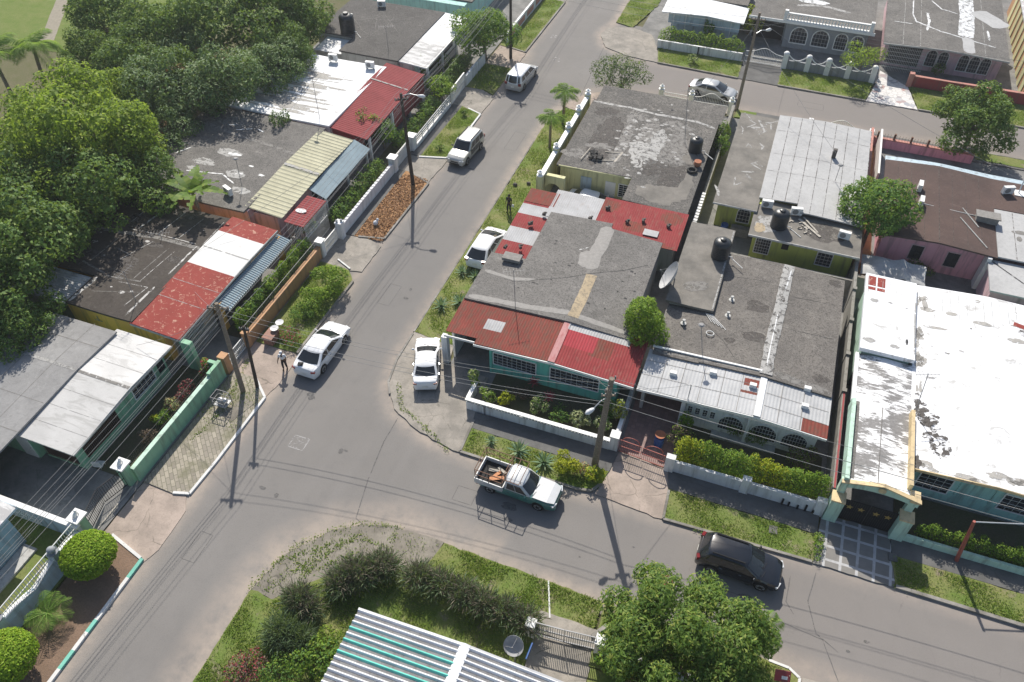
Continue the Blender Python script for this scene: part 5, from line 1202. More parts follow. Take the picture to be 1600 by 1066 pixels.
for i in range(n): 
    y0, y1 = -10 + 22.95 * i / n, -10 + 22.95 * (i + 1) / n; f = lambda y: 1.03 + .42 * abs(math.cos(math.pi * (y + .4) / 4.0)) ** .8; ed.bar((-30, y0, f(y0)), (-30, y1, f(y1)), .26, .06)
ed.build('coping', 'trim', w_)
rl = MB(); railing(rl, (-30.0, -10), (-30.0, 12.9), 1.2, 2.15, .16, .028); rl.build('railing', 'bars', w_)
for y in (11.3, 7.4, 3.4, -.6):
    pl = MB(); pl.box(-30.2, -29.72, y - .24, y + .24, 0, 1.85); pb = pl.build('pillar', 'palebl', w_); pc = MB(); pc.lathe([(.3, 0), (.3, .08), (.16, .1), (.2, .16), (.24, .26), (.18, .38), (.02, .45)], -29.96, y, 1.85, 14); pc.build('ball_cap', 'grey', pb, 50)
w_ = thing('side_wall', 'pale blue white dividing wall with a white lattice panel beside the dark carport yard', 'wall', (-33, 13.1, 0))
wallbox(w_, -39, -30.0, 12.98, 13.2, 1.5, 'palebl', 'masonry'); cp = MB(); cp.box(-39, -29.98, 12.94, 13.24, 1.5, 1.58); cp.build('coping', 'trim', w_)
lt = MB()
for i in range(12): lt.bar((-34.7 + .16 * i, 12.9, .35), (-34.7 + .16 * i, 12.9, 1.45), .03)
for z in (.4, .75, 1.1, 1.42): lt.bar((-34.75, 12.9, z), (-32.9, 12.9, z), .03)
lt.build('lattice', 'bars', w_)
def lion_statue(label, loc):
    x, y, z = loc; o = thing('lion_statue', label, 'statue', loc, 'white statuettes on the gate pillars'); m = MB()
    m.ball((x, y, z + .16), .09, .15, .13, 10); m.ball((x, y + .10, z + .32), .085, .085, .10, 10); m.ball((x, y + .17, z + .30), .045, .06, .045, 8)
    for s in (-1, 1): m.tube([(x + s * .05, y + .14, z + .2), (x + s * .05, y + .17, z + .02)], .03, 6); m.ball((x + s * .06, y - .1, z + .07), .05, .09, .06, 6); m.ball((x + s * .06, y + .09, z + .41), .025, .02, .03, 6)
    m.tube([(x, y - .14, z + .06), (x + .06, y - .24, z + .1), (x + .04, y - .26, z + .2)], .018, 5)
    m.build('body', 'trim', o, 60)
def pillar(label, x, y, w, h, mat, cap='trim', group='gate pillars', over=.09):
    o = thing('gate_pillar', label, 'gate pillar', (x, y, 0), group); m = MB(); m.box(x - w / 2, x + w / 2, y - w / 2, y + w / 2, 0, h); m.build('shaft', mat, o)
    c = MB(); c.box(x - w / 2 - over, x + w / 2 + over, y - w / 2 - over, y + w / 2 + over, h, h + .1); c.build('cap', cap, o); return o
pillar('green gate pillar with a wide white cap at the near end of the green front wall', -30.35, 17.15, .55, 1.75, 'green', over=.13); lion_statue('white lion statuette on the pillar at the end of the green front wall', (-30.35, 17.15, 1.85))
pillar('green gate pillar with a wide white cap at the end of the pale blue wall', -30.35, 13.5, .5, 1.75, 'green', over=.16); lion_statue('white lion statuette on the pillar beside the pale blue wall', (-30.35, 13.5, 1.85))
# L1 green house
h = thing('house', 'green house with pale front roof and big grey back roof at the lower left', 'house', (-36, 20, 0))
wallbox(h, -36.3, -33.35, 17.0, 25.05, 2.72, 'green'); wallbox(h, -49, -36.6, 16.7, 24.8, 2.75, 'green', 'rear_wall')
zf = lambda x, y: 2.82 + .28 * (1 - abs(y - 21.4) / 5.0) - .10 * (x + 36.7) / 4.2
m = MB(); sheet(m, -36.75, -32.55, 16.35, 25.35, zf, 8, 40, .09, mf=lambda x, y: 1 if y > 21.4 else 0); stroke(m, [(-36.7, 21.4), (-32.6, 21.4)], .22, zf, 2, .1, .3, .012, 0)
for y in (17.6, 18.8, 20.0, 22.7, 24.0): stroke(m, [(-36.6, y), (-32.6, y)], .02, zf, 2, .2, .4, .008, 0)
m.build('front_roof', ['roof_pale', 'roof_pale2', 'patch_mid'], h)
zg = lambda x, y: 2.92 + .30 * max(0, 1 - abs(y - 21.35) / 9)
m = MB(); sheet(m, -52, -36.4, 11.0, 25.0, zg, 30, 30, .12)
for x in (-38.2, -40.4, -42.6, -44.8, -47): stroke(m, [(x, 11.1), (x, 25.1)], .05, zg, 1, .5, .4, .008, 0)
for y in (14.2, 16.4, 18.6, 23.4): stroke(m, [(-52, y), (-36.5, y)], .05, zg, 1, .5, .4, .008, 0)
stroke(m, [(-52, 21.35), (-36.5, 21.35)], .22, zg, 2, .15, .4, .012, 0)
for i in range(9): blob(m, random.uniform(-48, -37), random.uniform(12, 24.8), random.uniform(.2, .7), random.uniform(.1, .3), zg, 1, lift=.009)
m.build('back_roof', ['roof_lgrey', 'patch_mid', 'patch_grey'], h)
fascia(h, [(-36.75, 16.33, 2.93 - .16), (-32.53, 16.33, 2.83 - .16), (-32.53, 21.4, 3.0 - .17), (-32.53, 25.37, 2.85 - .16)], .10, 'ltgrey', .04)
make_window(h, -33.35, 22.9, .95, 2.1, 2.0, 'e', (5, 4), glass='glass')
opening(h, -33.35, 18.85, .7, 2.4, 2.9, 'e'); g_ = MB()
for i in range(24): g_.bar((-33.28, 17.42 + .124 * i, .7), (-33.28, 17.42 + .124 * i, 2.4), .018)
for z in (.75, 1.6, 2.35): g_.bar((-33.28, 17.4, z), (-33.28, 20.3, z), .025)
g_.build('porch_grille', 'iron_brown', h)
opening(h, -34.95, 17.0, .35, 2.4, 2.4, 's'); g_ = MB()
for i in range(20): g_.bar((-36.1 + .122 * i, 16.93, .35), (-36.1 + .122 * i, 16.93, 2.4), .016)
for z in (.4, 1.4, 2.35): g_.bar((-36.15, 16.93, z), (-33.75, 16.93, z), .025)
g_.build('porch_grille', 'iron_brown', h); opening(h, -33.35, 24.6, .9, 2.2, .6, 'e', 'side_window', 'glass')
make_door(h, -37.2, 16.7, 0, 2.1, .95, 's', 'trim')
w_ = thing('front_wall', 'dark green front wall topped with a thin rail along the paved sidewalk', 'wall', (-29.9, 21, 0))
wallbox(w_, -30.02, -29.82, 17.35, 24.95, 1.25, 'green', 'masonry'); cp = MB(); cp.box(-30.06, -29.78, 17.35, 24.95, 1.25, 1.31); cp.build('coping', 'mint', w_)
rl = MB(); railing(rl, (-30.55, 17.4), (-30.55, 25.8), .2, 1.45, .12, .016); rl.build('railing', 'iron', w_)
w_ = thing('gate_wing', 'stepped green wall piece at the upper end of the green front wall', 'wall', (-29.95, 25.6, 0)); wallbox(w_, -30.05, -29.8, 24.95, 26.2, 1.55, 'green', 'masonry'); wallbox(w_, -30.75, -30.05, 25.95, 26.2, 1.35, 'green', 'masonry')
o = pillar('terracotta gate pillar with pale cap next to the leaning wooden pole', -29.95, 26.62, .5, 1.5, 'terracotta', 'terracotta', over=.03)
w_ = thing('boundary_post', 'tall green wall end between the green house and the orange house', 'wall', (-32.1, 26.1, 0)); wallbox(w_, -32.5, -31.7, 25.95, 26.3, 2.6, 'green', 'masonry')
# L1 double iron gate
gt = thing('iron_gate', 'black iron double gate of the green house standing between white capped pillars', 'gate', (-30.3, 15.4, 0)); 
for k, (a, b) in enumerate((((-30.3, 13.85), (-30.75, 15.35)), ((-30.3, 16.85), (-30.75, 15.45)))):
    m = MB(); railing(m, a, b, .12, 1.5, .13, .02); m.build('leaf', 'iron', gt)
m = MB(); m.bar((-30.05, 13.75, .05), (-30.05, 16.9, .05), .09, .06); m.build('sill_rail', 'timber', gt)
d = MB(); bx, by = P(155, 724, .3); d.obox((bx, by, .22), .5, .45, .05, .3); d.obox((bx, by - .2, .45), .5, .05, .45, .3); [d.bar((bx + i * .2, by + j * .18, 0), (bx + i * .2, by + j * .18, .22), .03) for i in (-1, 1) for j in (-1, 1)]; single(d, 'plastic_chair', 'bars', 'white plastic chair standing in the dark yard of the green house', 'chair', (bx, by, 0))
# L2 orange house
h = thing('house', 'orange house with dark flat roof and red and white striped front roof', 'house', (-40, 31, 0))
wallbox(h, -46.8, -36.3, 29.2, 37.5, 2.95, 'orange'); wallbox(h, -41.45, -36.3, 26.13, 29.2, 2.92, 'orange', 'south_wall'); wallbox(h, -36.3, -33.9, 26.13, 37.4, 2.6, 'orange', 'porch_wall')
zf = lambda x, y: 3.08 + .06 * math.sin(x * .7) * math.cos(y * .5)
m = MB(); sheet(m, -47.2, -36.1, 29.0, 37.7, zf, 24, 20, .16); sheet(m, -41.5, -36.1, 26.1, 29.0, zf, 12, 8, .16)
for path, wd, mi in (([(-41.3, 26.25), (-41.2, 28.9)], .22, 1), ([(-36.9, 26.4), (-36.8, 29.4)], .16, 1), ([(-36.7, 30.8), (-36.7, 34.1)], .14, 1), ([(-37.6, 27.2), (-37.2, 29.2), (-39.5, 29.0)], .05, 1), ([(-41, 29.2), (-38, 29.5)], .10, 2), ([(-46.5, 33.2), (-40, 33.9), (-36.3, 33.9)], .34, 2), ([(-36.4, 34.3), (-36.5, 37.2)], .05, 1),
                     ([(-42.5, 34.1), (-40, 34.25), (-36.9, 34.25)], .07, 1), ([(-40.2, 34.4), (-39.9, 37.2)], .06, 1), ([(-42.0, 34.3), (-41.6, 36.5)], .13, 1), ([(-43.0, 34.8), (-42.8, 37)], .05, 1), ([(-38.5, 34.4), (-38.2, 37)], .04, 1), ([(-41, 31), (-40, 33.4)], .06, 1), ([(-38.7, 29.5), (-38.4, 33.2)], .07, 2), ([(-38.1, 29.5), (-37.8, 33)], .04, 1), ([(-42.2, 32.0), (-40.4, 31.6)], .07, 2), ([(-43.5, 30.0), (-41.0, 29.4)], .14, 2), ([(-40.6, 27.6), (-37.4, 28.6)], .05, 2), ([(-42.9, 30.2), (-42.7, 33)], .07, 2)):
    stroke(m, path, wd, zf, mi, .5, .22, .008)
for x, y, r in ((-38.6, 28.2, .22), (-38.0, 28.5, .12), (-40.4, 33.3, .2), (-39.6, 28.4, .1), (-44, 32, .25), (-44.4, 33, .15), (-39.3, 35.4, .08), (-37.3, 35.8, .08), (-42.4, 31, .12)): blob(m, x, y, r, r * .6, zf, 1, lift=.009)
for i in range(16): blob(m, random.uniform(-46, -37), random.uniform(29.3, 37), random.uniform(.3, 1.1), random.uniform(.15, .5), zf, 3, lift=.005)
m.build('flat_roof', ['roof_dark', 'patch_chip', 'patch_mid', 'patch_dark'], h)
xs = waves(-36.25, -32.45, .4, 2); za = lambda x, y: 3.02 - .07 * (x + 36.2) + .16 * (1 - abs(y - 34.2) / 8)
def stripes(x, y): return 0 if y < 32.35 or y > 36.1 else 1
m = MB(); sheet(m, -36.25, -32.45, 26.0, 37.9, za, 12, 60, .07, mf=stripes)
for y in (28.9, 30.6): stroke(m, [(-36.2, y), (-32.5, y)], .04, za, 2, .3, .4, .009, 0)
stroke(m, [(-36.2, 34.2), (-32.5, 34.2)], .10, za, 2, .3, .4, .012, 0); m.build('striped_roof', ['red_flaky', 'white_flaky', 'patch_grey'], h)
fascia(h, [(-36.2, 25.98, 2.9), (-32.43, 25.98, 2.62), (-32.43, 34.2, 2.84), (-32.43, 37.92, 2.76)], .14, 'ltgrey', .05)
m = MB(); ys = waves(29.9, 37.9, .2, 6); zb = lambda x, y: 2.52 - .32 * (x + 32.5) + .028 * math.sin(2 * math.pi * (y - 29.9) / .2); sheet(m, -32.5, -31.45, 29.9, 37.9, zb, t=.02, xs=[-32.5, -32.1, -31.7, -31.45], ys=ys); m.build('awning', 'blue_awn', h)
m = MB()
for i in range(41): m.box(-31.46, -31.43, 29.92 + i * .2, 30.02 + i * .2, 2.05, 2.2)
m.build('awning_valance', 'bars', h)
m = MB(); ys = waves(26.2, 28.9, .2, 6); sheet(m, -47.2, -41.52, 26.2, 28.95, lambda x, y: 2.72 + .05 * (y - 26.2) + .02 * math.sin(2 * math.pi * (y - 26.2) / .2), t=.03, xs=[-47.2 + .6 * i for i in range(10)], ys=ys); m.build('lean_to_roof', 'roof_white_dirty', h); wallbox(h, -47, -41.6, 26.45, 29.1, 2.6, 'block', 'lean_to_wall')
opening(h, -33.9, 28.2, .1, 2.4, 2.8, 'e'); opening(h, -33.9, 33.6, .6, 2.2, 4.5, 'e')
g_ = MB(); 
for i in range(25): g_.bar((-32.85, 26.75 + i * .125, .05), (-32.85, 26.75 + i * .125, 2.55), .03)
for z in (.1, .9, 1.7, 2.5): g_.bar((-32.85, 26.7, z), (-32.85, 29.9, z), .035)
for i in range(8): g_.bar((-33.9 + i * .13, 26.68, .05), (-33.9 + i * .13, 26.68, 2.5), .03)
g_.build('porch_grille', 'bars', h)
for y in (30.05, 37.6): m = MB(); m.box(-32.55, -32.2, y - .18, y + .18, 0, 2.45); m.build('porch_pillar', 'orange', h)
m = MB(); m.tube([(-39.1, 26.12, 2.2), (-39.1, 26.05, 2.2), (-39.1, 26.05, 2.6)], .025, 6); m.bar((-39.4, 26.05, 2.2), (-38.8, 26.05, 2.2), .03); m.build('pipe', 'iron_grey', h)
w_ = thing('front_wall', 'terracotta orange front wall with railing below the leafy hedge', 'wall', (-29.95, 34, 0)); wallbox(w_, -30.02, -29.8, 29.3, 39.0, 1.1, 'terracotta', 'masonry'); wallbox(w_, -30.06, -29.76, 29.3, 39.0, 1.17, 'terracotta', 'coping', 1.1)
rl = MB(); railing(rl, (-30.12, 29.4), (-30.12, 38.9), .4, 1.6, .14, .016); rl.build('railing', 'iron_grey', w_)
pillar('white gate pillar with cap beside the red portico', -29.9, 39.25, .45, 1.5, 'white'); pillar('terracotta gate post at the near end of the orange front wall', -29.95, 29.1, .4, 1.3, 'terracotta', 'terracotta', over=.02)
gt = thing('slatted_gate', 'low white sliding gate across the orange house driveway', 'gate', (-30, 28, 0)); m = MB(); railing(m, (-30.0, 26.95), (-30.0, 28.8), .1, 1.1, .14, .03); m.build('leaf', 'bars', gt)
# L3 house with cream front roof
h = thing('house', 'house with patchy grey flat roof and cream corrugated front roof', 'house', (-40, 45, 0))
wallbox(h, -46.8, -35.7, 39.0, 51.0, 2.95, 'lpink'); wallbox(h, -35.7, -33.6, 39.6, 50.8, 2.5, 'lpink', 'porch_wall'); opening(h, -33.6, 47, .5, 2.2, 5, 'e')
zf = lambda x, y: 3.08 + .05 * math.sin(x * .6) * math.cos(y * .4)
m = MB(); sheet(m, -47.3, -35.8, 38.7, 51.2, zf, 22, 22, .15)
stroke(m, [(-46.8, 48.6), (-41, 47.5), (-36, 46.8)], .35, zf, 2, .3, .3, .010, 0); stroke(m, [(-46.5, 49.5), (-42, 48.7)], .5, zf, 2, .5, .3, .008)
for x, y, rx, ry, mi in ((-41.4, 45.2, 1.1, .5, 3), (-41.0, 45.1, .7, .2, 1), (-42.6, 43.4, 1.0, .45, 3), (-39.2, 42.8, .9, .5, 3), (-38.9, 42.8, .4, .2, 1), (-42.9, 42.3, .6, .3, 3), (-43.5, 49.6, 1.4, .6, 2), (-37.6, 41, .8, .4, 3), (-37.2, 43.3, .3, .12, 1), (-38.6, 44.1, .22, .1, 1)): blob(m, x, y, rx, ry, zf, mi, 26, .5, .009)
for path in ([(-45.6, 43.6), (-44.9, 44.8)], [(-43.2, 41.8), (-40.2, 42.4), (-38.6, 41.6)], [(-44, 48.9), (-43.2, 49.2)], [(-42.9, 48.4), (-41.6, 49.0)], [(-41.2, 49.1), (-40.4, 48.8)]): stroke(m, path, .12, zf, 1, .5, .2, .011)
m.build('flat_roof', ['roof_mid', 'patch_white', 'patch_mid', 'patch_grey', 'patch_dark'], h)
ys = waves(39.35, 50.8, .42, 6); zc = lambda x, y: 3.05 - .10 * (x + 36) + .18 * (1 - abs(y - 45.1) / 6) + .05 * max(0, math.sin(2 * math.pi * (y - 39.35) / .42)) ** 3
m = MB(); sheet(m, -36.15, -32.95, 39.35, 50.8, zc, t=.04, xs=[-36.15 + 3.2 * i / 6 for i in range(7)], ys=ys); stroke(m, [(-36.1, 45.1), (-33, 45.1)], .28, lambda x, y: 3.30 - .10 * (x + 36), 1, .1, .4, .01, 0); m.build('cream_roof', ['cream', 'patch_grey'], h)
m = MB(); sheet(m, -33.0, -31.55, 43.4, 51.0, lambda x, y: 2.72 - .42 * (x + 33) + .02 * math.sin(y * 1.7 + x), 3, 30, .03); m.build('lower_awning', 'blue_awn', h)
for y in (43.8, 47.4, 50.8): m = MB(); m.box(-31.95, -31.8, y - .07, y + .07, 0, 2.15); m.build('awning_post', 'bars', h)
p_ = thing('entrance_porch', 'small red roofed entrance porch with white iron grilles', 'porch', (-31.8, 40.9, 0))
m = MB(); ys = waves(39.1, 42.6, .25, 6); zp = lambda x, y: 2.72 - .06 * (x + 32.6) + .03 * max(0, math.sin(2 * math.pi * (y - 39.1) / .25)) ** 2
sheet(m, -32.65, -31.0, 39.1, 42.6, zp, t=.05, xs=[-32.65, -32.1, -31.6, -31.0], ys=ys); blob(m, -32.1, 40.7, .45, .28, lambda x, y: 2.76, 1, 10, .1); m.build('roof', ['maroon', 'patch_white'], p_)
m = MB(); grille_fence(m, (-31.1, 39.2), (-31.1, 42.5), 0, 2.6, .14, .03); grille_fence(m, (-32.5, 39.2), (-31.1, 39.2), 0, 2.6, .14, .03)
for i in range(6): m.tube([(-31.08, 39.5 + .5 * i + .16 * math.cos(a), 1.6 + .16 * math.sin(a)) for a in [k * .63 for k in range(11)]], .016, 5)
m.build('grille', 'bars', p_); wallbox(p_, -32.6, -32.35, 40.6, 42.5, 2.6, 'lpink')
w_ = thing('front_wall', 'stained white front wall with scalloped coping beside the leaf covered bed', 'wall', (-29.6, 46.5, 0))
wallbox(w_, -29.72, -29.5, 41.9, 51.0, 1.0, 'wall_dirty', 'masonry'); m = MB()
for i in range(23): m.obox((-29.61, 42.1 + i * .39, 1.06), .24, .30, .14)
m.build('coping', 'wall_dirty', w_)
po = pillar("white gate pillar with two round finials at the near end of the stained wall", -29.6, 41.75, .5, 1.5, "wall_dirty", "wall_dirty", over=.04); m = MB(); [m.ball((-29.6 + s * .14, 41.75 + s * .1, 1.7), .11, n=8) for s in (-1, 1)]; m.build("finial", "ltgrey", po, 60)
pillar('white square gate pillar at the far end of the stained white wall', -29.7, 51.35, .6, 1.45, 'white'); pillar('white square gate pillar at the near end of the pipe railing', -29.65, 55.0, .6, 1.45, 'white')
gt = thing('white_gate', 'white sheet metal gate between two white pillars behind the tall pole', 'gate', (-29.7, 53, 0)); m = MB(); m.box(-29.73, -29.67, 51.75, 54.6, .1, 1.25); m.build('leaf', 'bars', gt); m = MB(); railing(m, (-29.64, 51.8), (-29.64, 54.6), .1, 1.4, .2, .03); m.build('frame', 'bars', gt)
gt = thing('white_gate', 'white gate leaf standing open beside the red porch', 'gate', (-29.75, 40.5, 0)); m = MB(); railing(m, (-29.75, 39.6), (-29.75, 41.4), .1, 1.2, .12, .045); m.build('leaf', 'bars', gt)
# L4 white roofed house with maroon front
h = thing('house', 'white flat roofed house with a maroon ribbed front roof', 'house', (-40, 57, 0))
wallbox(h, -45.8, -35.7, 51.7, 62.2, 3.0, 'white'); wallbox(h, -35.7, -33.4, 52, 62.6, 2.6, 'redwall', 'porch_wall'); opening(h, -33.4, 56.2, .4, 2.1, 6, 'e')
zf = lambda x, y: 3.14 + .05 * math.sin(x * .5)
m = MB(); sheet(m, -46.2, -35.6, 51.5, 62.6, zf, 20, 20, .16); stroke(m, [(-44.8, 53.5), (-42, 53.9), (-40.5, 53.2)], 1.4, zf, 1, .4, .3, .007); stroke(m, [(-40.8, 60), (-40.2, 52.4)], .05, zf, 1, .5, .3, .011)
for i in range(26): y = 52.6 + .28 * i; stroke(m, [(-44 + random.uniform(-1, 3), y), (-38.5 + random.uniform(-2, 1.5), y + random.uniform(-.3, .3))], random.uniform(.12, .4), zf, 2, .6, .3, .008 + .0004 * i)
m.build('flat_roof', ['roof_white', 'roof_lgrey', 'patch_dirt'], h)
m = MB()
for i in range(5): m.box(-44.5 + 1.15 * i, -43.5 + 1.15 * i, 51.66, 51.71, 2.35, 2.95)
m.build('vent_panel', 'iron_brown', h)
ys = waves(51.6, 63.4, .25, 6); zr_ = lambda x, y: 3.02 - .13 * (x + 36) + .22 * (1 - abs(y - 60.0) / 8.4) + .03 * max(0, math.sin(2 * math.pi * (y - 51.6) / .25)) ** 2
m = MB(); sheet(m, -36.0, -32.1, 51.6, 63.4, zr_, t=.05, xs=[-36 + 3.9 * i / 6 for i in range(7)], ys=ys); stroke(m, [(-35.9, 60.0), (-32.2, 60.0)], .16, lambda x, y: 3.29 - .13 * (x + 36), 1, .2, .3, 0, 0); m.build('maroon_roof', ['maroon', 'patch_grey'], h)
m = MB(); m.box(-32.2, -32.12, 56.8, 63.2, .6, 2.45); m.build('shutter_screen', 'redwall', h)
for y in (52.2, 56.6, 60, 63.1): m = MB(); m.box(-32.35, -32.15, y - .1, y + .1, 0, 2.5); m.build('porch_pillar', 'white', h)
fascia(h, [(-32.08, 51.6, 2.55), (-32.08, 60, 2.73), (-32.08, 63.4, 2.65)], .14, 'redwall', .04)
w_ = thing('pipe_railing', 'white twin pipe railing on a low wall beside the mown verge', 'railing', (-29.4, 59, 0)); wallbox(w_, -29.5, -29.3, 55.35, 63.0, .45, 'white', 'plinth'); m = MB()
for z in (.7, .95, 1.2): m.tube([(-29.4, 55.35, z), (-29.4, 63, z)], .045, 8)
for i in range(7): m.bar((-29.4, 55.4 + 1.25 * i, .45), (-29.4, 55.4 + 1.25 * i, 1.22), .06)
m.build('rails', 'bars', w_)
gt = thing('white_gate', 'tall white gate of upright boards beyond the mown verge', 'gate', (-29.5, 65, 0)); m = MB(); railing(m, (-29.4, 63.3), (-29.5, 66.9), .1, 1.55, .17, .07); m.build('leaf', 'bars', gt)
# L5 house with grey roof and white front roof
h = thing('house', 'grey flat roofed house with a long white front roof near the top left', 'house', (-40, 70, 0))
wallbox(h, -45.8, -35.4, 67.3, 75.3, 2.95, 'ltgrey'); wallbox(h, -41.5, -35.4, 64.4, 67.3, 2.95, 'ltgrey', 'south_wall'); wallbox(h, -35.4, -33.8, 64.8, 75.2, 2.6, 'white', 'porch_wall')
zf = flat(3.08); m = MB(); sheet(m, -46.0, -35.2, 67.2, 75.6, zf, 6, 6, .15); sheet(m, -41.6, -35.2, 64.2, 67.2, zf, 6, 4, .15)
for i in range(14): stroke(m, [(-45 + random.random() * 8, 67 + random.random() * 7)] * 1 + [(-45 + random.random() * 8, 67 + random.random() * 7)], .04, zf, 1, .6, .3, .007)
m.build('flat_roof', ['roof_grey3', 'patch_mid'], h)
zw = lambda x, y: 3.0 - .08 * (x + 35.3); m = MB(); sheet(m, -35.3, -32.3, 64.4, 75.7, zw, 12, 30, .07, mf=lambda x, y: 1 if y < 69.5 else 0); m.build('front_roof', ['roof_white', 'roof_white_dirty'], h); fascia(h, [(-35.3, 64.38, 2.95), (-32.28, 64.38, 2.72), (-32.28, 75.7, 2.72)], .14)
m = MB(); sheet(m, -44.6, -41.65, 64.5, 67.2, lambda x, y: 2.5 + .05 * (y - 64), 3, 3, .06); m.build('lean_to_roof', 'roof_white', h); wallbox(h, -44.9, -41.6, 64.7, 67.3, 2.4, 'ltgrey', 'lean_to_wall')
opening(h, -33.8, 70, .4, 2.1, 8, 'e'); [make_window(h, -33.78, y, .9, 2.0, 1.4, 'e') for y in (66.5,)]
for y in (65, 68.5, 72, 75.3): m = MB(); m.box(-32.6, -32.4, y - .1, y + .1, 0, 2.7); m.build('porch_pillar', 'white', h)
w_ = thing('front_wall', 'plain white front wall behind the shaded verge under the mango tree', 'wall', (-29.45, 70, 0)); wallbox(w_, -29.55, -29.35, 67.2, 72.2, 1.15, 'white', 'masonry')
# L6 and what shows beyond
h = thing('house', 'house with brown grey roof half hidden by trees at the top edge', 'house', (-40, 84, 0)); wallbox(h, -46, -34, 78.0, 92, 2.9, 'aqua'); m = MB(); sheet(m, -46.3, -33.5, 79.0, 92.3, flat(3.05), 4, 4, .15); m.build('flat_roof', 'roof_grey2', h)
w_ = thing('front_wall', 'white front wall with faded red panels at the top of the street', 'wall', (-28.8, 84, 0)); wallbox(w_, -28.95, -28.72, 77.0, 92, 1.15, 'white', 'masonry'); m = MB(); [m.box(-28.72, -28.70, y, y + 2.2, .3, .9) for y in (77.4, 80.4, 83.4, 86.4)]; m.build('red_panel', 'salmon', w_)
# ---------------------------------------------------------------- houses right of the main street
# R1 turquoise house in the middle
h = thing('house', 'turquoise house with red zinc front roof and grey gravel main roof on the corner', 'house', (-10, 40, 0))
wallbox(h, -16.1, -5.4, 36.0, 40.9, 2.85, 'turquoise'); wallbox(h, -13.8, -5.4, 40.9, 46.4, 2.7, 'turquoise', 'rear_block'); wallbox(h, -13.4, -4.9, 32.6, 36.0, 2.7, 'turquoise', 'front_wall'); wallbox(h, -14.0, -4.4, 46.4, 49.6, 2.6, 'ltgrey', 'rear_wall'); wallbox(h, -16.1, -14.0, 40.92, 48.3, 2.5, 'ltgrey', 'side_wall')
zg = gable(3.08, .28, -9.1, -16.5, -5.2)
m = MB(); sheet(m, -16.5, -9.1, 35.7, 40.8, zg, 14, 12, .16); sheet(m, -13.9, -9.1, 40.8, 46.6, zg, 10, 12, .16); sheet(m, -9.1, -5.2, 35.7, 46.0, zg, 10, 20, .16)
for pts in ([(-9.3, 46.0), (-9.2, 43.6), (-9.15, 41.2)],): stroke(m, [(-9.3, 46.1), (-9.25, 44), (-9.4, 42.6), (-9.3, 41.1)], 1.05, zg, 6, .3, .3, .008); stroke(m, [(-9.8, 43), (-9.6, 41.2)], 1.3, zg, 6, .3, .3, .012); stroke(m, [(-9.0, 40.6), (-8.95, 38.5), (-9.0, 36.2)], .75, zg, 2, .18, .25, .010, 0)
stroke(m, [(-14, 38.2), (-10.5, 39.8), (-7, 42), (-5.6, 43.2)], .04, zg, 3, .6, .3, .012, 0)
stroke(m, [(-16.3, 36.0), (-12, 36.2), (-9.2, 36.5)], .45, zg, 4, .5, .3, .008); stroke(m, [(-9, 36.4), (-5.4, 36.2)], .4, zg, 4, .5, .3, .008)
stroke(m, [(-10.6, 42.9), (-10.0, 43.4)], .07, zg, 5, .4, .1, .013); stroke(m, [(-16.2, 38.8), (-14, 38.5), (-12.6, 38.9)], .3, zg, 4, .6, .3, .008)
for i in range(20): blob(m, random.uniform(-13.5, -5.5), random.uniform(36.5, 45.5), random.uniform(.05, .16), random.uniform(.04, .1), zg, 3, 8, .4, .011)
m.build('gravel_roof', ['roof_grey', 'patch_mid', 'patch_beige', 'patch_tar', 'patch_soft', 'patch_white', 'patch_soft'], h)
def frontmat(x, y):
    if -14.3 < x < -13.05 and 33.5 < y < 34.45: return 2
    if x > -9.0 and y > 35.25 and x < -4.9: return 2
    if -9.4 < x < -8.95: return 3 if math.sin(x * 40 + y * 9) < .5 else 4
    if -8.95 < x < -6.9 and y > 33.7: return 1
    if -8.95 < x < -7.2: return 5
    return 0 if x < -9.2 else (5 if y < 33.6 or x > -5.8 else 0)
xs = waves(-16.55, -3.85, .18, 6); ys = [32.15 + (36.1 - 32.15) * i / 17 for i in range(18)]
zr_ = lambda x, y: gable(2.98, .26, -9.2, -16.55, -3.85, 32.15, .16, 36.1)(x, y) + (.010 * math.sin(2 * math.pi * x / .18) if not -9.42 < x < -8.95 else .05)
m = MB(); sheet(m, 0, 0, 0, 0, zr_, t=.03, mf=frontmat, xs=[x for x in xs if x <= -14.35], ys=[y for y in ys if y > 32.4]); sheet(m, 0, 0, 0, 0, zr_, t=.03, mf=frontmat, xs=[x for x in xs if x >= -14.36], ys=ys)
m.build('red_front_roof', ['red_rust', 'red_bright', 'zinc', 'seam_pink', 'seam_pink', 'red'], h)
fascia(h, [(-16.55, 32.32, 2.70), (-14.4, 32.32, 2.76)], .17, 'trim'); fascia(h, [(-14.4, 32.1, 2.76), (-9.2, 32.1, 2.98), (-3.85, 32.1, 2.72)], .17, 'trim')
def backmat(x, y):
    if x < -13.9:
        if 42.6 < y < 44.2 or 46.0 < y < 47.2: return 1
        return 0
    if x < -10.2: return 1 
    return 2
def zb_(x, y): return 2.98 + .10 * (y - 46) / 4 + .007 * math.sin(2 * math.pi * x / .17)
m = MB(); xs = waves(-16.35, -13.9, .17, 5); sheet(m, 0, 0, 0, 0, zb_, t=.03, mf=backmat, xs=xs, ys=[40.6 + 8.2 * i / 20 for i in range(21)])
xs = waves(-14.3, -10.5, .17, 5); sheet(m, 0, 0, 0, 0, lambda x, y: zb_(x, y) + .03, t=.03, mf=lambda x, y: 1, xs=xs, ys=[46.2 + 3.4 * i / 12 for i in range(13)])
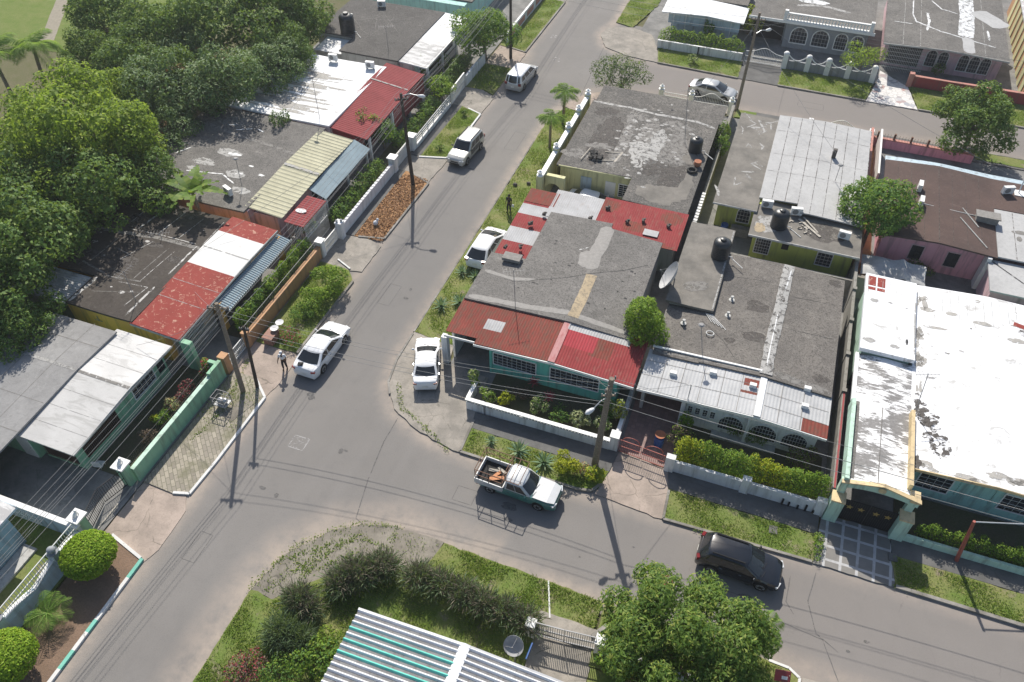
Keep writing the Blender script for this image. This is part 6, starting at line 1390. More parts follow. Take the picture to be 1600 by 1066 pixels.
xs = waves(-10.5, -4.05, .17, 5); sheet(m, 0, 0, 0, 0, lambda x, y: zb_(x, y) + .06, t=.03, mf=lambda x, y: 3 if math.sin(x * 1.3 + 2) * math.sin(y * 1.7) > .45 else 2, xs=xs, ys=[45.5 + (49.9 - 45.5) * i / 16 for i in range(17)])
sheet(m, -16.35, -13.95, 47.4, 49.1, lambda x, y: zb_(x, y) + .03, t=.03, mf=lambda x, y: 3, nx=24, ny=2)
m.build('back_roof', ['red', 'zinc', 'red', 'red_rust'], h)
m = MB(); m.box(-6.8, -5.7, 46.4, 47.1, 3.12, 3.15); m.build('roof_panel', 'zinc', h)
wallbox(h, -5.39, -5.22, 36.2, 45.2, 2.84, 'grey', 'east_wall')
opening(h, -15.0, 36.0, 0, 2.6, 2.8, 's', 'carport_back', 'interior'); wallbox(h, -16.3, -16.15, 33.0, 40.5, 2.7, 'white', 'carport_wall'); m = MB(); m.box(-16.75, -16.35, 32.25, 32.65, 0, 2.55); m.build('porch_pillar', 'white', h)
make_window(h, -11.75, 32.6, .95, 2.05, 2.95, 's', (9, 4)); make_window(h, -7.7, 32.6, .95, 2.1, 3.25, 's', (9, 4))
for x in (-13.4, -5.0): m = MB(); m.box(x - .08, x + .08, 32.52, 32.66, 0, 2.7); m.build('corner_trim', 'turquoise', h)
for i, (x, y) in enumerate(((-14.3, 46.1), (-14.9, 44.7), (-15.7, 41.5), (-14.7, 41.9), (-10.9, 46.8), (-10.0, 48.5), (-8.2, 47.4), (-7.1, 47.9), (-5.2, 47.9))):
    d = MB(); d.obox((x, y, 3.22), .24 + .1 * (i % 2), .2, .2, i * .7, tilt=.2 * (i % 3 - 1)); d.obox((x + .1, y + .05, 3.36), .2, .1, .08, i * 1.1)
    tag(single(d, 'concrete_block', 'slab_dark', 'loose dark concrete block holding down the patched zinc at the back of the turquoise house', 'block', (x, y, 3.1)), group='blocks weighting the zinc roof')
d = MB(); d.box(-15.4, -14.1, 40.0, 40.75, 3.28, 3.52); single(d, 'roof_hatch', 'slab_grey', 'low cement box on the edge of the gravel roof beside the white people carrier', 'roof hatch', (-14.75, 40.4, 3.1))
# garden wall of R1
w_ = thing('garden_wall', 'white garden wall with pierced top course in front of the turquoise house', 'wall', (-9, 29.2, 0))
wallbox(w_, -13.75, -4.35, 29.08, 29.26, .78, 'white', 'masonry'); wallbox(w_, -13.78, -13.6, 29.26, 30.6, .78, 'white', 'return_wall')
m = MB()
for i in range(47): 
    if i != 18: m.box(-13.72 + .2 * i, -13.62 + .2 * i, 29.09, 29.25, .78, .95)
for i in range(7): m.box(-13.77, -13.61, 29.3 + .2 * i, 29.4 + .2 * i, .78, .95)
m.build('pierced_course', 'ltgrey', w_); cp = MB(); cp.box(-13.8, -9.2, 29.04, 29.3, .95, 1.03); cp.box(-9.2, -4.35, 29.04, 29.3, .95, 1.01); cp.box(-13.82, -13.56, 29.3, 30.65, .95, 1.02); cp.build('coping', 'trim', w_); m = MB(); m.box(-12.55, -12.43, 29.05, 29.1, 0, .95); m.build('drain_stain', 'iron_grey', w_)
w_ = thing('dividing_wall', 'white wall running back from the gate beside the red brick driveway', 'wall', (-4, 31, 0)); wallbox(w_, -4.2, -3.95, 29.9, 35.5, .95, 'white', 'masonry')
pillar('white square gate pillar between the garden wall and the driveway gate', -4.1, 29.35, .5, 1.35, 'white', over=.04)
# R2 house with arches
h = thing('house', 'white house with arched windows and white zinc front roof behind the long hedge', 'house', (2, 38, 0))
wallbox(h, -.7, 7.25, 32.72, 35.8, 2.7, 'white', 'front_wall'); wallbox(h, -1.0, 7.3, 35.8, 46.0, 2.9, 'ltgrey'); wallbox(h, -3.4, -.55, 40.0, 48.5, 3.25, 'ltgrey', 'rear_room'); wallbox(h, -3.4, -3.2, 33, 40, 2.75, 'ltgrey', 'carport_wall')
zg = gable(3.0, .3, 3.6, -3.4, 7.55); m = MB(); sheet(m, -3.4, -.5, 35.2, 40.0, zg, 8, 12, .15); sheet(m, -.5, 7.55, 35.3, 46.4, zg, 20, 24, .16)
stroke(m, [(3.7, 46.3), (3.65, 42), (3.5, 38), (3.55, 35.5)], .75, lambda x, y: zg(x, y) + .03, 1, .25, .4, .03, 0); stroke(m, [(3.9, 45.8), (3.75, 43.5)], .10, zg, 2, .3, .2, .075); stroke(m, [(3.55, 41), (3.5, 36.2)], .07, zg, 2, .9, .5, .075)
stroke(m, [(-3.3, 35.5), (3.4, 35.7)], .4, zg, 4, .4, .3, .008); stroke(m, [(3.9, 35.8), (7.4, 35.6)], .5, zg, 4, .4, .3, .008)
for path in ([(4.2, 43.2), (7.2, 43.6)], [(4.2, 40), (7.3, 40.3)], [(.2, 44), (3, 44.2)], [(-1, 39), (.6, 37.6), (1.6, 36.2)]): stroke(m, path, .03, zg, 3, .5, .3, .01)
for x, y, r in ((1.0, 37.8, .35), (2.4, 38.6, .8), (2.2, 41.5, .9), (6.8, 36.5, .5), (6.9, 45.8, .5)): blob(m, x, y, r, r * .7, zg, 5, 20, .5, .007)
m.build('gravel_roof', ['roof_grey2', 'patch_grey', 'patch_white', 'patch_tar', 'patch_mid', 'patch_dark'], h)
m = MB(); zk = lambda x, y: 3.42 + .02 * math.sin(x * 2 + y); sheet(m, -3.65, -.45, 39.8, 48.8, zk, 10, 20, .18); stroke(m, [(-2.8, 41.5), (-1.2, 42.2)], .9, zk, 1, .6, .3, .008); stroke(m, [(-.55, 39.9), (-.55, 48.6)], .10, zk, 2, .2, .4, .03, 0); m.build('rear_roof', ['roof_flag', 'patch_mid', 'patch_grey'], h)
def m2(x, y):
    if 3.32 < x < 3.72: return 1
    if (2.4 < x < 3.3 and 34.4 < y < 35.0) or (2.3 < x < 3.3 and 33.7 < y < 34.0): return 2
    if x > 6.1 and y < 33.15: return 2
    return 0
xs = waves(-3.65, 7.6, .21, 6); zq = lambda x, y: gable(2.88, .30, 3.5, -3.65, 7.6, 32.2, .10, 35.8)(x, y) + (.008 * math.sin(2 * math.pi * x / .21) if not 3.32 < x < 3.72 else .07)
m = MB(); sheet(m, 0, 0, 0, 0, zq, t=.03, mf=m2, xs=xs, ys=[32.2 + 3.4 * i / 17 for i in range(18)]); zl = lambda a, b: zq(a, b) + .012; [stroke(m, [(x, 35.5), (x, 32.25)], .03, zl, 3, .3, .5, .006, 0) for x in (-2.4, -1.2, 0, 1.2, 2.3, 4.7, 6.0)]; [stroke(m, [(a, y), (b, y)], .03, zl, 3, .3, .3, .006, 0) for a, b, y in ((-3.6, 3.3, 33.4), (-3.6, 3.3, 34.6), (3.8, 7.5, 33.2), (3.8, 7.5, 34.2))]; m.build('zinc_front_roof', ['zinc_white', 'roof_white', 'red_rust', 'slab_grey'], h)
fascia(h, [(-3.65, 32.15, 2.68), (3.5, 32.15, 2.98), (7.6, 32.15, 2.68)], .18); fascia(h, [(-3.5, 35.72, 3.08), (3.3, 35.72, 3.32)], .10, 'trim', .12)
for x, y in ((-1.8, 33.9), (.5, 34.7), (2.95, 34.4), (6.1, 35.4), (6.1, 34.0)):
    z = zq(x, y); d = MB(); d.box(x - .2, x + .2, y - .12, y + .12, z - .02, z + .26); tag(single(d, 'vent_box', 'trim', 'small white vent box on the white zinc front roof of the arched house', 'vent box', (x, y, z)), group='vent boxes on the zinc roof')
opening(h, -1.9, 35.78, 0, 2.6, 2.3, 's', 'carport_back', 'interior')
for i in range(4): make_window(h, -.28 + .46 * i, 32.72, 1.25, 1.9, .32, 's', (2, 3))
for x, w2 in ((2.3, 1.5), (4.25, 1.6), (6.1, 1.5)): make_window(h, x, 32.72, .55, 1.92, w2, 's', (9, 4), arch=True)
m = MB(); m.box(3.17, 3.37, 32.4, 32.75, 0, 2.72); m.build('porch_pillar', 'white', h); m = MB(); m.box(1.3, 5.2, 32.2, 32.72, 0, .25); m.build('planter_ledge', 'ltgrey', h)
m = MB(); m.box(-.85, -.62, 32.4, 32.75, 0, 2.7); m.build('corner_pillar', 'white', h)
m = MB(); m.tube([(-.55, 32.3, 0), (-.55, 32.3, 4.2)], .03, 6); m.bar((-.75, 32.3, 4.15), (-.35, 32.3, 4.15), .03); single(m, 'service_mast', 'galv', 'thin grey service mast standing at the corner of the arched house', 'mast', (-.55, 32.3, 0))
w_ = thing('garden_wall', 'white garden wall below the long bright green hedge', 'wall', (4, 28.95, 0)); wallbox(w_, -.35, 8.2, 28.85, 29.05, 1.05, 'wall_dirty', 'masonry')
for x, wd in ((-.6, .55), (3.85, .5), (8.05, .55)): m = MB(); m.box(x - wd / 2, x + wd / 2, 28.75, 29.12, 0, 1.4); m.build('pillar', 'white', w_)
gt = thing('driveway_gate', 'rusty red double gate with a round hoop closing the brick paved driveway', 'gate', (-2.3, 29.15, 0))
for a, b in (((-3.75, 29.2), (-2.4, 29.1)), ((-2.3, 29.08), (-.95, 28.95))):
    m = MB(); railing(m, a, b, .08, 1.25, .12, .022); cx = (a[0] + b[0]) / 2; m.tube([(cx + .52 * math.cos(q), a[1] - .02, 1.28 + .42 * math.sin(q)) for q in [k * math.pi / 9 for k in range(10)]], .025, 6); m.build('leaf', 'iron_red', gt)
d = MB(); bx, by = P(1030, 688, .5); d.lathe([(.29, 0), (.29, .3), (.31, .32), (.31, .36), (.29, .38), (.29, .7), (.31, .72), (.30, .8)], bx, by, .06, 18); single(d, 'plastic_drum', 'bluep', 'blue plastic drum standing inside the red driveway gate', 'drum', (bx, by, .06), smooth=40)
d = MB(); d.lathe([(.18, 0), (.30, .16), (.33, .22), (.29, .21), (.02, .12)], bx, by, .87, 18); single(d, 'clay_bowl', 'terrac', 'wide terracotta bowl resting on the blue drum', 'bowl', (bx, by, .87), smooth=40)
# wall between R2 and R3
w_ = thing('boundary_wall', 'tall weathered block wall between the arched house and the white roofed house', 'wall', (8.45, 40, 0)); wallbox(w_, 8.3, 8.5, 29.4, 50.3, 2.15, 'block', 'masonry'); m = MB(); m.box(8.37, 8.47, 29.4, 36.8, 2.15, 2.18); m.build('maroon_coping', 'redwall', w_); m = MB(); [m.box(8.26, 8.54, y - .14, y + .14, 0, 2.3) for y in (36.9, 40.2, 43.5, 46.8, 50.1)]; m.build('pier', 'block', w_)
w_ = thing('garden_wall', 'low grey back wall behind the bright white coated roof', 'wall', (16, 48.6, 0)); wallbox(w_, 8.5, 26, 48.45, 48.7, 1.9, 'block', 'masonry'); m = MB(); m.box(8.5, 26, 48.42, 48.73, 1.9, 1.98); m.build('mossy_coping', 'mossy', w_)
w_ = thing('garden_wall', 'weathered wall between the arched house and the lime green house', 'wall', (3, 48.9, 0)); wallbox(w_, -.4, 8.3, 48.2, 48.4, 1.7, 'block', 'masonry')
# R3 big white roof
h = thing('house', 'aqua walled house under a huge bright white coated roof at the right edge', 'house', (16, 39, 0))
wallbox(h, 12.3, 27, 32.2, 47.0, 3.0, 'aqua'); wallbox(h, 9.0, 11.8, 39.7, 46.6, 3.3, 'mint', 'rear_room')
zg = gable(3.2, .32, 16.4, 12.0, 26, 31.5, .1, 48); m = MB(); sheet(m, 12.0, 28, 31.45, 47.4, zg, 24, 30, .14, mf=lambda x, y: 0)
for k in range(46):
    t = random.random(); x = 12.35 + 1.3 * t + random.gauss(0, .16); y = 36.3 - 3.0 * t + random.gauss(0, .45); blob(m, x, y, random.uniform(.08, .34), random.uniform(.06, .26), zg, 4, 12, .9, .008 + .0001 * k, random.random() * 3)
for k in range(26): blob(m, random.uniform(12.2, 22), random.choice((random.uniform(31.6, 32.4), random.uniform(43, 47))), random.uniform(.15, .7), random.uniform(.06, .25), zg, 5, 16, .8, .007)
for k in range(12): blob(m, 12.2 + random.random() * .5, random.uniform(37, 46), random.uniform(.05, .3), random.uniform(.2, .7), zg, 5, 16, .8, .007)
for x, y, rx, ry in ( (14.2, 41.2, .3, .1), (13.1, 38.8, .25, .12), (14.8, 41.6, .2, .08), (15.8, 39.5, .08, .08), (12.3, 31.9, .3, .5), (15.4, 43.9, .06, .06), (13.4, 42.9, .07, .07), (13.1, 41.6, .06, .06)): blob(m, x, y, rx * 1.1, ry * 1.1, zg, 4 if y < 37 else 1, 24, .7, .008)
stroke(m, [(18.3, 44.7), (20.2, 44.0), (22, 43.6)], .7, zg, 4, .6, .2, .009); stroke(m, [(18.0, 45.3), (19.8, 44.9), (22, 44.6)], .4, zg, 2, .1, .3, .011, 0)
for i in range(20): stroke(m, [(12.2 + .5 * i, 47.3), (12.25 + .5 * i, 45.2 - random.random())], .03, zg, 3, .5, .4, .008)
stroke(m, [(12.08, 46.9), (12.05, 40)], .07, zg, 3, .5, .4, .01, 0)
m.build('white_roof', ['roof_white', 'roof_white_worn', 'red_flaky', 'patch_grey', 'patch_dark', 'patch_dirt'], h)
zk = lambda x, y: 3.62 + .02 * math.sin(y); m = MB(); sheet(m, 8.75, 12.0, 39.5, 47.0, zk, 8, 16, .3)
for x in (9.15, 9.75): stroke(m, [(x, 46.75), (x, 45.75)], .5, zk, 1, .03, .2, .008, 0); stroke(m, [(x, 45.6), (x, 45.3)], .5, zk, 1, .03, .2, .008, 0)
for i in range(7): stroke(m, [(8.95 + .45 * i, 46.8), (8.95 + .45 * i, 44.6 + random.random())], .03, zk, 2, .4, .3, .009)
stroke(m, [(11.95, 45), (11.95, 40)], .09, zk, 2, .4, .3, .01); blob(m, 11.5, 41.0, .08, .3, zk, 3, 10, .3, .009)
for x, y, r in ((9.4, 44.3, .3), (10.4, 44.4, .15), (11.4, 44.2, .12), (9.3, 40.4, .4), (10.8, 40.3, .3)): blob(m, x, y, r, r * .6, zk, 2, 16, .5, .007)
m.build('upper_roof', ['roof_white', 'red_flaky', 'patch_grey', 'patch_tar'], h)
zl_ = lambda x, y: 3.12 + .10 * (1 - abs(x - 10.4) / 1.8); m = MB(); sheet(m, 8.7, 12.1, 29.35, 39.5, zl_, 10, 30, .12); stroke(m, [(10.4, 35.3), (10.38, 29.5)], .05, zl_, 1, .3, .3, .01); stroke(m, [(9.0, 35.4), (9.0, 29.6)], .28, zl_, 2, .2, .3, .008, 0); m.build('carport_roof', ['roof_white_worn', 'roof_grey', 'roof_grey', 'patch_dark'], h)
wallbox(h, 8.62, 8.85, 29.3, 35.3, 3.45, 'mint', 'left_parapet', 2.6); wallbox(h, 11.9, 12.1, 29.9, 35.4, 3.6, 'gold', 'right_parapet', 2.9); wallbox(h, 8.62, 8.85, 35.4, 39.5, 3.2, 'trim', 'gutter', 3.0)
m = MB(); xs = [8.6 + 4.0 * i / 12 for i in range(13)]
for a, b in zip(xs[:-1], xs[1:]):
    f = lambda x: 3.12 + .55 * (1 - abs(x - 10.6) / 2.0); g2 = lambda x: 2.65 + .35 * (1 - ((x - 10.6) / 2.0) ** 2)
    m.add([(a, 29.2, g2(a)), (b, 29.2, g2(b)), (b, 29.2, f(b)), (a, 29.2, f(a)), (a, 29.38, g2(a)), (b, 29.38, g2(b)), (b, 29.38, f(b)), (a, 29.38, f(a))], [(0, 1, 2, 3), (7, 6, 5, 4), (3, 2, 6, 7), (0, 4, 5, 1)])
m.build('entrance_gable', 'mint', h); m = MB(); m.bar((8.55, 29.25, 3.14), (10.6, 29.25, 3.7), .26, .08); m.bar((10.6, 29.25, 3.7), (12.65, 29.25, 3.14), .26, .08); m.box(12.1, 12.6, 29.15, 29.9, 3.02, 3.2); m.tube([(10.6, 29.16, 3.35), (10.6, 29.12, 3.35)], .2, 14); m.build('gable_trim', 'gold', h)
for x in (8.75, 12.3): m = MB(); m.box(x - .2, x + .2, 29.25, 29.6, 0, 3.1); m.build('porch_pillar', 'mint', h)
fascia(h, [(12.0, 31.4, 3.10), (16.4, 31.4, 3.42), (28, 31.4, 3.05)], .2, 'gold', .06)
make_window(h, 13.85, 32.2, .85, 2.2, 1.75, 's', (4, 4)); make_window(h, 18.35, 32.2, .85, 2.25, 2.0, 's', (5, 4), arch=False); m = MB(); m.tube([(18.35 + 1.0 * math.cos(q), 32.16, 2.25 + .35 * math.sin(q)) for q in [k * math.pi / 10 for k in range(11)]], .04, 6); m.build('arch_trim', 'trim', h)
m = MB(); [m.tube([(15.1 + .0, 32.17, 1.0), (15.1, 32.17, 2.3), (15.5, 32.17, 2.5), (16.5, 32.17, 2.5), (16.9, 32.17, 2.3), (16.9, 32.17, 1.0)], .03, 5)]; m.build('wall_moulding', 'aqua', h)
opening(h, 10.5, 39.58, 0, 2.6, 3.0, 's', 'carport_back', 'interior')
for x, lab in ((8.72, 'mint green square gate pillar with yellow cap at the hedge end of the tiled driveway'), (12.3, 'mint green square gate pillar with yellow cap at the far side of the tiled driveway')): pillar(lab, x, 28.95, .7, 2.0, 'mint', 'gold', over=.03)
gt = thing('iron_gate', 'dark iron double gate with gold stars in front of the tiled driveway', 'gate', (10.5, 29, 0))
for k, (a, b) in enumerate(((9.1, 10.48), (10.52, 11.92))):
    m = MB(); railing(m, (a, 29.05), (b, 29.05), .06, 1.9, .11, .026); m.box(a, b, 29.06, 29.075, .1, 1.85); lf = m.build('leaf', 'iron', gt)
    for x in (a + .38, a + 1.0):
        sm = MB(); vs = []
        for sd in (29.015, 29.035):
            for q in range(10): r_ = .2 if q % 2 == 0 else .085; vs.append((x + r_ * math.sin(q * math.pi / 5), sd, 1.35 + r_ * math.cos(q * math.pi / 5)))
        sm.add(vs, [tuple(range(10)), tuple(range(10, 20))[::-1]] + [(i, (i + 1) % 10, 10 + (i + 1) % 10, 10 + i) for i in range(10)]); sm.build('star', 'goldp', lf)
w_ = thing('front_wall', 'low pale mint front wall below the clipped hedge at the right edge', 'wall', (20, 28.8, 0)); wallbox(w_, 12.65, 30, 28.72, 28.9, .6, 'mint', 'masonry')
# R4 yellow house
h = thing('house', 'pale yellow house with patchy grey slab roof behind the two roadside palms', 'house', (-10, 58, 0))
wallbox(h, -15.3, -4.6, 53.4, 63.6, 2.75, 'cream_wall'); wallbox(h, -9.2, -4.6, 50.4, 53.4, 2.7, 'cream_wall', 'south_wing')
zf = lambda x, y: 2.9 + .05 * math.sin(x * .5) + .12 * max(0, 1 - abs(x + 9) / 5); m = MB(); sheet(m, -15.6, -4.2, 53.2, 64.0, zf, 24, 24, .14); sheet(m, -9.3, -4.2, 50.1, 53.2, zf, 10, 6, .14); sheet(m, -15.4, -4.0, 64.0, 67.2, lambda x, y: 2.74, 6, 4, .12)
for x, y, rx, ry, mi in ((-12.6, 58.5, 1.4, 3.4, 2), (-9.6, 60.5, .8, 2.6, 3), (-9.2, 57.0, 1.3, 1.6, 1), (-8.6, 59.4, .9, 1.6, 1), (-7.0, 58.0, 1.3, 2.6, 3), (-14.4, 55.2, 1.3, .7, 3), (-13, 57, 1.0, .5, 3), (-6.2, 54.5, 1.2, 2.2, 4), (-8.3, 55.2, 1.0, 1.2, 4), (-5.4, 57.6, .7, .9, 5), (-6.9, 52, 2.0, 1.2, 5), (-5.0, 54, .5, 1.6, 5), (-7.4, 62, 1.2, 1.0, 3), (-11, 62.4, 1.0, .6, 3), (-14, 62.5, 1, .8, 2)): blob(m, x, y, rx, ry, zf, mi, 30, .55, .006 + .001 * mi)
for i in range(110): blob(m, random.gauss(-9.6, 1.6), random.gauss(58.5, 2.4), random.uniform(.08, .3), random.uniform(.06, .2), zf, 1, 10, .7, .013)
stroke(m, [(-15.5, 63.9), (-12, 63.7), (-9.5, 63.2), (-6, 63.4), (-4.4, 63.0)], .3, zf, 1, .4, .3, .014); stroke(m, [(-11.5, 63.5), (-11.2, 58), (-11.3, 54)], .9, zf, 3, .2, .4, .013)
m.build('slab_roof', ['roof_patchy', 'patch_grey', 'patch_dark', 'patch_mid', 'patch_dark', 'roof_flag'], h)
fascia(h, [(-15.4, 53.17, 2.82), (-9.3, 53.17, 2.95)], .12, 'cream_wall', .05); fascia(h, [(-9.3, 50.07, 2.9), (-4.2, 50.07, 2.82)], .14, 'cream_wall', .05)
make_door(h, -11.0, 53.4, 0, 2.1, .85, 's'); make_window(h, -9.9, 53.4, .9, 2.1, .8, 's', (2, 6), frame='trim', bar='trim'); m = MB(); m.box(-13.5, -12.6, 53.33, 53.4, .7, 2.1); m.build('window_shutter', 'palebl', h)
wallbox(h, -15.3, -4.3, 64.4, 67.0, 2.6, 'cream_wall', 'porch_wall')
w_ = thing('side_wall', 'tall yellow side wall with white capped piers along the roadside grass', 'wall', (-16.15, 57, 0)); wallbox(w_, -16.28, -16.05, 50.6, 64.2, 3.0, 'cream_wall', 'masonry'); m = MB(); m.box(-16.36, -15.97, 50.5, 64.3, 3.0, 3.12); m.build('coping', 'trim', w_)
for y in (50.7, 54.9, 58.3, 61.3, 64.2):
    m = MB(); m.box(-16.42, -15.95, y - .25, y + .25, 0, 3.25); pr = m.build('pier', 'cream_wall', w_); c = MB(); c.lathe([(.28, 0), (.28, .08), (.12, .12), (.2, .25), (.24, .36), (.1, .42), (.06, .5)], -16.18, y, 3.25, 12); c.build('urn_cap', 'trim', pr, 50)
a_ = thing('entrance_arch', 'cream arched gateway at the end of the yellow side wall', 'arch', (-15.4, 51.5, 0)); m = MB()
xs = [-16.0 + 1.4 * i / 12 for i in range(13)]
for a, b in zip(xs[:-1], xs[1:]):
    g2 = lambda x: 1.5 + math.sqrt(max(0, .49 - (x + 15.3) ** 2)); m.add([(a, 51.4, g2(a)), (b, 51.4, g2(b)), (b, 51.4, 2.9), (a, 51.4, 2.9), (a, 51.75, g2(a)), (b, 51.75, g2(b)), (b, 51.75, 2.9), (a, 51.75, 2.9)], [(0, 1, 2, 3), (7, 6, 5, 4), (3, 2, 6, 7), (0, 4, 5, 1)])
m.box(-14.6, -14.35, 51.4, 51.75, 0, 2.9); m.build('arch', 'cream_wall', a_)
def white_gate(name, label, x0, x1, y, hgt, arch=True):
    o = thing(name, label, 'gate', ((x0 + x1) / 2, y, 0)); m = MB(); railing(m, (x0, y), (x1, y), .1, hgt, .16, .03, top=(lambda t: hgt - .1 + .55 * math.exp(-((t - .5) * 4) ** 2)) if arch else None); m.build('leaf', 'bars', o); return o
w_ = thing('street_fence', 'white pillared railing fence by the silver saloon on the upper street', 'fence', (-10, 71, 0)); wallbox(w_, -15.8, -8.0, 70.6, 70.85, .5, 'cream_wall', 'masonry')
m = MB(); railing(m, (-10.4, 70.7), (-8, 70.7), .5, 1.2, .15, .025); railing(m, (-7.4, 70.8), (-4.2, 70.9), .2, 1.3, .15, .03, top=lambda t: 1.2 + .6 * math.exp(-((t - .5) * 4) ** 2)); m.build('railing', 'bars', w_)
for x in (-10.6, -7.7, -3.9): m = MB(); m.box(x - .22, x + .22, 70.5, 70.95, 0, 1.4); pr = m.build('pillar', 'white', w_); c = MB(); c.lathe([(.3, 0), (.3, .08), (.12, .12), (.22, .25), (.24, .36), (.1, .44), (.05, .55)], x, 70.72, 1.4, 12); c.build('urn_cap', 'trim', pr, 50)
w_ = thing('boundary_wall', 'narrow wall with pierced white blocks between the yellow house and the flagged roof', 'wall', (-3.6, 58, 0)); wallbox(w_, -3.75, -3.5, 47.6, 69.8, 1.6, 'block', 'masonry'); m = MB(); [m.box(-3.78, -3.47, 50.2 + .4 * i, 50.45 + .4 * i, 1.6, 1.9) for i in range(12)]; m.build('pierced_course', 'trim', w_)
make_tank('black water tank on the yellow house roof beside a rust coloured pot', (-5.35, 58.9, 2.93), .55, 1.25)
d = MB(); d.lathe([(.2, 0), (.32, .2), (.26, .4), (.3, .45)], -4.75, 56.8, 2.93, 14); single(d, 'rusty_pot', 'terrac', 'rust coloured pot lying beside the black tank on the yellow house roof', 'pot', (-4.75, 56.8, 2.9), smooth=40)
d = MB(); d.tube([(-5.0 + .35 * math.cos(a), 55.9 + .35 * math.sin(a), 3.02) for a in [k * .5236 for k in range(13)]], .10, 8); single(d, 'old_tyre', 'rubber', 'old tyre lying flat on the corner of the yellow house roof', 'tyre', (-5.0, 55.9, 2.93), smooth=50)
d = MB()
for i in range(26): d.obox((-12.9 + random.uniform(-.6, .6), 55.2 + random.uniform(-.5, .5), 3.02 + random.random() * .2), random.uniform(.15, .5), random.uniform(.1, .35), .06, random.random() * 3, tilt=random.uniform(-.4, .4))
single(d, 'debris_heap', 'rubber', 'heap of dark scrap on the near left corner of the yellow house roof', 'debris', (-12.9, 55.2, 2.93))
for i, (a, b) in enumerate((((-13.9, 54.4), (-13.6, 56.2)), ((-12.3, 56.1), (-10.9, 56.3)), ((-11.2, 54.9), (-10.9, 56.4)), ((-13.0, 54.6), (-11.3, 55.0)))):
    d = MB(); d.bar((*a, 3.0), (*b, 3.04), .16 if i == 2 else .07, .04); single(d, 'timber_board', 'timber', ['pale timber board on the left side of the scrap heap on the yellow house roof', 'pale timber board behind the scrap heap on the yellow house roof', 'wide pale board to the right of the scrap heap on the yellow house roof', 'pale timber board lying in front of the scrap heap on the yellow house roof'][i], 'timber', (*a, 2.95), 'boards around the roof scrap heap')
# R5 lime green house
h = thing('house', 'lime green house with silver seamed roof and flagged slab side roof', 'house', (3, 58, 0))
wallbox(h, -2.3, .9, 53.5, 65.8, 2.85, 'lime', 'west_wing'); wallbox(h, .9, 8.1, 50.2, 66.2, 2.65, 'lime')
zf = lambda x, y: 3.0 + .02 * math.sin(x + y); m = MB(); sheet(m, -2.65, .7, 52.3, 66.2, zf, 8, 20, .14)
for i in range(16): x, y = random.uniform(-2.4, .3), random.uniform(53, 65.5); stroke(m, [(x, y), (x + random.uniform(-.9, .9), y + random.uniform(-.6, .6)), (x + random.uniform(-.9, .9), y + random.uniform(-1.6, 1.6))], random.uniform(.08, .2), zf, 1, .6, .25, .008)
m.build('flagged_roof', ['roof_flag', 'patch_grey'], h)
ze = gable(3.1, .16, 4.4, .6, 8.3); sy = lambda x: 54.0 - .28 * max(0, x - 2.9)
m = MB(); n = 8
for i in range(n):
    a, b = .6 + 7.7 * i / n, .6 + 7.7 * (i + 1) / n; sheet(m, a, b - .004, 54.0 if a < 3 else 52.9, 66.8, ze, 3, 12, .1)
    stroke(m, [(b - .02, 66.7), (b - .02, 54.0 if a < 3 else 53.0)], .045, ze, 1, .5, .3, .009, 0)
for y in (57.9, 60.5, 64.2): stroke(m, [(.7, y), (8.2, y)], .03, ze, 1, .6, .3, .009, 0)
m.build('silver_roof', ['roof_silver', 'patch_dark'], h)
zs = flat(2.82); m = MB(); sheet(m, .5, 8.4, 49.5, 54.2, zs, 10, 6, .14); blob(m, 1.6, 51.2, .8, 1.2, zs, 1, 24, .4, .006); blob(m, 1.2, 50.6, .4, .6, zs, 2, 24, .4, .01); blob(m, 5.6, 51.6, 1.6, .9, zs, 3, 24, .5, .007); m.build('slab_roof', ['roof_flag', 'patch_grey', 'patch_beige', 'patch_dark'], h)
m = MB(); m.box(.5, 8.4, 49.44, 49.5, 2.68, 2.84); m.build('fascia', 'ltgrey', h); fascia(h, [(-2.65, 52.27, 2.93), (.7, 52.27, 2.93)], .14, 'ltgrey')
make_window(h, 6.2, 50.2, .9, 2.1, 1.1, 's', (4, 4)); make_window(h, -.2, 53.5, .8, 2.2, 1.0, 's', (4, 4), arch=True); make_window(h, 1.7, 50.2, .8, 2.2, 1.1, 's', (6, 5)); opening(h, 3.3, 50.2, 1.6, 2.2, .5, 's', 'vent', 'dark')
make_tank('black water tank near the front of the silver seamed roof with a thin white pipe', (2.45, 51.2, 2.83), .62, 1.45)
make_ac('white air conditioner just behind the tank on the lime green house', (3.5, 53.0, 2.85), .2); make_ac('white air conditioner left of the tank on the lime green house', (1.3, 53.2, 2.85), .1); make_ac('white air conditioner near the right corner of the lime green house roof', (7.1, 51.3, 2.85), -.1)
for i, (a, b) in enumerate((((3.8, 52.6), (5.5, 50.9)), ((4.1, 52.9), (5.3, 51.3)))): d = MB(); d.bar((*a, 2.87 + .03 * i), (*b, 2.88 + .03 * i), .18 - .06 * i, .04); single(d, 'timber_board', 'timber', ['wide grey board lying slantwise in front of the silver roof', 'narrow grey board lying slantwise in front of the silver roof'][i], 'timber', (*a, 2.85), 'boards on the lime green house roof')
d = MB(); [d.obox((3.9 + random.uniform(-.7, .9), 51.6 + random.uniform(-.6, .6), 2.87), random.uniform(.1, .4), random.uniform(.05, .2), .06, random.random() * 3) for _ in range(14)]; single(d, 'rubble', 'timber', 'scattered broken pieces beside the slanting boards on the lime green house', 'rubble', (3.9, 51.6, 2.83))
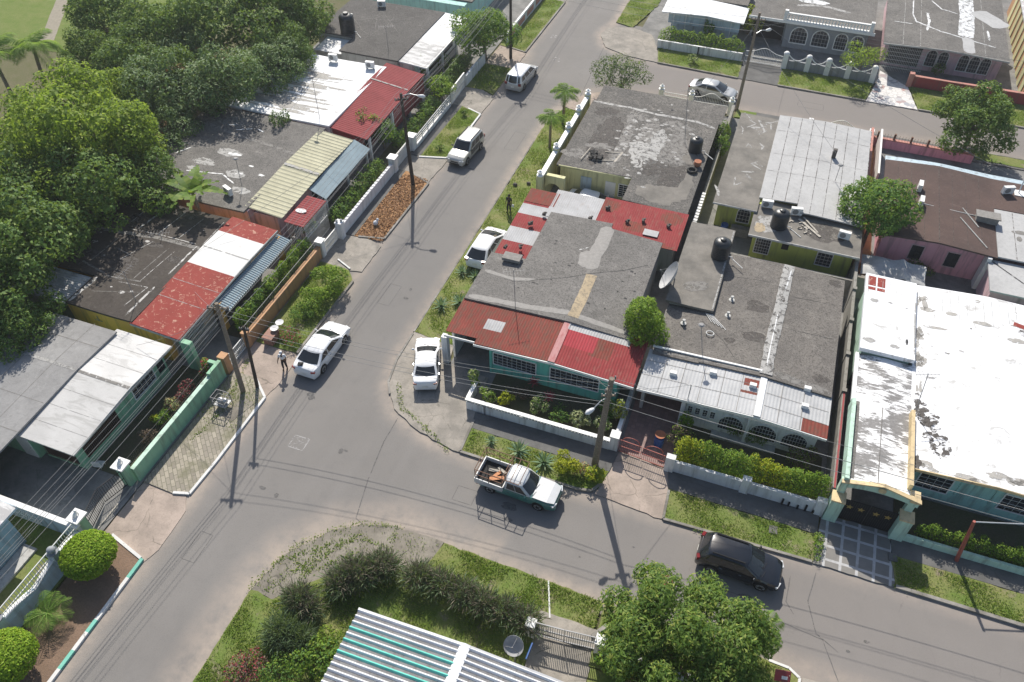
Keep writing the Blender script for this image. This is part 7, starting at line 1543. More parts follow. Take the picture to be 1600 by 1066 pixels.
d = MB(); bx, by = P(1131, 358, .4); d.lathe([(.29, 0), (.29, .3), (.31, .32), (.31, .36), (.29, .38), (.29, .8), (.27, .88), (.02, .88)], bx, by, .02, 18); single(d, 'plastic_drum', 'bluep', 'blue plastic drum below the window of the lime green house', 'drum', (bx, by, .02), smooth=40)
d = MB(); d.box(-.9, .5, 52.6, 53.1, .02, .8); single(d, 'wash_basin', 'slab_grey', 'grey concrete wash basin beside the blue drum at the lime green house', 'basin', (-.2, 52.8, .02))
d = MB(); d.box(5.35, 5.65, 61.2, 61.5, 3.2, 4.0); single(d, 'chimney', 'slab_dark', 'short dark chimney block in the middle of the silver seamed roof', 'chimney', (5.5, 61.3, 3.2))
w_ = thing('street_fence', 'white iron arch fence along the back of the silver roofed house', 'fence', (6.5, 70, 0)); m = MB(); railing(m, (3.6, 70.1), (8.6, 69.95), .2, 1.2, .16, .03, top=lambda t: 1.15 + .7 * math.exp(-((t - .5) * 5) ** 2)); m.build('railing', 'bars', w_); [(lambda mm: (mm.box(x - .2, x + .2, 69.8, 70.25, 0, 1.45), mm.build('pillar', 'white', w_)))(MB()) for x in (3.4, 8.7)]
# R6 pink house
h = thing('house', 'pink house with brown felt roof and pale grey slab beside it', 'house', (14, 57, 0))
wallbox(h, 10.0, 17.2, 53.5, 62.6, 2.85, 'pink'); wallbox(h, 17.2, 26, 54.5, 62.6, 2.85, 'lpink', 'east_wing')
zg = gable(2.98, .26, 13.6, 9.6, 17.6); zg2 = lambda x, y: zg(x, y) if x < 17.6 else 2.98; m = MB(); sheet(m, 9.6, 13.6, 52.7, 63.0, zg, 8, 14, .12); sheet(m, 13.6, 17.6, 52.7, 63.0, zg, 8, 14, .12); sheet(m, 17.6, 27, 58.9, 63.0, flat(2.98), 8, 6, .12)
for x in (10.6, 11.6, 12.6, 14.6, 15.6, 16.6): stroke(m, [(x, 62.8), (x, 53)], .03, zg, 1, .5, .5, .008, 0)
stroke(m, [(13.6, 63), (13.6, 52.8)], .05, zg, 2, .4, .5, .012, 0); m.build('felt_roof', ['roof_brown', 'patch_dark', 'patch_dark'], h)
m = MB(); sheet(m, 17.65, 27, 52.9, 58.85, flat(2.95), 8, 6, .12); [stroke(m, [(x, 58.7), (x, 53)], .05, flat(2.95), 1, .5, .4, .008, 0) for x in (18.9, 20.1, 21.6, 23)]; [blob(m, random.uniform(19.2, 24), random.uniform(53.3, 57), random.uniform(.15, .6), random.uniform(.1, .4), flat(2.95), 2, 20, .5, .009) for _ in range(12)]; m.build('slab_roof', ['roof_silver', 'patch_dark', 'patch_mid'], h)
m = MB(); sheet(m, 9.6, 27, 63.0, 63.7, lambda x, y: 2.9 + (.2 * max(0, 1 - abs(x - 13.6) / 4) if x < 17.6 else 0), 20, 2, .1); m.build('pale_eave', 'palebl', h)
for x in (12.6, 15.1): make_window(h, x, 53.5, .75, 2.1, .9, 's', (2, 2), frame='lpink', bar='iron')
for x in (11.3, 13.9): m = MB(); m.box(x - .02, x + .02, 53.46, 53.5, 0, 2.8); m.build('drain_pipe', 'pink', h)
make_ac('white air conditioner farther back on the brown felt roof', (12.15, 59.2, 3.1), 1.5); make_ac('white air conditioner nearer the front on the brown felt roof', (12.25, 57.1, 3.1), 1.5); make_ac('white air conditioner at the far right of the brown felt roof beside a pale pipe', (18.6, 61.2, 2.99), .4)
d = MB(); d.box(16.2, 17.7, 56.6, 57.3, 3.0, 3.5); d.box(16.1, 17.8, 56.5, 57.4, 3.5, 3.58); single(d, 'roof_hatch', 'slab_grey', 'raised cement box on the right side of the brown felt roof', 'roof hatch', (17, 57, 3.0))
for i, (a, b) in enumerate((((15.3, 57.8), (16.4, 55.8)), ((15.1, 56.5), (16.9, 53.5)), ((12.4, 57.3), (16.2, 57.2)))): d = MB(); d.tube([(*a, zg(*a) + .04), (*b, zg(*b) + .04)], .04, 6); single(d, 'roof_pipe', 'ltgrey', ['short pale pipe lying beside the cement box on the brown roof', 'long pale pipe lying across the corner of the brown roof', 'thin pale conduit running from the air conditioner across the brown roof'][i], 'pipe', (*a, 3.1), 'pipes on the brown felt roof')
d = MB(); d.box(19.2, 19.9, 61.2, 62, 2.99, 3.03); d.tube([(19.5, 61.6, 3.0), (19.5, 61.9, 4.1)], .05, 8); single(d, 'vent_pipe', 'trim', 'white vent pipe on a pale patch at the far edge of the brown roof', 'vent pipe', (19.5, 61.6, 3))
h = thing('outbuilding', 'small flat roofed pinkish outbuilding at the right edge before the pink house', 'outbuilding', (19, 50.5, 0)); wallbox(h, 17.3, 24, 49.6, 52.6, 2.5, 'lpink'); m = MB(); sheet(m, 17.1, 24.2, 49.3, 52.85, lambda x, y: 2.62, 6, 4, .12); stroke(m, [(17.4, 52.6), (20, 50.2), (23, 49.5)], .10, flat(2.62), 1, .1, .4, .01, 0); m.build('flat_roof', ['roof_silver', 'patch_tar'], h)
m = MB(); m.box(17.0, 17.28, 52.5, 53.4, 0, 2.9); m.build('corner_wall', 'trim', h)
w_ = thing('side_wall', 'salmon side wall along the narrow terracotta alley next to the pink house', 'wall', (9.2, 60, 0)); wallbox(w_, 8.55, 8.75, 50.4, 69.7, 1.9, 'salmon', 'masonry'); wallbox(w_, 9.35, 9.5, 62.5, 69.7, 1.9, 'trim', 'gutter_wall'); slab('alley', [(8.75, 50), (9.9, 50), (9.4, 69.7), (8.75, 69.7)], 'terracotta', .05)
w_ = thing('street_fence', 'low red front wall topped with rusty spikes on the upper street', 'fence', (13, 69.9, 0)); wallbox(w_, 9.0, 17.4, 69.8, 70.05, .85, 'pink', 'masonry'); m = MB(); m.box(9.0, 17.4, 69.76, 70.09, .85, .93); m.build('red_coping', 'salmon', w_); m = MB(); [m.bar((9.1 + .25 * i, 69.92, .93), (9.1 + .25 * i, 69.92, 1.4), .02) for i in range(33)]; [m.bar((9.3 + 1.4 * i, 69.92, .93), (9.3 + 1.4 * i, 69.92, 1.5), .16) for i in range(6)]; m.build('spikes', 'iron_brown', w_)
d = MB(); bx, by = P(1370, 270, .5); d.box(8.9, 9.35, 60.2, 61.1, .05, 1.0); single(d, 'blue_bin', 'bluep', 'blue plastic bin in the alley beside the pink house', 'bin', (9.1, 60.6, .05))
# tarpaulin over the yard at R6
d = MB(); xs = [8.8 + 4.4 * i / 14 for i in range(15)]; ys = [49.3 + 2.3 * i / 8 for i in range(9)]; sheet(d, 0, 0, 0, 0, lambda x, y: 1.7 + .25 * math.sin(x * 2.2 + y) * math.cos(y * 2.4) + (.35 * math.exp(-((x - 11.6) / .35) ** 2)), t=.01, xs=xs, ys=ys); single(d, 'tarpaulin', 'roof_silver', 'crumpled silver tarpaulin stretched over the yard before the pink wall', 'tarpaulin', (11, 50.5, 1.7), smooth=60); d = MB(); [d.bar((x, y, 0), (x, y, 1.7), .06) for x in (9, 13) for y in (49.5, 51.4)]; single(d, 'tarpaulin_posts', 'timber', 'thin timber posts holding up the silver tarpaulin', 'posts', (11, 50.5, 0))
# S house at the bottom
h = thing('house', 'house with white ribbed metal roof striped with teal at the bottom edge', 'house', (-8, 6, 0))
wallbox(h, -12.2, 0, -8, 12.6, 2.7, 'ltgrey'); ys = waves(-9, 13.6, .30, 8)
def zs_(x, y): return 3.02 + .30 * (1 - abs(x + 7.3) / 5.6) + .10 * max(0, math.sin(2 * math.pi * y / .30)) ** .8
def ms(x, y):
    k = int(y / .30 + 50)
    if math.sin(2 * math.pi * y / .30) < -.1: return 2  # cells between ribs take the painted shade colour
    if x < -7.5 and k in (int(12.75 / .30 + 50), int(12.1 / .30 + 50), int(11.4 / .30 + 50), int(13.3 / .30 + 50) + 9): return 1
    return 0
m = MB(); sheet(m, 0, 0, 0, 0, zs_, t=.03, mf=ms, xs=[-12.9, -11.6, -10.2, -8.8, -7.5], ys=ys); sheet(m, 0, 0, 0, 0, zs_, t=.03, mf=ms, xs=[-7.1, -5, -3, -1, 1], ys=ys); m.build('ribbed_roof', ['zinc_white2', 'teal', 'trough'], h)
m = MB(); sheet(m, -7.55, -7.05, -9, 13.7, lambda x, y: 3.44 - .3 * abs(x + 7.3), 4, 20, .06); m.build('ridge_cap', 'roof_white', h); m = MB(); m.bar((-12.95, 13.66, 2.98), (-7.3, 13.66, 3.30), .12, .06); m.bar((-7.3, 13.66, 3.3), (1, 13.66, 2.9), .12, .06); m.build('flashing', 'galv', h)
# far row beyond the upper street
h = thing('house', 'grey house with arched windows below a white balustraded roof terrace', 'house', (3, 88, 0)); wallbox(h, -1.0, 7.2, 86.6, 96, 2.95, 'grey'); wallbox(h, -4.6, -1.0, 88, 96, 2.7, 'grey', 'carport_back')
zt = gable(3.12, .45, 3.4, -4.6, 7.6); m = MB(); sheet(m, -1.4, 3.4, 85.9, 97, lambda x, y: 3.12, 6, 8, .2); sheet(m, 3.4, 7.6, 85.9, 97, lambda x, y: 3.12, 6, 8, .2); sheet(m, -4.8, -1.4, 86.4, 97, flat(2.85), 4, 6, .15); stroke(m, [(-.5, 90), (2, 90.8), (5, 90)], .5, flat(3.12), 1, .5, .3, .01); blob(m, 1.2, 91.5, 1.4, .6, flat(3.12), 2, 24, .5, .012); m.build('terrace_roof', ['roof_mid', 'patch_grey', 'patch_white'], h)
m = MB(); m.box(-4.9, 7.7, 85.82, 85.9, 2.86, 3.14); m.box(-1.3, 7.4, 85.9, 86.15, 3.12, 3.25); m.box(-1.3, 7.4, 85.9, 86.15, 3.8, 3.92)
for x in (-1.3, 7.2): m.box(x - .15, x + .2, 85.85, 86.2, 3.12, 4.15)
bal = m.build('balustrade', 'trim', h); m = MB()
for i in range(27): m.lathe([(.07, 0), (.05, .06), (.1, .2), (.05, .4), (.07, .55)], -.95 + .31 * i, 86.02, 3.25, 8)
m.build('balusters', 'trim', bal, 50)
for x, wd in ((.5, 1.7), (2.7, 1.7), (4.75, 1.25), (6.35, 1.25)): make_window(h, x, 86.6, .6, 2.35, wd, 's', (5, 4), arch=True, proud=.08, fw=.1)
opening(h, -2.8, 88, 0, 2.5, 3.2, 's', 'carport_opening')
w_ = thing('front_wall', 'grey front wall with white pillars and drooping white scallop bars', 'wall', (4, 81.75, 0)); wallbox(w_, -.3, 8.8, 81.65, 81.85, .95, 'grey', 'masonry')
px_ = [-.2, 2.05, 4.0, 6.0, 8.4]
for x in px_: m = MB(); m.box(x - .25, x + .25, 81.5, 82.0, 0, 1.6); pr = m.build('pillar', 'trim', w_); c = MB(); c.lathe([(.3, 0), (.28, .1), (.18, .2), (.02, .24)], x, 81.75, 1.6, 12); c.build('cap', 'trim', pr, 50)
m = MB(); [m.tube([(a + .25 + (b - a - .5) * t / 10, 81.75, 1.5 - .5 * math.sin(math.pi * t / 10)) for t in range(11)], .06, 8) for a, b in zip(px_[:-1], px_[1:])]; m.build('scallop_bar', 'trim', w_)
white_gate('iron_gate', 'pale arched iron driveway gate left of the grey scalloped wall', -4.2, -.5, 81.8, 1.3)
h = thing('house', 'pink house with white streaked grey roof and arched windows at the top right', 'house', (14, 90, 0)); wallbox(h, 9.0, 20, 86.2, 100, 2.85, 'lpink'); zg = gable(3.0, .25, 14.5, 8.6, 20.2); m = MB(); sheet(m, 8.6, 14.5, 84.4, 101, zg, 10, 16, .14); sheet(m, 14.5, 20.2, 84.4, 101, zg, 10, 16, .14)
for path, wd, mi in (([(16.4, 101), (16.5, 93), (16.2, 88)], 1.5, 1), ([(16.4, 88), (16.5, 84.6)], 1.1, 3), ([(17.5, 95), (20.0, 92)], 2.2, 3), ([(12.6, 92.6), (12.8, 90.6), (12.6, 88.4)], .26, 1), ([(11.4, 90.4), (14, 88.4), (16.5, 87.6), (19, 87)], .16, 1), ([(11.2, 100), (11.2, 92), (11.6, 90)], .12, 1), ([(9.4, 89.8), (11.2, 89.6)], .12, 1), ([(12.8, 92.6), (12.3, 92.7)], .2, 1), ([(18.4, 90.6), (18.5, 88.4)], .22, 1), ([(13, 96), (14, 94), (15.6, 93.4)], .14, 1)): stroke(m, path, wd, zg, mi, .25, .3, .008 + .002 * mi)
for x in (10.4, 12, 18): stroke(m, [(x, 100), (x, 84.6)], .05, zg, 2, .4, .5, .006, 0)
m.build('slab_roof', ['roof_mid', 'patch_white', 'patch_grey', 'roof_silver'], h); fascia(h, [(8.6, 84.36, 2.94), (14.5, 84.36, 3.18), (20.2, 84.36, 2.94)], .15, 'ltgrey')
for x, wd in ((13.6, 1.0), (14.7, .95), (16.6, .95), (17.6, .95), (18.6, .95)): make_window(h, x, 86.2, .55, 2.25, wd, 's', (4, 4), arch=True)
opening(h, 11, 86.2, .2, 2.4, 3.2, 's'); m = MB(); [m.bar((9.2 + .16 * i, 85.0, 0), (9.2 + .16 * i, 85.0, 2.6), .025) for i in range(24)]; [m.bar((9.2, 85, z), (13, 85, z), .03) for z in (.4, .8, 1.2, 1.6, 2.0, 2.4)]; m.build('porch_grille', 'bars', h)
w_ = thing('front_wall', 'dark red front wall with a pale capped post beside the crazy paving', 'wall', (15.5, 82.2, 0)); wallbox(w_, 11.9, 24, 82.15, 82.4, 1.15, 'redwall', 'masonry'); m = MB(); m.box(11.9, 24, 82.1, 82.45, 1.15, 1.22); m.build('coping', 'salmon', w_); m = MB(); m.box(11.7, 12.15, 82.0, 82.5, 0, 1.45); m.build('post', 'salmon', w_)
h = thing('house', 'narrow terracotta and cream house wall at the top right corner', 'house', (24, 93, 0)); wallbox(h, 22.2, 30, 83.2, 104, 3.1, 'terracotta'); m = MB(); [m.box(22.12, 22.2, 84 + 1.9 * i, 85 + 1.9 * i, 0, 3.1) for i in range(10)]; m.build('cream_stripe', 'cream_wall', h); m = MB(); sheet(m, 22.0, 30, 83, 104, flat(3.2), 4, 4, .12); m.build('flat_roof', 'roof_white_dirty', h)
h = thing('house', 'house with pale blue awning wall and bright white front roof behind the upper hedge', 'house', (-9, 90, 0)); wallbox(h, -13.0, -5.8, 86.4, 98, 2.6, 'palebl'); zg = gable(2.85, .25, -9.2, -13.9, -5.2, 84.6, .2, 90); m = MB(); sheet(m, -13.9, -9.2, 84.6, 88.3, zg, 6, 6, .08); sheet(m, -9.2, -5.2, 84.6, 88.3, zg, 6, 6, .08); m.build('white_roof', 'roof_white', h); m = MB(); sheet(m, -13.5, -5.4, 88.4, 99, flat(3.0), 6, 6, .14); m.build('back_roof', 'roof_grey2', h); m = MB(); m.box(-13.2, -5.6, 85.3, 85.36, 1.3, 2.6); m.build('awning_screen', 'palebl', h)
for x in (-12.6, -11.3, -8.6, -6.5): m = MB(); m.bar((x, 85.0, 0), (x, 85.0, 2.7), .08); m.build('post', 'bars', h)
w_ = thing('front_wall', 'pale front wall under the clipped hedge on the upper street', 'wall', (-9, 81.65, 0)); wallbox(w_, -13.4, -4.5, 81.55, 81.75, .95, 'white', 'masonry'); m = MB(); m.box(-9.1, -8.95, 81.5, 81.56, 0, .9); m.build('drain_pipe', 'iron', w_)
# ---------------------------------------------------------------- trees, shrubs, hedges
def put(o, px, py, z, ground=0.05, rz=0.0, s=1.0, label=None, group=None):
    """stand a plant so that its crown centre, at height z, is where the survey saw it"""
    x, y = P(px, py, z); return place(o, (x, y, ground), rz, label, group, s)
def replant(proto, label, px, py, z, rz, s, ground=0.05):
    c = copy_tree(proto); x, y = P(px, py, z); return place(c, (x, y, ground), rz, label, None, s)
# --- the wood in the upper left
WG = 'trees of the wood at the upper left'
t1 = make_tree('broadleaf_tree', 'tall yellow green tree in the middle of the left wood nearest the palm', 'tree', 9.5, 4.3, 3.6, 34, .2, (.30, .15), 15, 'leaf_light', None, 0, 11, WG, .2, 7, .5, rel=(.16, .40))
put(t1, 95, 158, 7)
WL = [('yellow green tree on the field side of the wood right of the palms', 168, 118, 7, 1.1, .72), ('broad yellow green tree leaning out at the left edge of the wood', 8, 215, 7, 2.3, .85), ('large yellow green tree in the heart of the left wood', 112, 205, 7.4, 3.6, 1.12), ('yellow green tree nearest the patchy grey roof', 185, 205, 6.5, 5.1, .9), ('yellow green tree low on the left edge over the dark roof', 75, 265, 6.5, .4, .9)]
for lb, px, py, z, rz, s in WL: replant(t1, lb, px, py, z, rz, s)
t2 = make_tree('broadleaf_tree', 'dark green tree at the left edge beside the white lean to roof', 'tree', 8.8, 4.2, 3.6, 32, .2, (.30, .16), 15, 'leaf_wood', None, 0, 12, WG, .2, 7, .4, rel=(.16, .40))
put(t2, 20, 372, 6.2)
for lb, px, py, z, rz, s in (('dark green tree overhanging the far left corner of the dark flat roof', 120, 290, 6.2, 1.0, .95), ('dark green tree between the yellow green trees and the patchy roof', 215, 268, 5.4, 2.0, .72), ('dark green tree at the left edge below the yellow green ones', 20, 300, 6.5, 3.3, 1.0), ('dark green tree whose branches reach over the grey back roof', 18, 480, 5.2, 4.0, .62), ('small dark green tree touching the left edge above the grey back roof', -30, 430, 6, .3, .9),
                            ('dark green tree at the top edge of the wood left of the water tank', 440, 55, 5.6, 5.0, .75), ('dark green tree at the very top of the wood', 330, 28, 6.5, 2.7, 1.05), ('dark green tree at the top edge beside the open field', 225, 42, 6.5, .9, .95), ('dark green tree in the top corner behind the grey flat roof', 420, 5, 6.5, 1.7, 1.05), ('dark green tree above the mango with red shoots', 470, 12, 6, 3.9, .8), ('dark green tree behind the pale crowned mango', 265, 88, 6, 4.6, .8)): replant(t2, lb, px, py, z, rz, s)
t3 = make_tree('mango_tree', 'blue green mango tree with pale clumped crown beside the patchy grey roof', 'tree', 7.6, 4.1, 3.2, 26, .2, (.30, .12), 17, 'leaf_blue', 'leaf_mango_young', .12, 13, WG, .2, 6, .6, rel=(.26, .42))
for lb, px, py, z, rz, s in (('dark green tree at the top edge nearest the open field corner', 165, 15, 6, 2.2, .95), ('dark green tree between the field and the pale crowned mango', 205, 82, 6, 3.1, .85), ('dark green tree behind the single palm at the field edge', 125, 62, 5.5, 1.2, .7)): replant(t2, lb, px, py, z, rz, s)
put(t3, 268, 138, 5)
for lb, px, py, z, rz, s in (('wide mango tree with red young shoots behind the white coated roof', 355, 112, 5.4, 1.4, 1.0), ('mango tree with orange young shoots nearest the white coated roof', 412, 92, 5, 2.9, .82), ('mango tree between the pale crowned mango and the patchy roof', 250, 188, 4.5, 4.4, .7), ('mango tree in the middle of the wood under the open field', 300, 70, 6, 5.5, .85)): replant(t3, lb, px, py, z, rz, s)
cp = make_palm('coconut_palm', 'tall coconut palm at the edge of the open field in the top left', 6.5, 20, 3.4, 21, None, .04, .16, (.5, .2), 1.2, 1.6, .8); x, y = P(42, 72, 6.5); place(cp, (x, y, 0))
c = copy_tree(cp); x, y = P(-8, 95, 6.2); place(c, (x, y, 0), 2.2, 'coconut palm cut by the left edge of the photo beside the field')
# --- street and garden trees
m_ = make_tree('mango_tree', 'big mango tree with reddish shoots at the bottom edge beside the lower street', 'tree', 6.8, 4.2, 3.2, 46, .5, (.26, .075), 46, 'leaf_mango2', 'leaf_mango_young', .10, 31, None, .22, 8, 1.1, rel=(.17, .27)); put(m_, 1072, 1003, 3.6, rz=.6, s=.93)
t = make_tree('mango_tree', 'round mango tree over the front wall near the top of the main street', 'tree', 5.4, 3.0, 2.5, 14, .25, (.26, .12), 24, 'leaf_mango', 'leaf_mango_young', .12, 32, None, .17, 6, .6); put(t, 757, 48, 3, rz=1)
t = make_tree('broadleaf_tree', 'narrow bright green tree in the gap between the turquoise house and the arched house', 'tree', 5.4, 1.45, 2.3, 16, .2, (.17, .09), 60, 'leaf_hedge', None, 0, 33, None, .1, 6, .5); put(t, 1008, 513, 3.2)
t = make_tree('broadleaf_tree', 'dark glossy tree between the silver roof and the brown felt roof', 'tree', 5.8, 2.55, 2.1, 20, .2, (.22, .12), 34, 'leaf_mango', None, 0, 34, None, .14, 6, .4); put(t, 1372, 322, 4.0)
t = make_tree('mango_tree', 'spreading dark tree beside the upper street at the right edge', 'tree', 6.2, 3.7, 2.7, 24, .3, (.28, .12), 24, 'leaf_wood', None, 0, 35, None, .16, 8, .4, low=-.8, rel=(.24, .38)); put(t, 1532, 178, 4.2)
t = make_tree('broadleaf_tree', 'thin airy tree over the right end of the grey scalloped wall', 'tree', 4.0, 1.9, 1.5, 9, .2, (.16, .08), 24, 'leaf_light', None, 0, 36, None, .07, 6, .4); put(t, 1352, 88, 2.6)
t = make_tree('bare_tree', 'sparse scrubby tree growing behind the burnt corner of the yellow house', 'tree', 3.6, 2.5, 1.7, 16, .3, (.16, .07), 26, 'leaf_feather', 'leaf_light', .6, 37, None, .08, 10, .4, low=-.1); put(t, 972, 122, 1.8)
p1 = make_palm('palm_tree', 'taller roadside palm beside the yellow side wall', 3.3, 16, 1.75, 41, 'palms on the roadside grass', .025, .11, (.1, 0), .8, 1.2, .5); place(p1, (-18.25, 63.7, .1))
c = copy_tree(p1); place(c, (-18.15, 59.5, .1), 1.9, 'shorter roadside palm nearer the road corner of the yellow side wall', None, .92)
p2 = make_palm('palm_tree', 'small stemless palm between the two clipped round bushes', .8, 15, 1.5, 43, None, .014, .12, (0, 0), .9, 1.0, .42); place(p2, (-28.55, 8.75, .1))
p3 = make_palm('palm_tree', 'green palm peeping out behind the big mango at the bottom', 2.2, 13, 1.5, 44, None, .025, .1, (0, 0), .8, 1.1, .5); x, y = P(1190, 985, 2.4); place(p3, (x, y, .1))
def banana(label, x, y, h, seed):
    o = thing('banana_plant', label, 'banana plant', (0, 0, 0)); rng = np.random.default_rng(seed); Q = []
    for i in range(10):
        a = i * .66 + rng.uniform(-.15, .15); L = rng.uniform(2.1, 2.8); e = rng.uniform(.5, 1.25); d = np.array([math.cos(a), math.sin(a), 0]); s_ = np.array([-math.sin(a), math.cos(a), 0]); pts = []
        for k in range(11):
            t = k / 10; pts.append(np.array([0, 0, h]) + d * L * (t * math.cos(e) + .25 * t * t) + np.array([0, 0, 1]) * (L * t * math.sin(e) - .75 * t * t * L * .8))
        for k in range(10):
            t = (k + .5) / 10; wd = .34 * math.sin(math.pi * min(1, .08 + t * .92)) ** .7; u = np.array([0, 0, .05])
            for sg in (1, -1):
                if rng.uniform() < .9: Q.append([pts[k], pts[k + 1], pts[k + 1] + s_ * sg * wd + u, pts[k] + s_ * sg * wd * 1.02 + u + (pts[k + 1] - pts[k]) * rng.uniform(0, .2)])
    quads_mesh('leaves', np.array(Q), 'leaf_banana', None, o); t = MB(); t.tube([(0, 0, 0), (.05, 0, h * .5), (0, 0, h + .1)], [.16, .13, .09], 9); t.build('stem', 'bark_palm', o, 50); return place(o, (x, y, 0), 0, None, None, (1.3, 1.3, 1))
x, y = P(303, 300, 4.2); banana('banana plant with long torn leaves in the gap behind the orange house roof', x, 38.2, 4.2, 5)
# --- clipped round bushes
def topiary(label, loc, r, rz_, h, seed):
    o = thing('topiary_bush', label, 'bush', (0, 0, 0), 'clipped round bushes on the kerbside bed'); rng = np.random.default_rng(seed); n = 9000; d = unit(rng.normal(0, 1, (n, 3))); d[:, 2] = np.where(d[:, 2] < -.5, -d[:, 2], d[:, 2])
    C = np.array([0, 0, h]) + np.sign(d) * np.abs(d) ** .92 * np.array([r, r, rz_]) * rng.uniform(.86, 1.03, (n, 1)); quads_mesh('foliage', leaf_quads(C, d + np.array([0, 0, .3]), .13, .075, .45, rng), 'leaf_topiary', None, o)
    t = MB(); t.ball((0, 0, h), r * .82, r * .82, rz_ * .8, 16); t.build('inner_twigs', 'leaf_feather', o, 60); t = MB(); t.tube([(0, 0, 0), (0, 0, h)], .07, 8); t.build('trunk', 'bark', o); return place(o, loc, 0)
x, y = P(139, 868, 1.35); topiary('clipped round bright green bush nearer the pale blue wall pillar', (x, y, .1), 1.38, .85, 1.35, 1)
x, y = P(8, 1030, 1.35); topiary('clipped round bright green bush cut by the bottom left corner', (x, y, .1), 1.45, .85, 1.35, 2)
# --- hedges
hedge('hedge', 'long bright green hedge overgrowing the white wall of the arched house', -.2, 8.15, 29.1, 30.3, .25, 2.35, 'leaf_hedge', 120, (.13, .07), 3, .2, 'leaf_croton')
hedge('hedge', 'clipped bright green hedge behind the low mint wall at the right edge', 13.4, 26, 28.98, 29.55, .1, 1.4, 'leaf_hedge', 150, (.11, .06), 4, .06)
hedge('hedge', 'leafy hedge behind the terracotta orange front wall', -31.3, -30.3, 29.6, 38.8, .1, 1.95, 'leaf_hedge', 85, (.15, .09), 5, .3, 'leaf_mango')
hedge('hedge', 'clipped hedge behind the pale front wall on the upper street', -13.3, -4.7, 82.0, 83.6, .1, 1.75, 'leaf_hedge', 45, (.17, .10), 6, .08)
hedge('hedge', 'dark green planting behind the stained white wall', -31.6, -30.2, 42.8, 51.0, .1, 1.35, 'leaf_mango', 50, (.17, .09), 7, .3)
hedge('hedge', 'green planting behind the white pipe railing', -31.6, -30.0, 54.5, 62.5, .1, 1.1, 'leaf_mango', 45, (.17, .10), 8, .35)
hedge('hedge', 'small clipped hedge strip at the edge of the tiled driveway', 8.05, 8.5, 25.9, 27.3, .1, .45, 'leaf_hedge', 120, (.1, .06), 9, .05)
hedge('hedge', 'dark bank of shrubs in the front yard of the grey flat roofed house', -31.8, -30.2, 64, 71, .1, 1.7, 'leaf_wood', 40, (.2, .11), 10, .3)
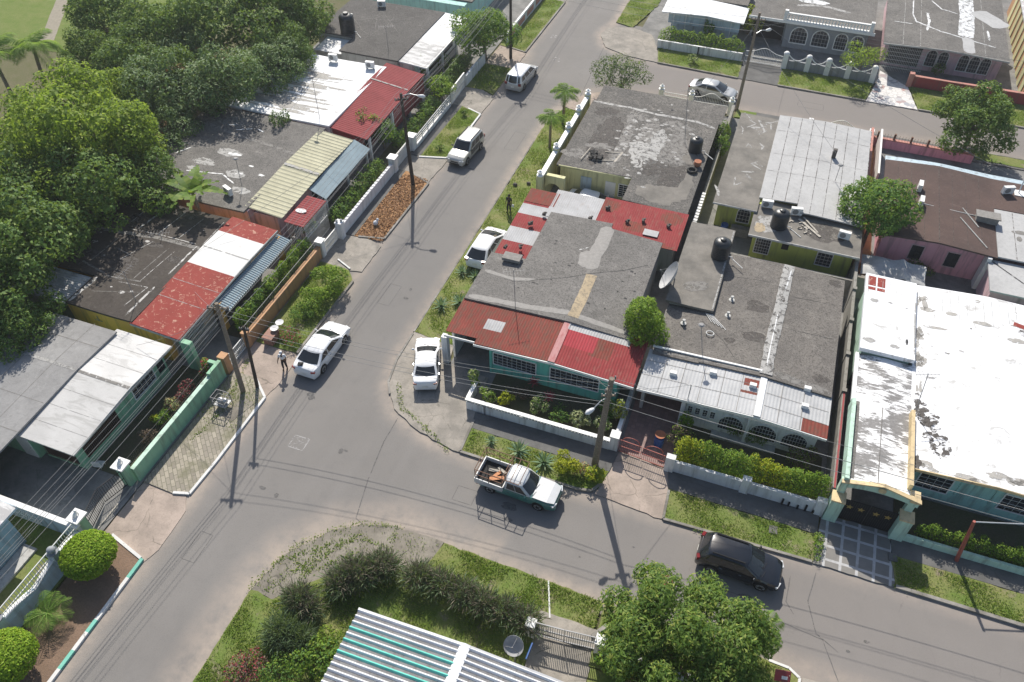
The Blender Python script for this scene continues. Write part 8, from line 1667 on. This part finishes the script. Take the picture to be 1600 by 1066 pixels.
# --- shrubs of many kinds, placed one by one
SH = [  # label, px, py, z, r, h, mat, mat2, seed
 ('large round glossy shrub on the verge below the concrete driveway', 518, 440, .9, 1.25, 1.7, 'leaf_hedge', None), ('glossy shrub leaning against the large round one on the verge', 492, 468, .8, 1.0, 1.4, 'leaf_hedge', None), ('shrub in the deep shade near the terracotta wall', 472, 492, .5, .8, 1.0, 'leaf_mango', None), ('low dark shrub with reddish flowers beside the white basins', 451, 525, .4, .85, .8, 'leaf_mango', 'leaf_red'),
 ('bright yellow croton bush behind the pickup', 883, 728, .6, .72, 1.15, 'leaf_croton', None), ('dull yellow green bush at the foot of the lamp pole', 928, 745, .5, .58, 1.0, 'leaf_croton', 'leaf_hedge'), ('dry straw coloured shrub between the two yellow bushes', 910, 738, .3, .45, .7, 'leaf_dry', 'leaf_pale'),
 ('small pale tree like shrub at the corner of the garden wall', 741, 590, 1.2, .42, 1.7, 'leaf_pale', 'leaf_hedge'), ('leafy shrub rising over the left end of the garden wall', 761, 617, .9, .5, 1.25, 'leaf_hedge', 'leaf_pale'), ('yellow croton behind the garden wall left of the red cordyline', 791, 622, .9, .48, 1.2, 'leaf_croton', None), ('thin purple brown shrub against the turquoise wall', 815, 614, .7, .5, .9, 'leaf_purple', None),
 ('tall pale leaved shrub in the middle of the front garden', 843, 632, .9, .6, 1.5, 'leaf_pale', 'leaf_mango'), ('dark green shrub beside the red cordylines', 873, 647, .8, .62, 1.1, 'leaf_mango', None), ('cream variegated shrub over the garden wall', 907, 655, .9, .55, 1.2, 'leaf_pale', None), ('loose variegated shrub behind the lamp pole', 945, 660, .9, .6, 1.2, 'leaf_pale', 'leaf_mango'), ('tall yellow leaved shrub at the end of the front garden', 966, 637, 1.4, .5, 2.2, 'leaf_pale', 'leaf_croton'), ('dark green shrub behind the lamp pole', 950, 640, 1.0, .6, 1.7, 'leaf_mango', None),
 ('round purple brown shrub at the left end of the long hedge', 1060, 683, 1.1, .72, 1.7, 'leaf_purple', 'leaf_hedge'), ('bright green big leaved shrub above the purple one', 1070, 660, 1.4, .42, 1.9, 'leaf_hedge', None), ('dark shrub below the first arched window', 1143, 660, .9, .7, 1.3, 'leaf_wood', None), ('dark shrub below the middle arched window', 1185, 672, .9, .75, 1.4, 'leaf_wood', None), ('dark palm like shrub below the last arched window', 1248, 684, .9, .6, 1.4, 'leaf_wood', None), ('loose olive shrub behind the right end of the long hedge', 1258, 716, 1.1, .85, 1.7, 'leaf_purple', 'leaf_hedge'),
 ('purple brown shrub row in the green house garden', 295, 602, .6, .5, 1.0, 'leaf_purple', 'leaf_red'), ('second purple shrub in the green house garden', 286, 617, .6, .42, .9, 'leaf_purple', 'leaf_red'), ('dry yellowish shrub in the middle of the green house garden', 268, 634, .5, .5, .9, 'leaf_pale', 'leaf_dry'), ('small yellow croton in the green house garden', 243, 657, .4, .28, .8, 'leaf_croton', None), ('green shrub beside the small yellow croton', 256, 655, .5, .5, .9, 'leaf_hedge', 'leaf_mango'), ('thin dry shrub at the near end of the green house garden', 232, 684, .4, .5, .7, 'leaf_purple', None), ('leafy shrub at the top of the green front wall', 322, 572, .8, .45, 1.2, 'leaf_hedge', 'leaf_red'),
 ('small tree growing against the red porch', 421, 327, 1.4, .7, 2.4, 'leaf_mango', 'leaf_hedge'), ('leafy shrub in front of the red porch', 480, 350, 1.0, .75, 1.6, 'leaf_hedge', None), ('round bush on the maroon roofed house front lawn', 685, 140, 1.2, 1.5, 2.3, 'leaf_hedge', None), ('feathery bush at the corner of the maroon roof', 652, 102, 1.6, .9, 2.6, 'leaf_light', None), ('tall garden shrub nearest the white sheet metal gate', 575, 195, 2.0, 1.2, 3.2, 'leaf_mango', 'leaf_light'), ('garden shrub behind the tall pole', 600, 212, 1.4, 1.1, 2.6, 'leaf_mango', None), ('small shrub growing out of the wall top at the white coated roof', 435, 178, 3.9, .85, 4.4, 'leaf_blue', None),
 ('tiny dark shrub on the mown verge farther from the road', 725, 178, .3, .3, .6, 'leaf_wood', None), ('tiny dark shrub on the mown verge by the silver wagon', 688, 232, .3, .35, .6, 'leaf_wood', None), ('grey green round shrub on the upper verge', 1084, 94, .4, .6, .9, 'leaf_pale', 'leaf_blue'), ('cone shaped shrub standing in the upper clipped hedge', 1105, 50, 1.2, .6, 2.3, 'leaf_mango', None), ('yellow green shrub by the upper lamp pole', 1172, 32, 1.6, 1.3, 2.8, 'leaf_croton', 'leaf_light'), ('trailing shrub on the boundary wall of the yellow house', 1122, 205, 1.9, .9, 2.8, 'leaf_mango', 'leaf_light'), ('trailing shrub lower down on the boundary wall of the yellow house', 1128, 228, 1.7, .7, 2.4, 'leaf_mango', None),
 ('dark bush in front of the pink house porch', 1450, 90, 1.0, .9, 1.9, 'leaf_wood', None), ('small dark bush by the pink house arched windows', 1467, 108, .8, .6, 1.2, 'leaf_wood', None), ('purple flowering shrub under the dark glossy tree', 1333, 345, 2.2, .7, 3.0, 'leaf_purple', 'leaf_mango'), ('dark shrub below the pink wall', 1437, 420, .5, .9, .8, 'leaf_wood', None), ('dark bush at the corner of the scalloped wall yard', 700, 98, 1.0, 1.0, 1.6, 'leaf_mango', None),
 ('green bush at the bottom edge between the feathery shrubs and the striped roof', 500, 1040, .5, 1.2, 1.3, 'leaf_hedge', 'leaf_mango'), ('reddish low bush near the bottom edge', 385, 1045, .4, .9, .9, 'leaf_purple', 'leaf_red'), ('light green bush close to the striped roof', 515, 1000, .5, .7, .9, 'leaf_light', None), ('leafy bush by the gate post under the big mango', 962, 1035, .7, .9, 1.4, 'leaf_hedge', 'leaf_mango'), ('mixed green bush at the bottom beside the reddish one', 440, 1060, .5, 1.0, 1.2, 'leaf_mango', 'leaf_hedge')]
for i, (lb, px, py, z, r, hh, mt, m2_) in enumerate(SH):
    far = py < 260; lf = (.2, .11) if far else ((.16, .09) if mt in ('leaf_pale', 'leaf_hedge', 'leaf_croton') else (.13, .065)); put(make_bush('shrub', lb, 'shrub', r, hh, mt, lf, 34 if far else 75, 9, 100 + i, None, 1.0, m2_, .35), px, py, z, .1)
for lb, px, py, z, s in (('red cordyline standing against the turquoise wall', 834, 598, .9, 55), ('red cordyline in the middle of the front garden', 858, 622, 1.2, 56)):
    o = thing('cordyline', lb, 'plant', (0, 0, 0), 'red cordylines in the front garden'); r_ = make_rosette('leaves', None, .55, 26, 'leaf_red', s, None, 'x', .04); r_.parent = o; r_.location = (0, 0, z - .2); del r_['category']; t = MB(); t.tube([(0, 0, 0), (0, 0, z)], .03, 6); t.build('stem', 'bark', o); x, y = P(px, py, z); place(o, (x, y, .1))
ag = make_rosette('agave', 'big spiky agave behind the bed of the pickup', .85, 34, 'leaf_agave', 61, 'agaves on the verges'); place(ag, (-9.45, 27.0, .1))
for lb, x, y, rz, s in (('spiky agave between the big one and the yellow croton bush', -7.75, 26.75, 1.0, .98), ('small spiky agave above the load frame of the pickup', -11.3, 27.15, 2.0, .6), ('spiky agave nearest the road on the main street verge', -19.0, 37.1, 3.0, .95), ('spiky agave on the verge against the gravel roofed house', -17.9, 37.9, 4.0, .95), ('spiky agave just behind the tail of the white people carrier', -19.0, 41.0, .5, .8), ('spiky agave half hidden by the roof edge behind the white people carrier', -17.9, 40.9, 2.5, .75)):
    c = ag.copy(); COL.objects.link(c); place(c, (x, y, .1), rz, lb, None, s)
# --- feathery shrubs round the striped roof
def Q3(px, py, z): x, y = P(px, py, z); return (x, y, z)
FK = 1
feather_bush('feathery_shrub', 'large feathery dark shrub at the top of the corner lawn', [(Q3(560, 898, .7), (1.2, .9, .75)), (Q3(600, 886, .7), (1.0, .8, .75)), (Q3(532, 912, .6), (.9, .8, .65))], 5, 2600, .42)
feather_bush('feathery_shrub', 'brownish feathery shrub nearest the broken corner paving', [(Q3(468, 938, .6), (.95, .85, .7)), (Q3(485, 955, .5), (.7, .7, .6))], 6, 2300, .42)
feather_bush('feathery_shrub', 'long feathery hedge running beside the lower street lawn', [(Q3(px, py, .7), (.95, .8, .75)) for px, py in ((655, 903), (690, 915), (725, 930), (755, 945), (790, 958), (820, 972))], 7, 2300, .42)
feather_bush('feathery_shrub', 'dull green feathery shrub left of the striped roof', [(Q3(440, 990, .6), (1.0, 1.0, .75)), (Q3(470, 1000, .5), (.8, .8, .6))], 8, 2400, .4, tips=False)
# ---------------------------------------------------------------- poles, wires, roof fittings, street things
def pole(label, base, top, r=.15, mat='wood', arms=(), name='utility_pole', lamp=None):
    o = thing(name, label, 'utility pole', (*base, 0), 'utility poles along the streets'); m = MB(); b = Vector((*base, -.1)); t = Vector(top)
    m.tube([tuple(b + (t - b) * i / 6) for i in range(7)], [r * (1.15 - .4 * i / 6) for i in range(7)], 10); m.build('shaft', mat, o, 50)
    for z, a, L in arms:
        c = b + (t - b) * (z / t.z); d = Vector((math.cos(a), math.sin(a), 0)); am = MB(); am.bar(tuple(c - d * L / 2), tuple(c + d * L / 2), .09, .11); ar = am.build('crossarm', mat, o)
        for q in (-.45, -.2, .2, .45): p = c + d * L * q; im = MB(); im.lathe([(.02, .05), (.05, .09), (.05, .15), (.03, .19)], p.x, p.y, p.z, 8); im.build('insulator', 'iron_grey', ar)

    if lamp:
        z, end = lamp; c = b + (t - b) * (z / t.z); e = Vector(end); lm = MB(); lm.tube([tuple(c), tuple(c + (e - c) * .5 + Vector((0, 0, .18))), tuple(e)], .035, 6); la = lm.build('lamp_arm', 'galv', o); d = (e - c).normalized(); d.z = 0
        h_ = MB(); h_.tube([tuple(e - d * .12), tuple(e + d * .05), tuple(e + d * .35), tuple(e + d * .52)], [.06, .12, .15, .05], 10); h_.build('lamp_head', 'lampw', la, 60)
    return o, t
A_, At = pole('weathered grey wooden pole on the paved sidewalk in front of the green house', (-28.0, 25.4), (-27.65, 25.56, 8.0), .15, 'wood', ((7.6, .3, 1.3),))
B_, Bt = pole('dark slimmer pole leaning beside the weathered grey pole', (-27.35, 26.05), (-26.84, 26.16, 5.8), .11, 'wood_dark', ((5.5, .2, .6),))
P2, P2t = pole('tall dark pole with a lamp standing in the leaf covered bed', (-27.3, 50.1), (-27.8, 50.6, 8.2), .15, 'wood_dark', ((7.7, .5, 1.1),), lamp=(8.0, (-26.3, 50.75, 8.2)))
PT, PTt = pole('dark pole cut by the top edge beside the upper verge of the main street', P(798, 92), (*P(798, 92), 9.0), .14, 'wood_dark', ((8.4, .2, 1.2),))
x, y = P(926, 640, 6.2); P1, P1t = pole('weathered pole with a street lamp in front of the garden wall', (-4.85, 27.76), (-4.55, 27.85, 8.0), .19, 'wood', ((7.5, 1.35, 1.2), (6.6, .4, .8)), lamp=(6.5, (x, y, 6.2)))
x, y = P(1184, 38, 7.4); TR, TRt = pole('tall pole with a white lamp at the upper street corner', (-3.4, 71.9), (-3.3, 72.5, 9.2), .15, 'wood', ((8.6, .1, 1.3),), lamp=(7.3, (-2.4, 73.3, 7.4)))
RP, RPt = pole('short rusty red post with a thin horizontal arm behind the lower right verge', (15.55, 28.45), (15.0, 28.5, 3.8), .10, 'iron_red')
m = MB(); m.tube([(15.0, 28.5, 3.75), (17.6, 29.3, 3.75), (22, 30.6, 3.75)], .04, 6); m.build('arm', 'galv', RP)
WG_ = 'overhead wires between the poles'; WN = [0]
def wire(label, a, b, sag=.5, r=.014, n=14):
    m = MB(); a = Vector(a); b = Vector(b); pts = []
    for i in range(n + 1): t = i / n; p = a + (b - a) * t; p.z -= 4 * sag * t * (1 - t); pts.append(tuple(p))
    m.tube(pts, r * .85, 5); o = single(m, 'overhead_wire', 'wire', label, 'wire', tuple(a), WG_); return o
def off(t, dx=0, dy=0, dz=0): return (t.x + dx, t.y + dy, t.z + dz)
NEAR = Vector((-29.4, -12, 7.6)); FAR = Vector((-27.5, 110, 8.6)); EAST = Vector((34, 28.4, 7.6))
for i, (dx, dz, sg) in enumerate(((-.55, -.25, .55), (-.2, -.25, .6), (.25, -.25, .5), (.6, -.25, .65), (0, -.9, .5), (0, -1.3, .45), (.05, -1.7, .6))):
    lb = ('outermost upper', 'second upper', 'third upper', 'road side upper', 'top lower', 'middle lower', 'lowest')[i]
    for a, b, nm in ((NEAR, At, 'over the green house'), (At, P2t, 'from the weathered grey pole to the tall dark pole'), (P2t, PTt, 'from the tall dark pole to the pole at the top edge'), (PTt, FAR, 'beyond the pole at the top edge')):
        wire(lb + ' wire ' + nm, off(a, dx, 0, dz), off(b, dx, 0, dz), sg, .015 if i > 3 else .012)
for i, (a, b, dz0, dz1, sg) in enumerate(((At, P1t, -.4, -.5, .7), (At, P1t, -.9, -1.0, .5), (Bt, P1t, -.3, -2.0, .55), (Bt, P1t, -.7, -2.3, .6))):
    wire(('highest', 'second highest', 'third', 'lowest')[i] + ' wire crossing the junction to the lamp pole at the garden wall', off(a, .1, 0, dz0), off(b, 0, 0, dz1), sg, (.012, .013, .015, .015)[i])
for i, (dz0, dz1, dy, sg) in enumerate(((-.45, -.4, .45, .6), (-.45, -.4, -.45, .7), (-1.0, -1.1, 0, .6), (-2.0, -1.9, 0, .7))):
    wire(('rear upper', 'front upper', 'middle', 'lowest')[i] + ' wire running from the lamp pole over the long hedge to the right edge', off(P1t, 0, dy, dz0), off(EAST, 0, dy, dz1), sg, (.012, .012, .014, .017)[i])
for i, (x, y, z, nm) in enumerate(((-.55, 32.3, 4.2, 'to the service mast of the arched house'), (-6.2, 32.2, 2.8, 'to the red roof of the turquoise house'))): wire('service wire from the lamp pole ' + nm, off(P1t, 0, 0, -.8), (x, y, z), .2, .012)
for nm, a, z in (('orange house', (-36.2, 33.5), 3.2), ('cream roofed house', (-33, 46), 2.9), ('maroon roofed house', (-32.2, 57), 2.7), ('long white roofed house', (-32.4, 66), 2.8)): wire('service wire from the tall dark pole to the ' + nm, off(P2t, 0, 0, -.7), (*a, z), .4, .012)
wire('service wire from the weathered grey pole to the green house', off(At, 0, 0, -.8), (-34.5, 24.5, 3.0), .3, .012); wire('service wire from the weathered grey pole to the striped roof', off(At, 0, 0, -.7), (-34, 30, 3.0), .3, .012)
for i, (b, nm) in enumerate((((-27.6, 75.2, 8.3), 'first wire across the top of the main street'), ((-27.6, 75.2, 7.7), 'second wire across the top of the main street'), ((-27.6, 75.2, 7.0), 'third wire across the top of the main street'))): wire(nm, off(TRt, 0, 0, -.5 - .6 * i), b, .5, .016)
for i, (b, nm, sg) in enumerate((((40, 75.5, 8.4), 'upper wire along the upper street', .7), ((40, 75.5, 7.6), 'lower wire along the upper street', .7), ((5.5, 60.5, 4.2), 'wire from the leaning pole to the silver roof', .4), ((19, 62, 4.0), 'wire from the leaning pole to the brown felt roof', .5), ((-7.5, 64.1, 3.2), 'wire from the leaning pole to the yellow house roof', .3), ((-1.0, 86.2, 3.2), 'wire from the leaning pole to the balustraded roof', .3))): wire(nm, off(TRt, 0, 0, -.6 - .25 * (i % 3)), b, sg, .014)
# ---- roof fittings
make_antenna('tall thin television antenna on the front corner of the gravel roof of the turquoise house', (-12.9, 35.9, 3.25), 3.0, 0, (-.2, .2)); make_antenna('antenna with a round hub near the front of the arched house roof', (-.4, 35.9, 3.15), 2.2, 2, (-.5, .3)); make_antenna('bent television antenna on the worn white carport roof', (12.2, 35.6, 3.25), 2.6, 3, (-.2, .7))
make_antenna('bushy headed antenna near the front of the dark flat roof', (-37.1, 27.8, 3.1), 2.6, 1, (0, .1)); make_antenna('small antenna with a white base in the middle of the dark flat roof', (-39.6, 33.9, 3.1), .6, 0); make_antenna('thin antenna with crossed rods on the patchy grey roof', (-37.7, 41.4, 3.12), 2.4, 2, (0, .2)); make_antenna('wide grid antenna on the white coated roof', (-36.9, 52.2, 3.15), 3.6, 2, (-.3, .5)); make_antenna('thin antenna in the middle of the grey flat roof at the top', (-37.1, 66, 3.1), 2.4, 0)
make_antenna('tall antenna with crossed arms on the yellow house roof', (-6.4, 59.9, 2.95), 4.2, 0, (-.6, 1.0)); make_antenna('branched antenna standing on the silver seamed roof', (5.9, 58.0, 3.25), 1.4, 2)
d = make_antenna('grid shaped antenna lying tilted on the white coated roof', (-42, 59.5, 3.15), 1.1, 1)
make_ac('white air conditioner at the far left corner of the white coated roof', (-44.5, 61.3, 3.2), .1); make_ac('white air conditioner in the middle of the far edge of the white coated roof', (-40.9, 61.9, 3.2), .1); make_ac('white air conditioner with a big fan nearest the maroon roof', (-36.9, 61.8, 3.2), .15); make_ac('white air conditioner behind the black tank on the grey flat roof at the top', (-43.6, 70.2, 3.1), 1.2); make_ac('white air conditioner at the far end of the grey flat roof at the top', (-42, 74.4, 3.1), .3); make_ac('white air conditioner on the patchy grey roof beside the banana plant', (-38.1, 40.2, 3.1), -.4)
make_tank('black water tank on the grey flat roof at the top beside the wood', (-42.6, 68.0, 3.1), .75, 1.9); make_tank('black water tank on the raised rear roof of the arched house', (-1.05, 45.5, 3.44), .62, 1.5)
make_dish('large mesh satellite dish at the left edge of the raised rear roof', (-3.45, 41.3, 2.6), 2.1, R(185), R(28), 1.5); make_dish('grey satellite dish behind the striped roof near the bottom gate', (-5.3, 14.9, .1), 1.0, R(270), R(50), 2.2)
for i, (x, y, nm) in enumerate(((.5, 41.6, 'farther small roof vent left of the pale strip on the arched house'), (.5, 40.0, 'nearer small roof vent left of the pale strip on the arched house'), (-2.1, 38.3, 'small roof vent in the front left of the arched house roof'))): d = MB(); d.lathe([(.2, 0), (.2, .03), (.07, .05), (.06, .25), (.12, .27), (.1, .33)], x, y, 3.15, 12); tag(single(d, 'roof_vent', 'ltgrey', nm, 'roof vent', (x, y, 3.15), smooth=40), group='roof vents on the arched house')
d = MB(); d.tube([(-.3 + .25 * math.cos(a), 37.9 + .2 * math.sin(a), 3.25) for a in [k * .5236 for k in range(13)]], .03, 6); single(d, 'cable_coil', 'bars', 'loop of white cable lying on the arched house roof', 'cable', (-.3, 37.9, 3.2))
d = MB(); 
for i in range(5): d.bar((-.9 + .1 * i, 39.7, 3.2), (-.4 + .25 * i, 39.0 - .1 * i, 3.2), .03)
single(d, 'metal_rods', 'bars', 'bundle of white rods below the corner of the raised rear roof', 'rods', (-.6, 39.4, 3.15))
# ---- street things
x, y = P(348, 630, .4); o = thing('rubbish_cage', 'iron mesh rubbish cage on legs standing on the paved sidewalk', 'rubbish bin', (x, y, .1)); m = MB()
for sx in (-.45, .45):
    for sy in (-.35, .35): m.bar((x + sx, y + sy, .1), (x + sx, y + sy, 1.2), .04)
for z in (.45, .8, 1.2): m.bar((x - .45, y - .35, z), (x + .45, y - .35, z), .03); m.bar((x - .45, y + .35, z), (x + .45, y + .35, z), .03); m.bar((x - .45, y - .35, z), (x - .45, y + .35, z), .03); m.bar((x + .45, y - .35, z), (x + .45, y + .35, z), .03)
for i in range(8): m.bar((x - .45 + .13 * i, y - .35, .45), (x - .45 + .13 * i, y - .35, 1.2), .015); m.bar((x - .45 + .13 * i, y + .35, .45), (x - .45 + .13 * i, y + .35, 1.2), .015)
m.build('frame', 'iron_grey', o); m = MB(); m.ball((x - .1, y, .65), .25, .22, .2, 8); m.ball((x + .2, y + .05, .68), .2, .2, .18, 8); m.box(x - .44, x + .44, y - .34, y + .34, .43, .46); m.build('rubbish', 'galv', o)
m = MB(); x2, y2 = P(372, 640, .1); m.obox((x2, y2, .112), .9, 1.9, .02, -.3); single(m, 'metal_plate', 'mossy', 'mossy concrete cover slab set in the paved sidewalk', 'cover', (x2, y2, .1))
for i, (px, py, nm) in enumerate(((429, 514, 'white basin on the brownish box nearer the road'), (437, 505, 'white basin standing behind the first one'))):
    x, y = P(px, py, .85); d = MB(); d.lathe([(.14, .0), (.27, .14), (.29, .2), (.27, .19), (.02, .12)], x, y, .75, 18); single(d, 'basin', 'acwhite', nm, 'basin', (x, y, .75), 'white basins on the verge', 40)
x, y = P(423, 530, .4); d = MB(); d.box(x - .4, x + .3, y - .3, y + .65, .1, .74); d.box(x - .44, x + .34, y - .34, y + .69, .70, .75); single(d, 'wooden_box', 'brick', 'brownish box carrying the white basins on the verge', 'box', (x, y, .1))
x, y = P(587, 350, .2); d = MB(); d.ball((x, y, .3), .2, .24, .2, 8); d.ball((x + .1, y + .2, .5), .12, .12, .14, 8); d.bar((x, y, .1), (x, y, .5), .1); single(d, 'white_bundle', 'cloth_white', 'small white bundle lying on the leaf covered bed', 'bundle', (x, y, .1), smooth=60)
x, y = P(552, 412, .1); d = MB(); d.bar(P3(528, 405, .12), P3(547, 420, .12), .12, .06); single(d, 'broken_kerb_piece', 'kerb_white', 'loose white piece of kerb on the concrete driveway', 'kerb piece', (x, y, .1))
x, y = P(1222, 1058, .3); o = thing('sign_board', 'small maroon board with a white smudge on the grass at the bottom edge', 'sign', (x, y, .1)); m = MB(); m.obox((x, y, .42), .75, .06, .55, .15, tilt=-.9); m.build('panel', 'redwall', o); m = MB(); m.obox((x + .1, y - .05, .40), .28, .03, .16, .15, tilt=-.9); m.build('mark', 'trim', o); m = MB(); [m.bar((x + s, y + .1, .1), (x + s, y + .1, .5), .05) for s in (-.3, .3)]; m.build('leg', 'timber', o)
gt = thing('driveway_gate', 'rusty white iron double gate beside the striped roof at the bottom', 'gate', (-3.3, 16.75, 0))
for a, b in (((-4.85, 16.6), (-3.35, 16.72)), ((-3.3, 16.73), (-1.75, 16.9))): m = MB(); railing(m, a, b, .1, 1.5, .11, .03); m.bar((*a, .85), (*b, .85), .05, .12); m.build('leaf', 'zinc', gt)
pillar('low white gate pillar under the big mango tree', -1.5, 16.95, .5, 1.25, 'white', over=.04); pillar('low white gate pillar beside the grey satellite dish', -5.05, 16.6, .45, 1.25, 'white', over=.03)
w_ = thing('front_wall', 'low grey front wall running under the big mango tree', 'wall', (1, 17, 0)); wallbox(w_, -1.25, 9, 16.85, 17.05, .8, 'ltgrey', 'masonry')
d = MB(); x, y = P(1020, 0, 0); d.tube([P3(822, 1030, 1.2), P3(832, 1005, 1.2)], .05, 6); single(d, 'blue_pipe', 'bluep', 'bright blue pipe leaning beside the bottom gate', 'pipe', P3(830, 1015, 1.0))
d = MB(); d.bar(P3(857, 908, .11), P3(859, 966, .11), .08, .10); single(d, 'kerb_stone', 'kerb_white', 'thin white edging stone crossing the lower lawn', 'kerb stone', P3(858, 940, .1))
d = MB(); d.bar(P3(925, 995, .25), P3(948, 978, .25), .2, .22); single(d, 'kerb_stone', 'kerb', 'pinkish stone kerb block in front of the bottom gate', 'kerb stone', P3(935, 985, .2))
for i, (px, py, nm, r) in enumerate(((805, 290, 'dark stone on the roadside grass nearest the arch', .22), (826, 288, 'dark stone on the roadside grass next to the yellow wall', .2))): x, y = P(px, py, .1); d = MB(); d.ball((x, y, .2), r, r * .8, r * .7, 8); single(d, 'stone', 'slab_dark', nm, 'stone', (x, y, .1), 'dark stones on the roadside grass', 30)
d = MB(); d.obox((*P(1208, 828, .12), .13), .45, .5, .05, .1); single(d, 'meter_cover', 'walk', 'pale concrete meter cover in the shaded grass left of the tiled driveway', 'cover', (*P(1258, 828, .1), .1)); d = MB(); x, y = P(1395, 871, .12); d.obox((x, y, .13), .45, .5, .05, .1); single(d, 'meter_cover', 'walk', 'pale concrete meter cover in the shaded grass right of the tiled driveway', 'cover', (x, y, .1))
for i, (px, py, hh) in enumerate(((1222, 783, .5), (1232, 787, .35), (1246, 791, .3), (1258, 794, .55), (1270, 799, .35))): x, y = P(px, py, .2); d = MB(); d.bar((x, 28.8, .12), (x, 28.8, .12 + hh), .10); single(d, 'iron_stub', 'iron', 'short dark iron stub standing against the white hedge wall', 'post', (x, 28.8, .1), 'iron stubs along the hedge wall')
d = MB(); bx = P3(778, 293, .7); d.lathe([(.28, 0), (.3, .4), (.28, .8), (.26, .82)], -16.75, 51.2, .1, 14); single(d, 'white_drum', 'acwhite', 'white and blue drum standing at the end of the yellow side wall', 'drum', (-16.75, 51.2, .1), smooth=40)
for rp in (('rubbish_heap', 'dark heap of brushwood behind the yellow house at the upper corner', -13.4, 67.9, 1.9), ('rubbish_heap', 'second dark brushwood heap nearer the white pillared fence', -11.0, 67.9, 1.2)):
    d = MB()
    for i in range(90): a = random.random() * 6.28; rr = random.random() ** .6 * rp[4]; q = (rp[2] + rr * math.cos(a), rp[3] + rr * .55 * math.sin(a), .15 + random.random() * .7 * (1 - rr / rp[4] * .6)); d.bar(q, (q[0] + random.uniform(-.8, .8), q[1] + random.uniform(-.5, .5), q[2] + random.uniform(-.15, .3)), random.uniform(.03, .08))
    single(d, rp[0], 'wood_dark', rp[1], 'brushwood', (rp[2], rp[3], 0))
# ---------------------------------------------------------------- the thin haze of the humid air
hz = MB(); hz.box(-200, 140, -80, 290, -1.2, 42)
ho = hz.build('haze', [], None); ho['kind'] = 'stuff'; ho.data.materials.clear()
hm = bpy.data.materials.new('humid_air'); hm.use_nodes = True; hm.node_tree.nodes.clear()
ho_ = hm.node_tree.nodes.new('ShaderNodeOutputMaterial'); pv = hm.node_tree.nodes.new('ShaderNodeVolumePrincipled')
pv.inputs['Color'].default_value = (0.93, 0.96, 1.0, 1); pv.inputs['Density'].default_value = 0.00035; pv.inputs['Anisotropy'].default_value = 0.35
hm.node_tree.links.new(pv.outputs[0], ho_.inputs['Volume']); ho.data.materials.append(hm)
tag(ho, 'thin pale haze of humid air over the whole neighbourhood')
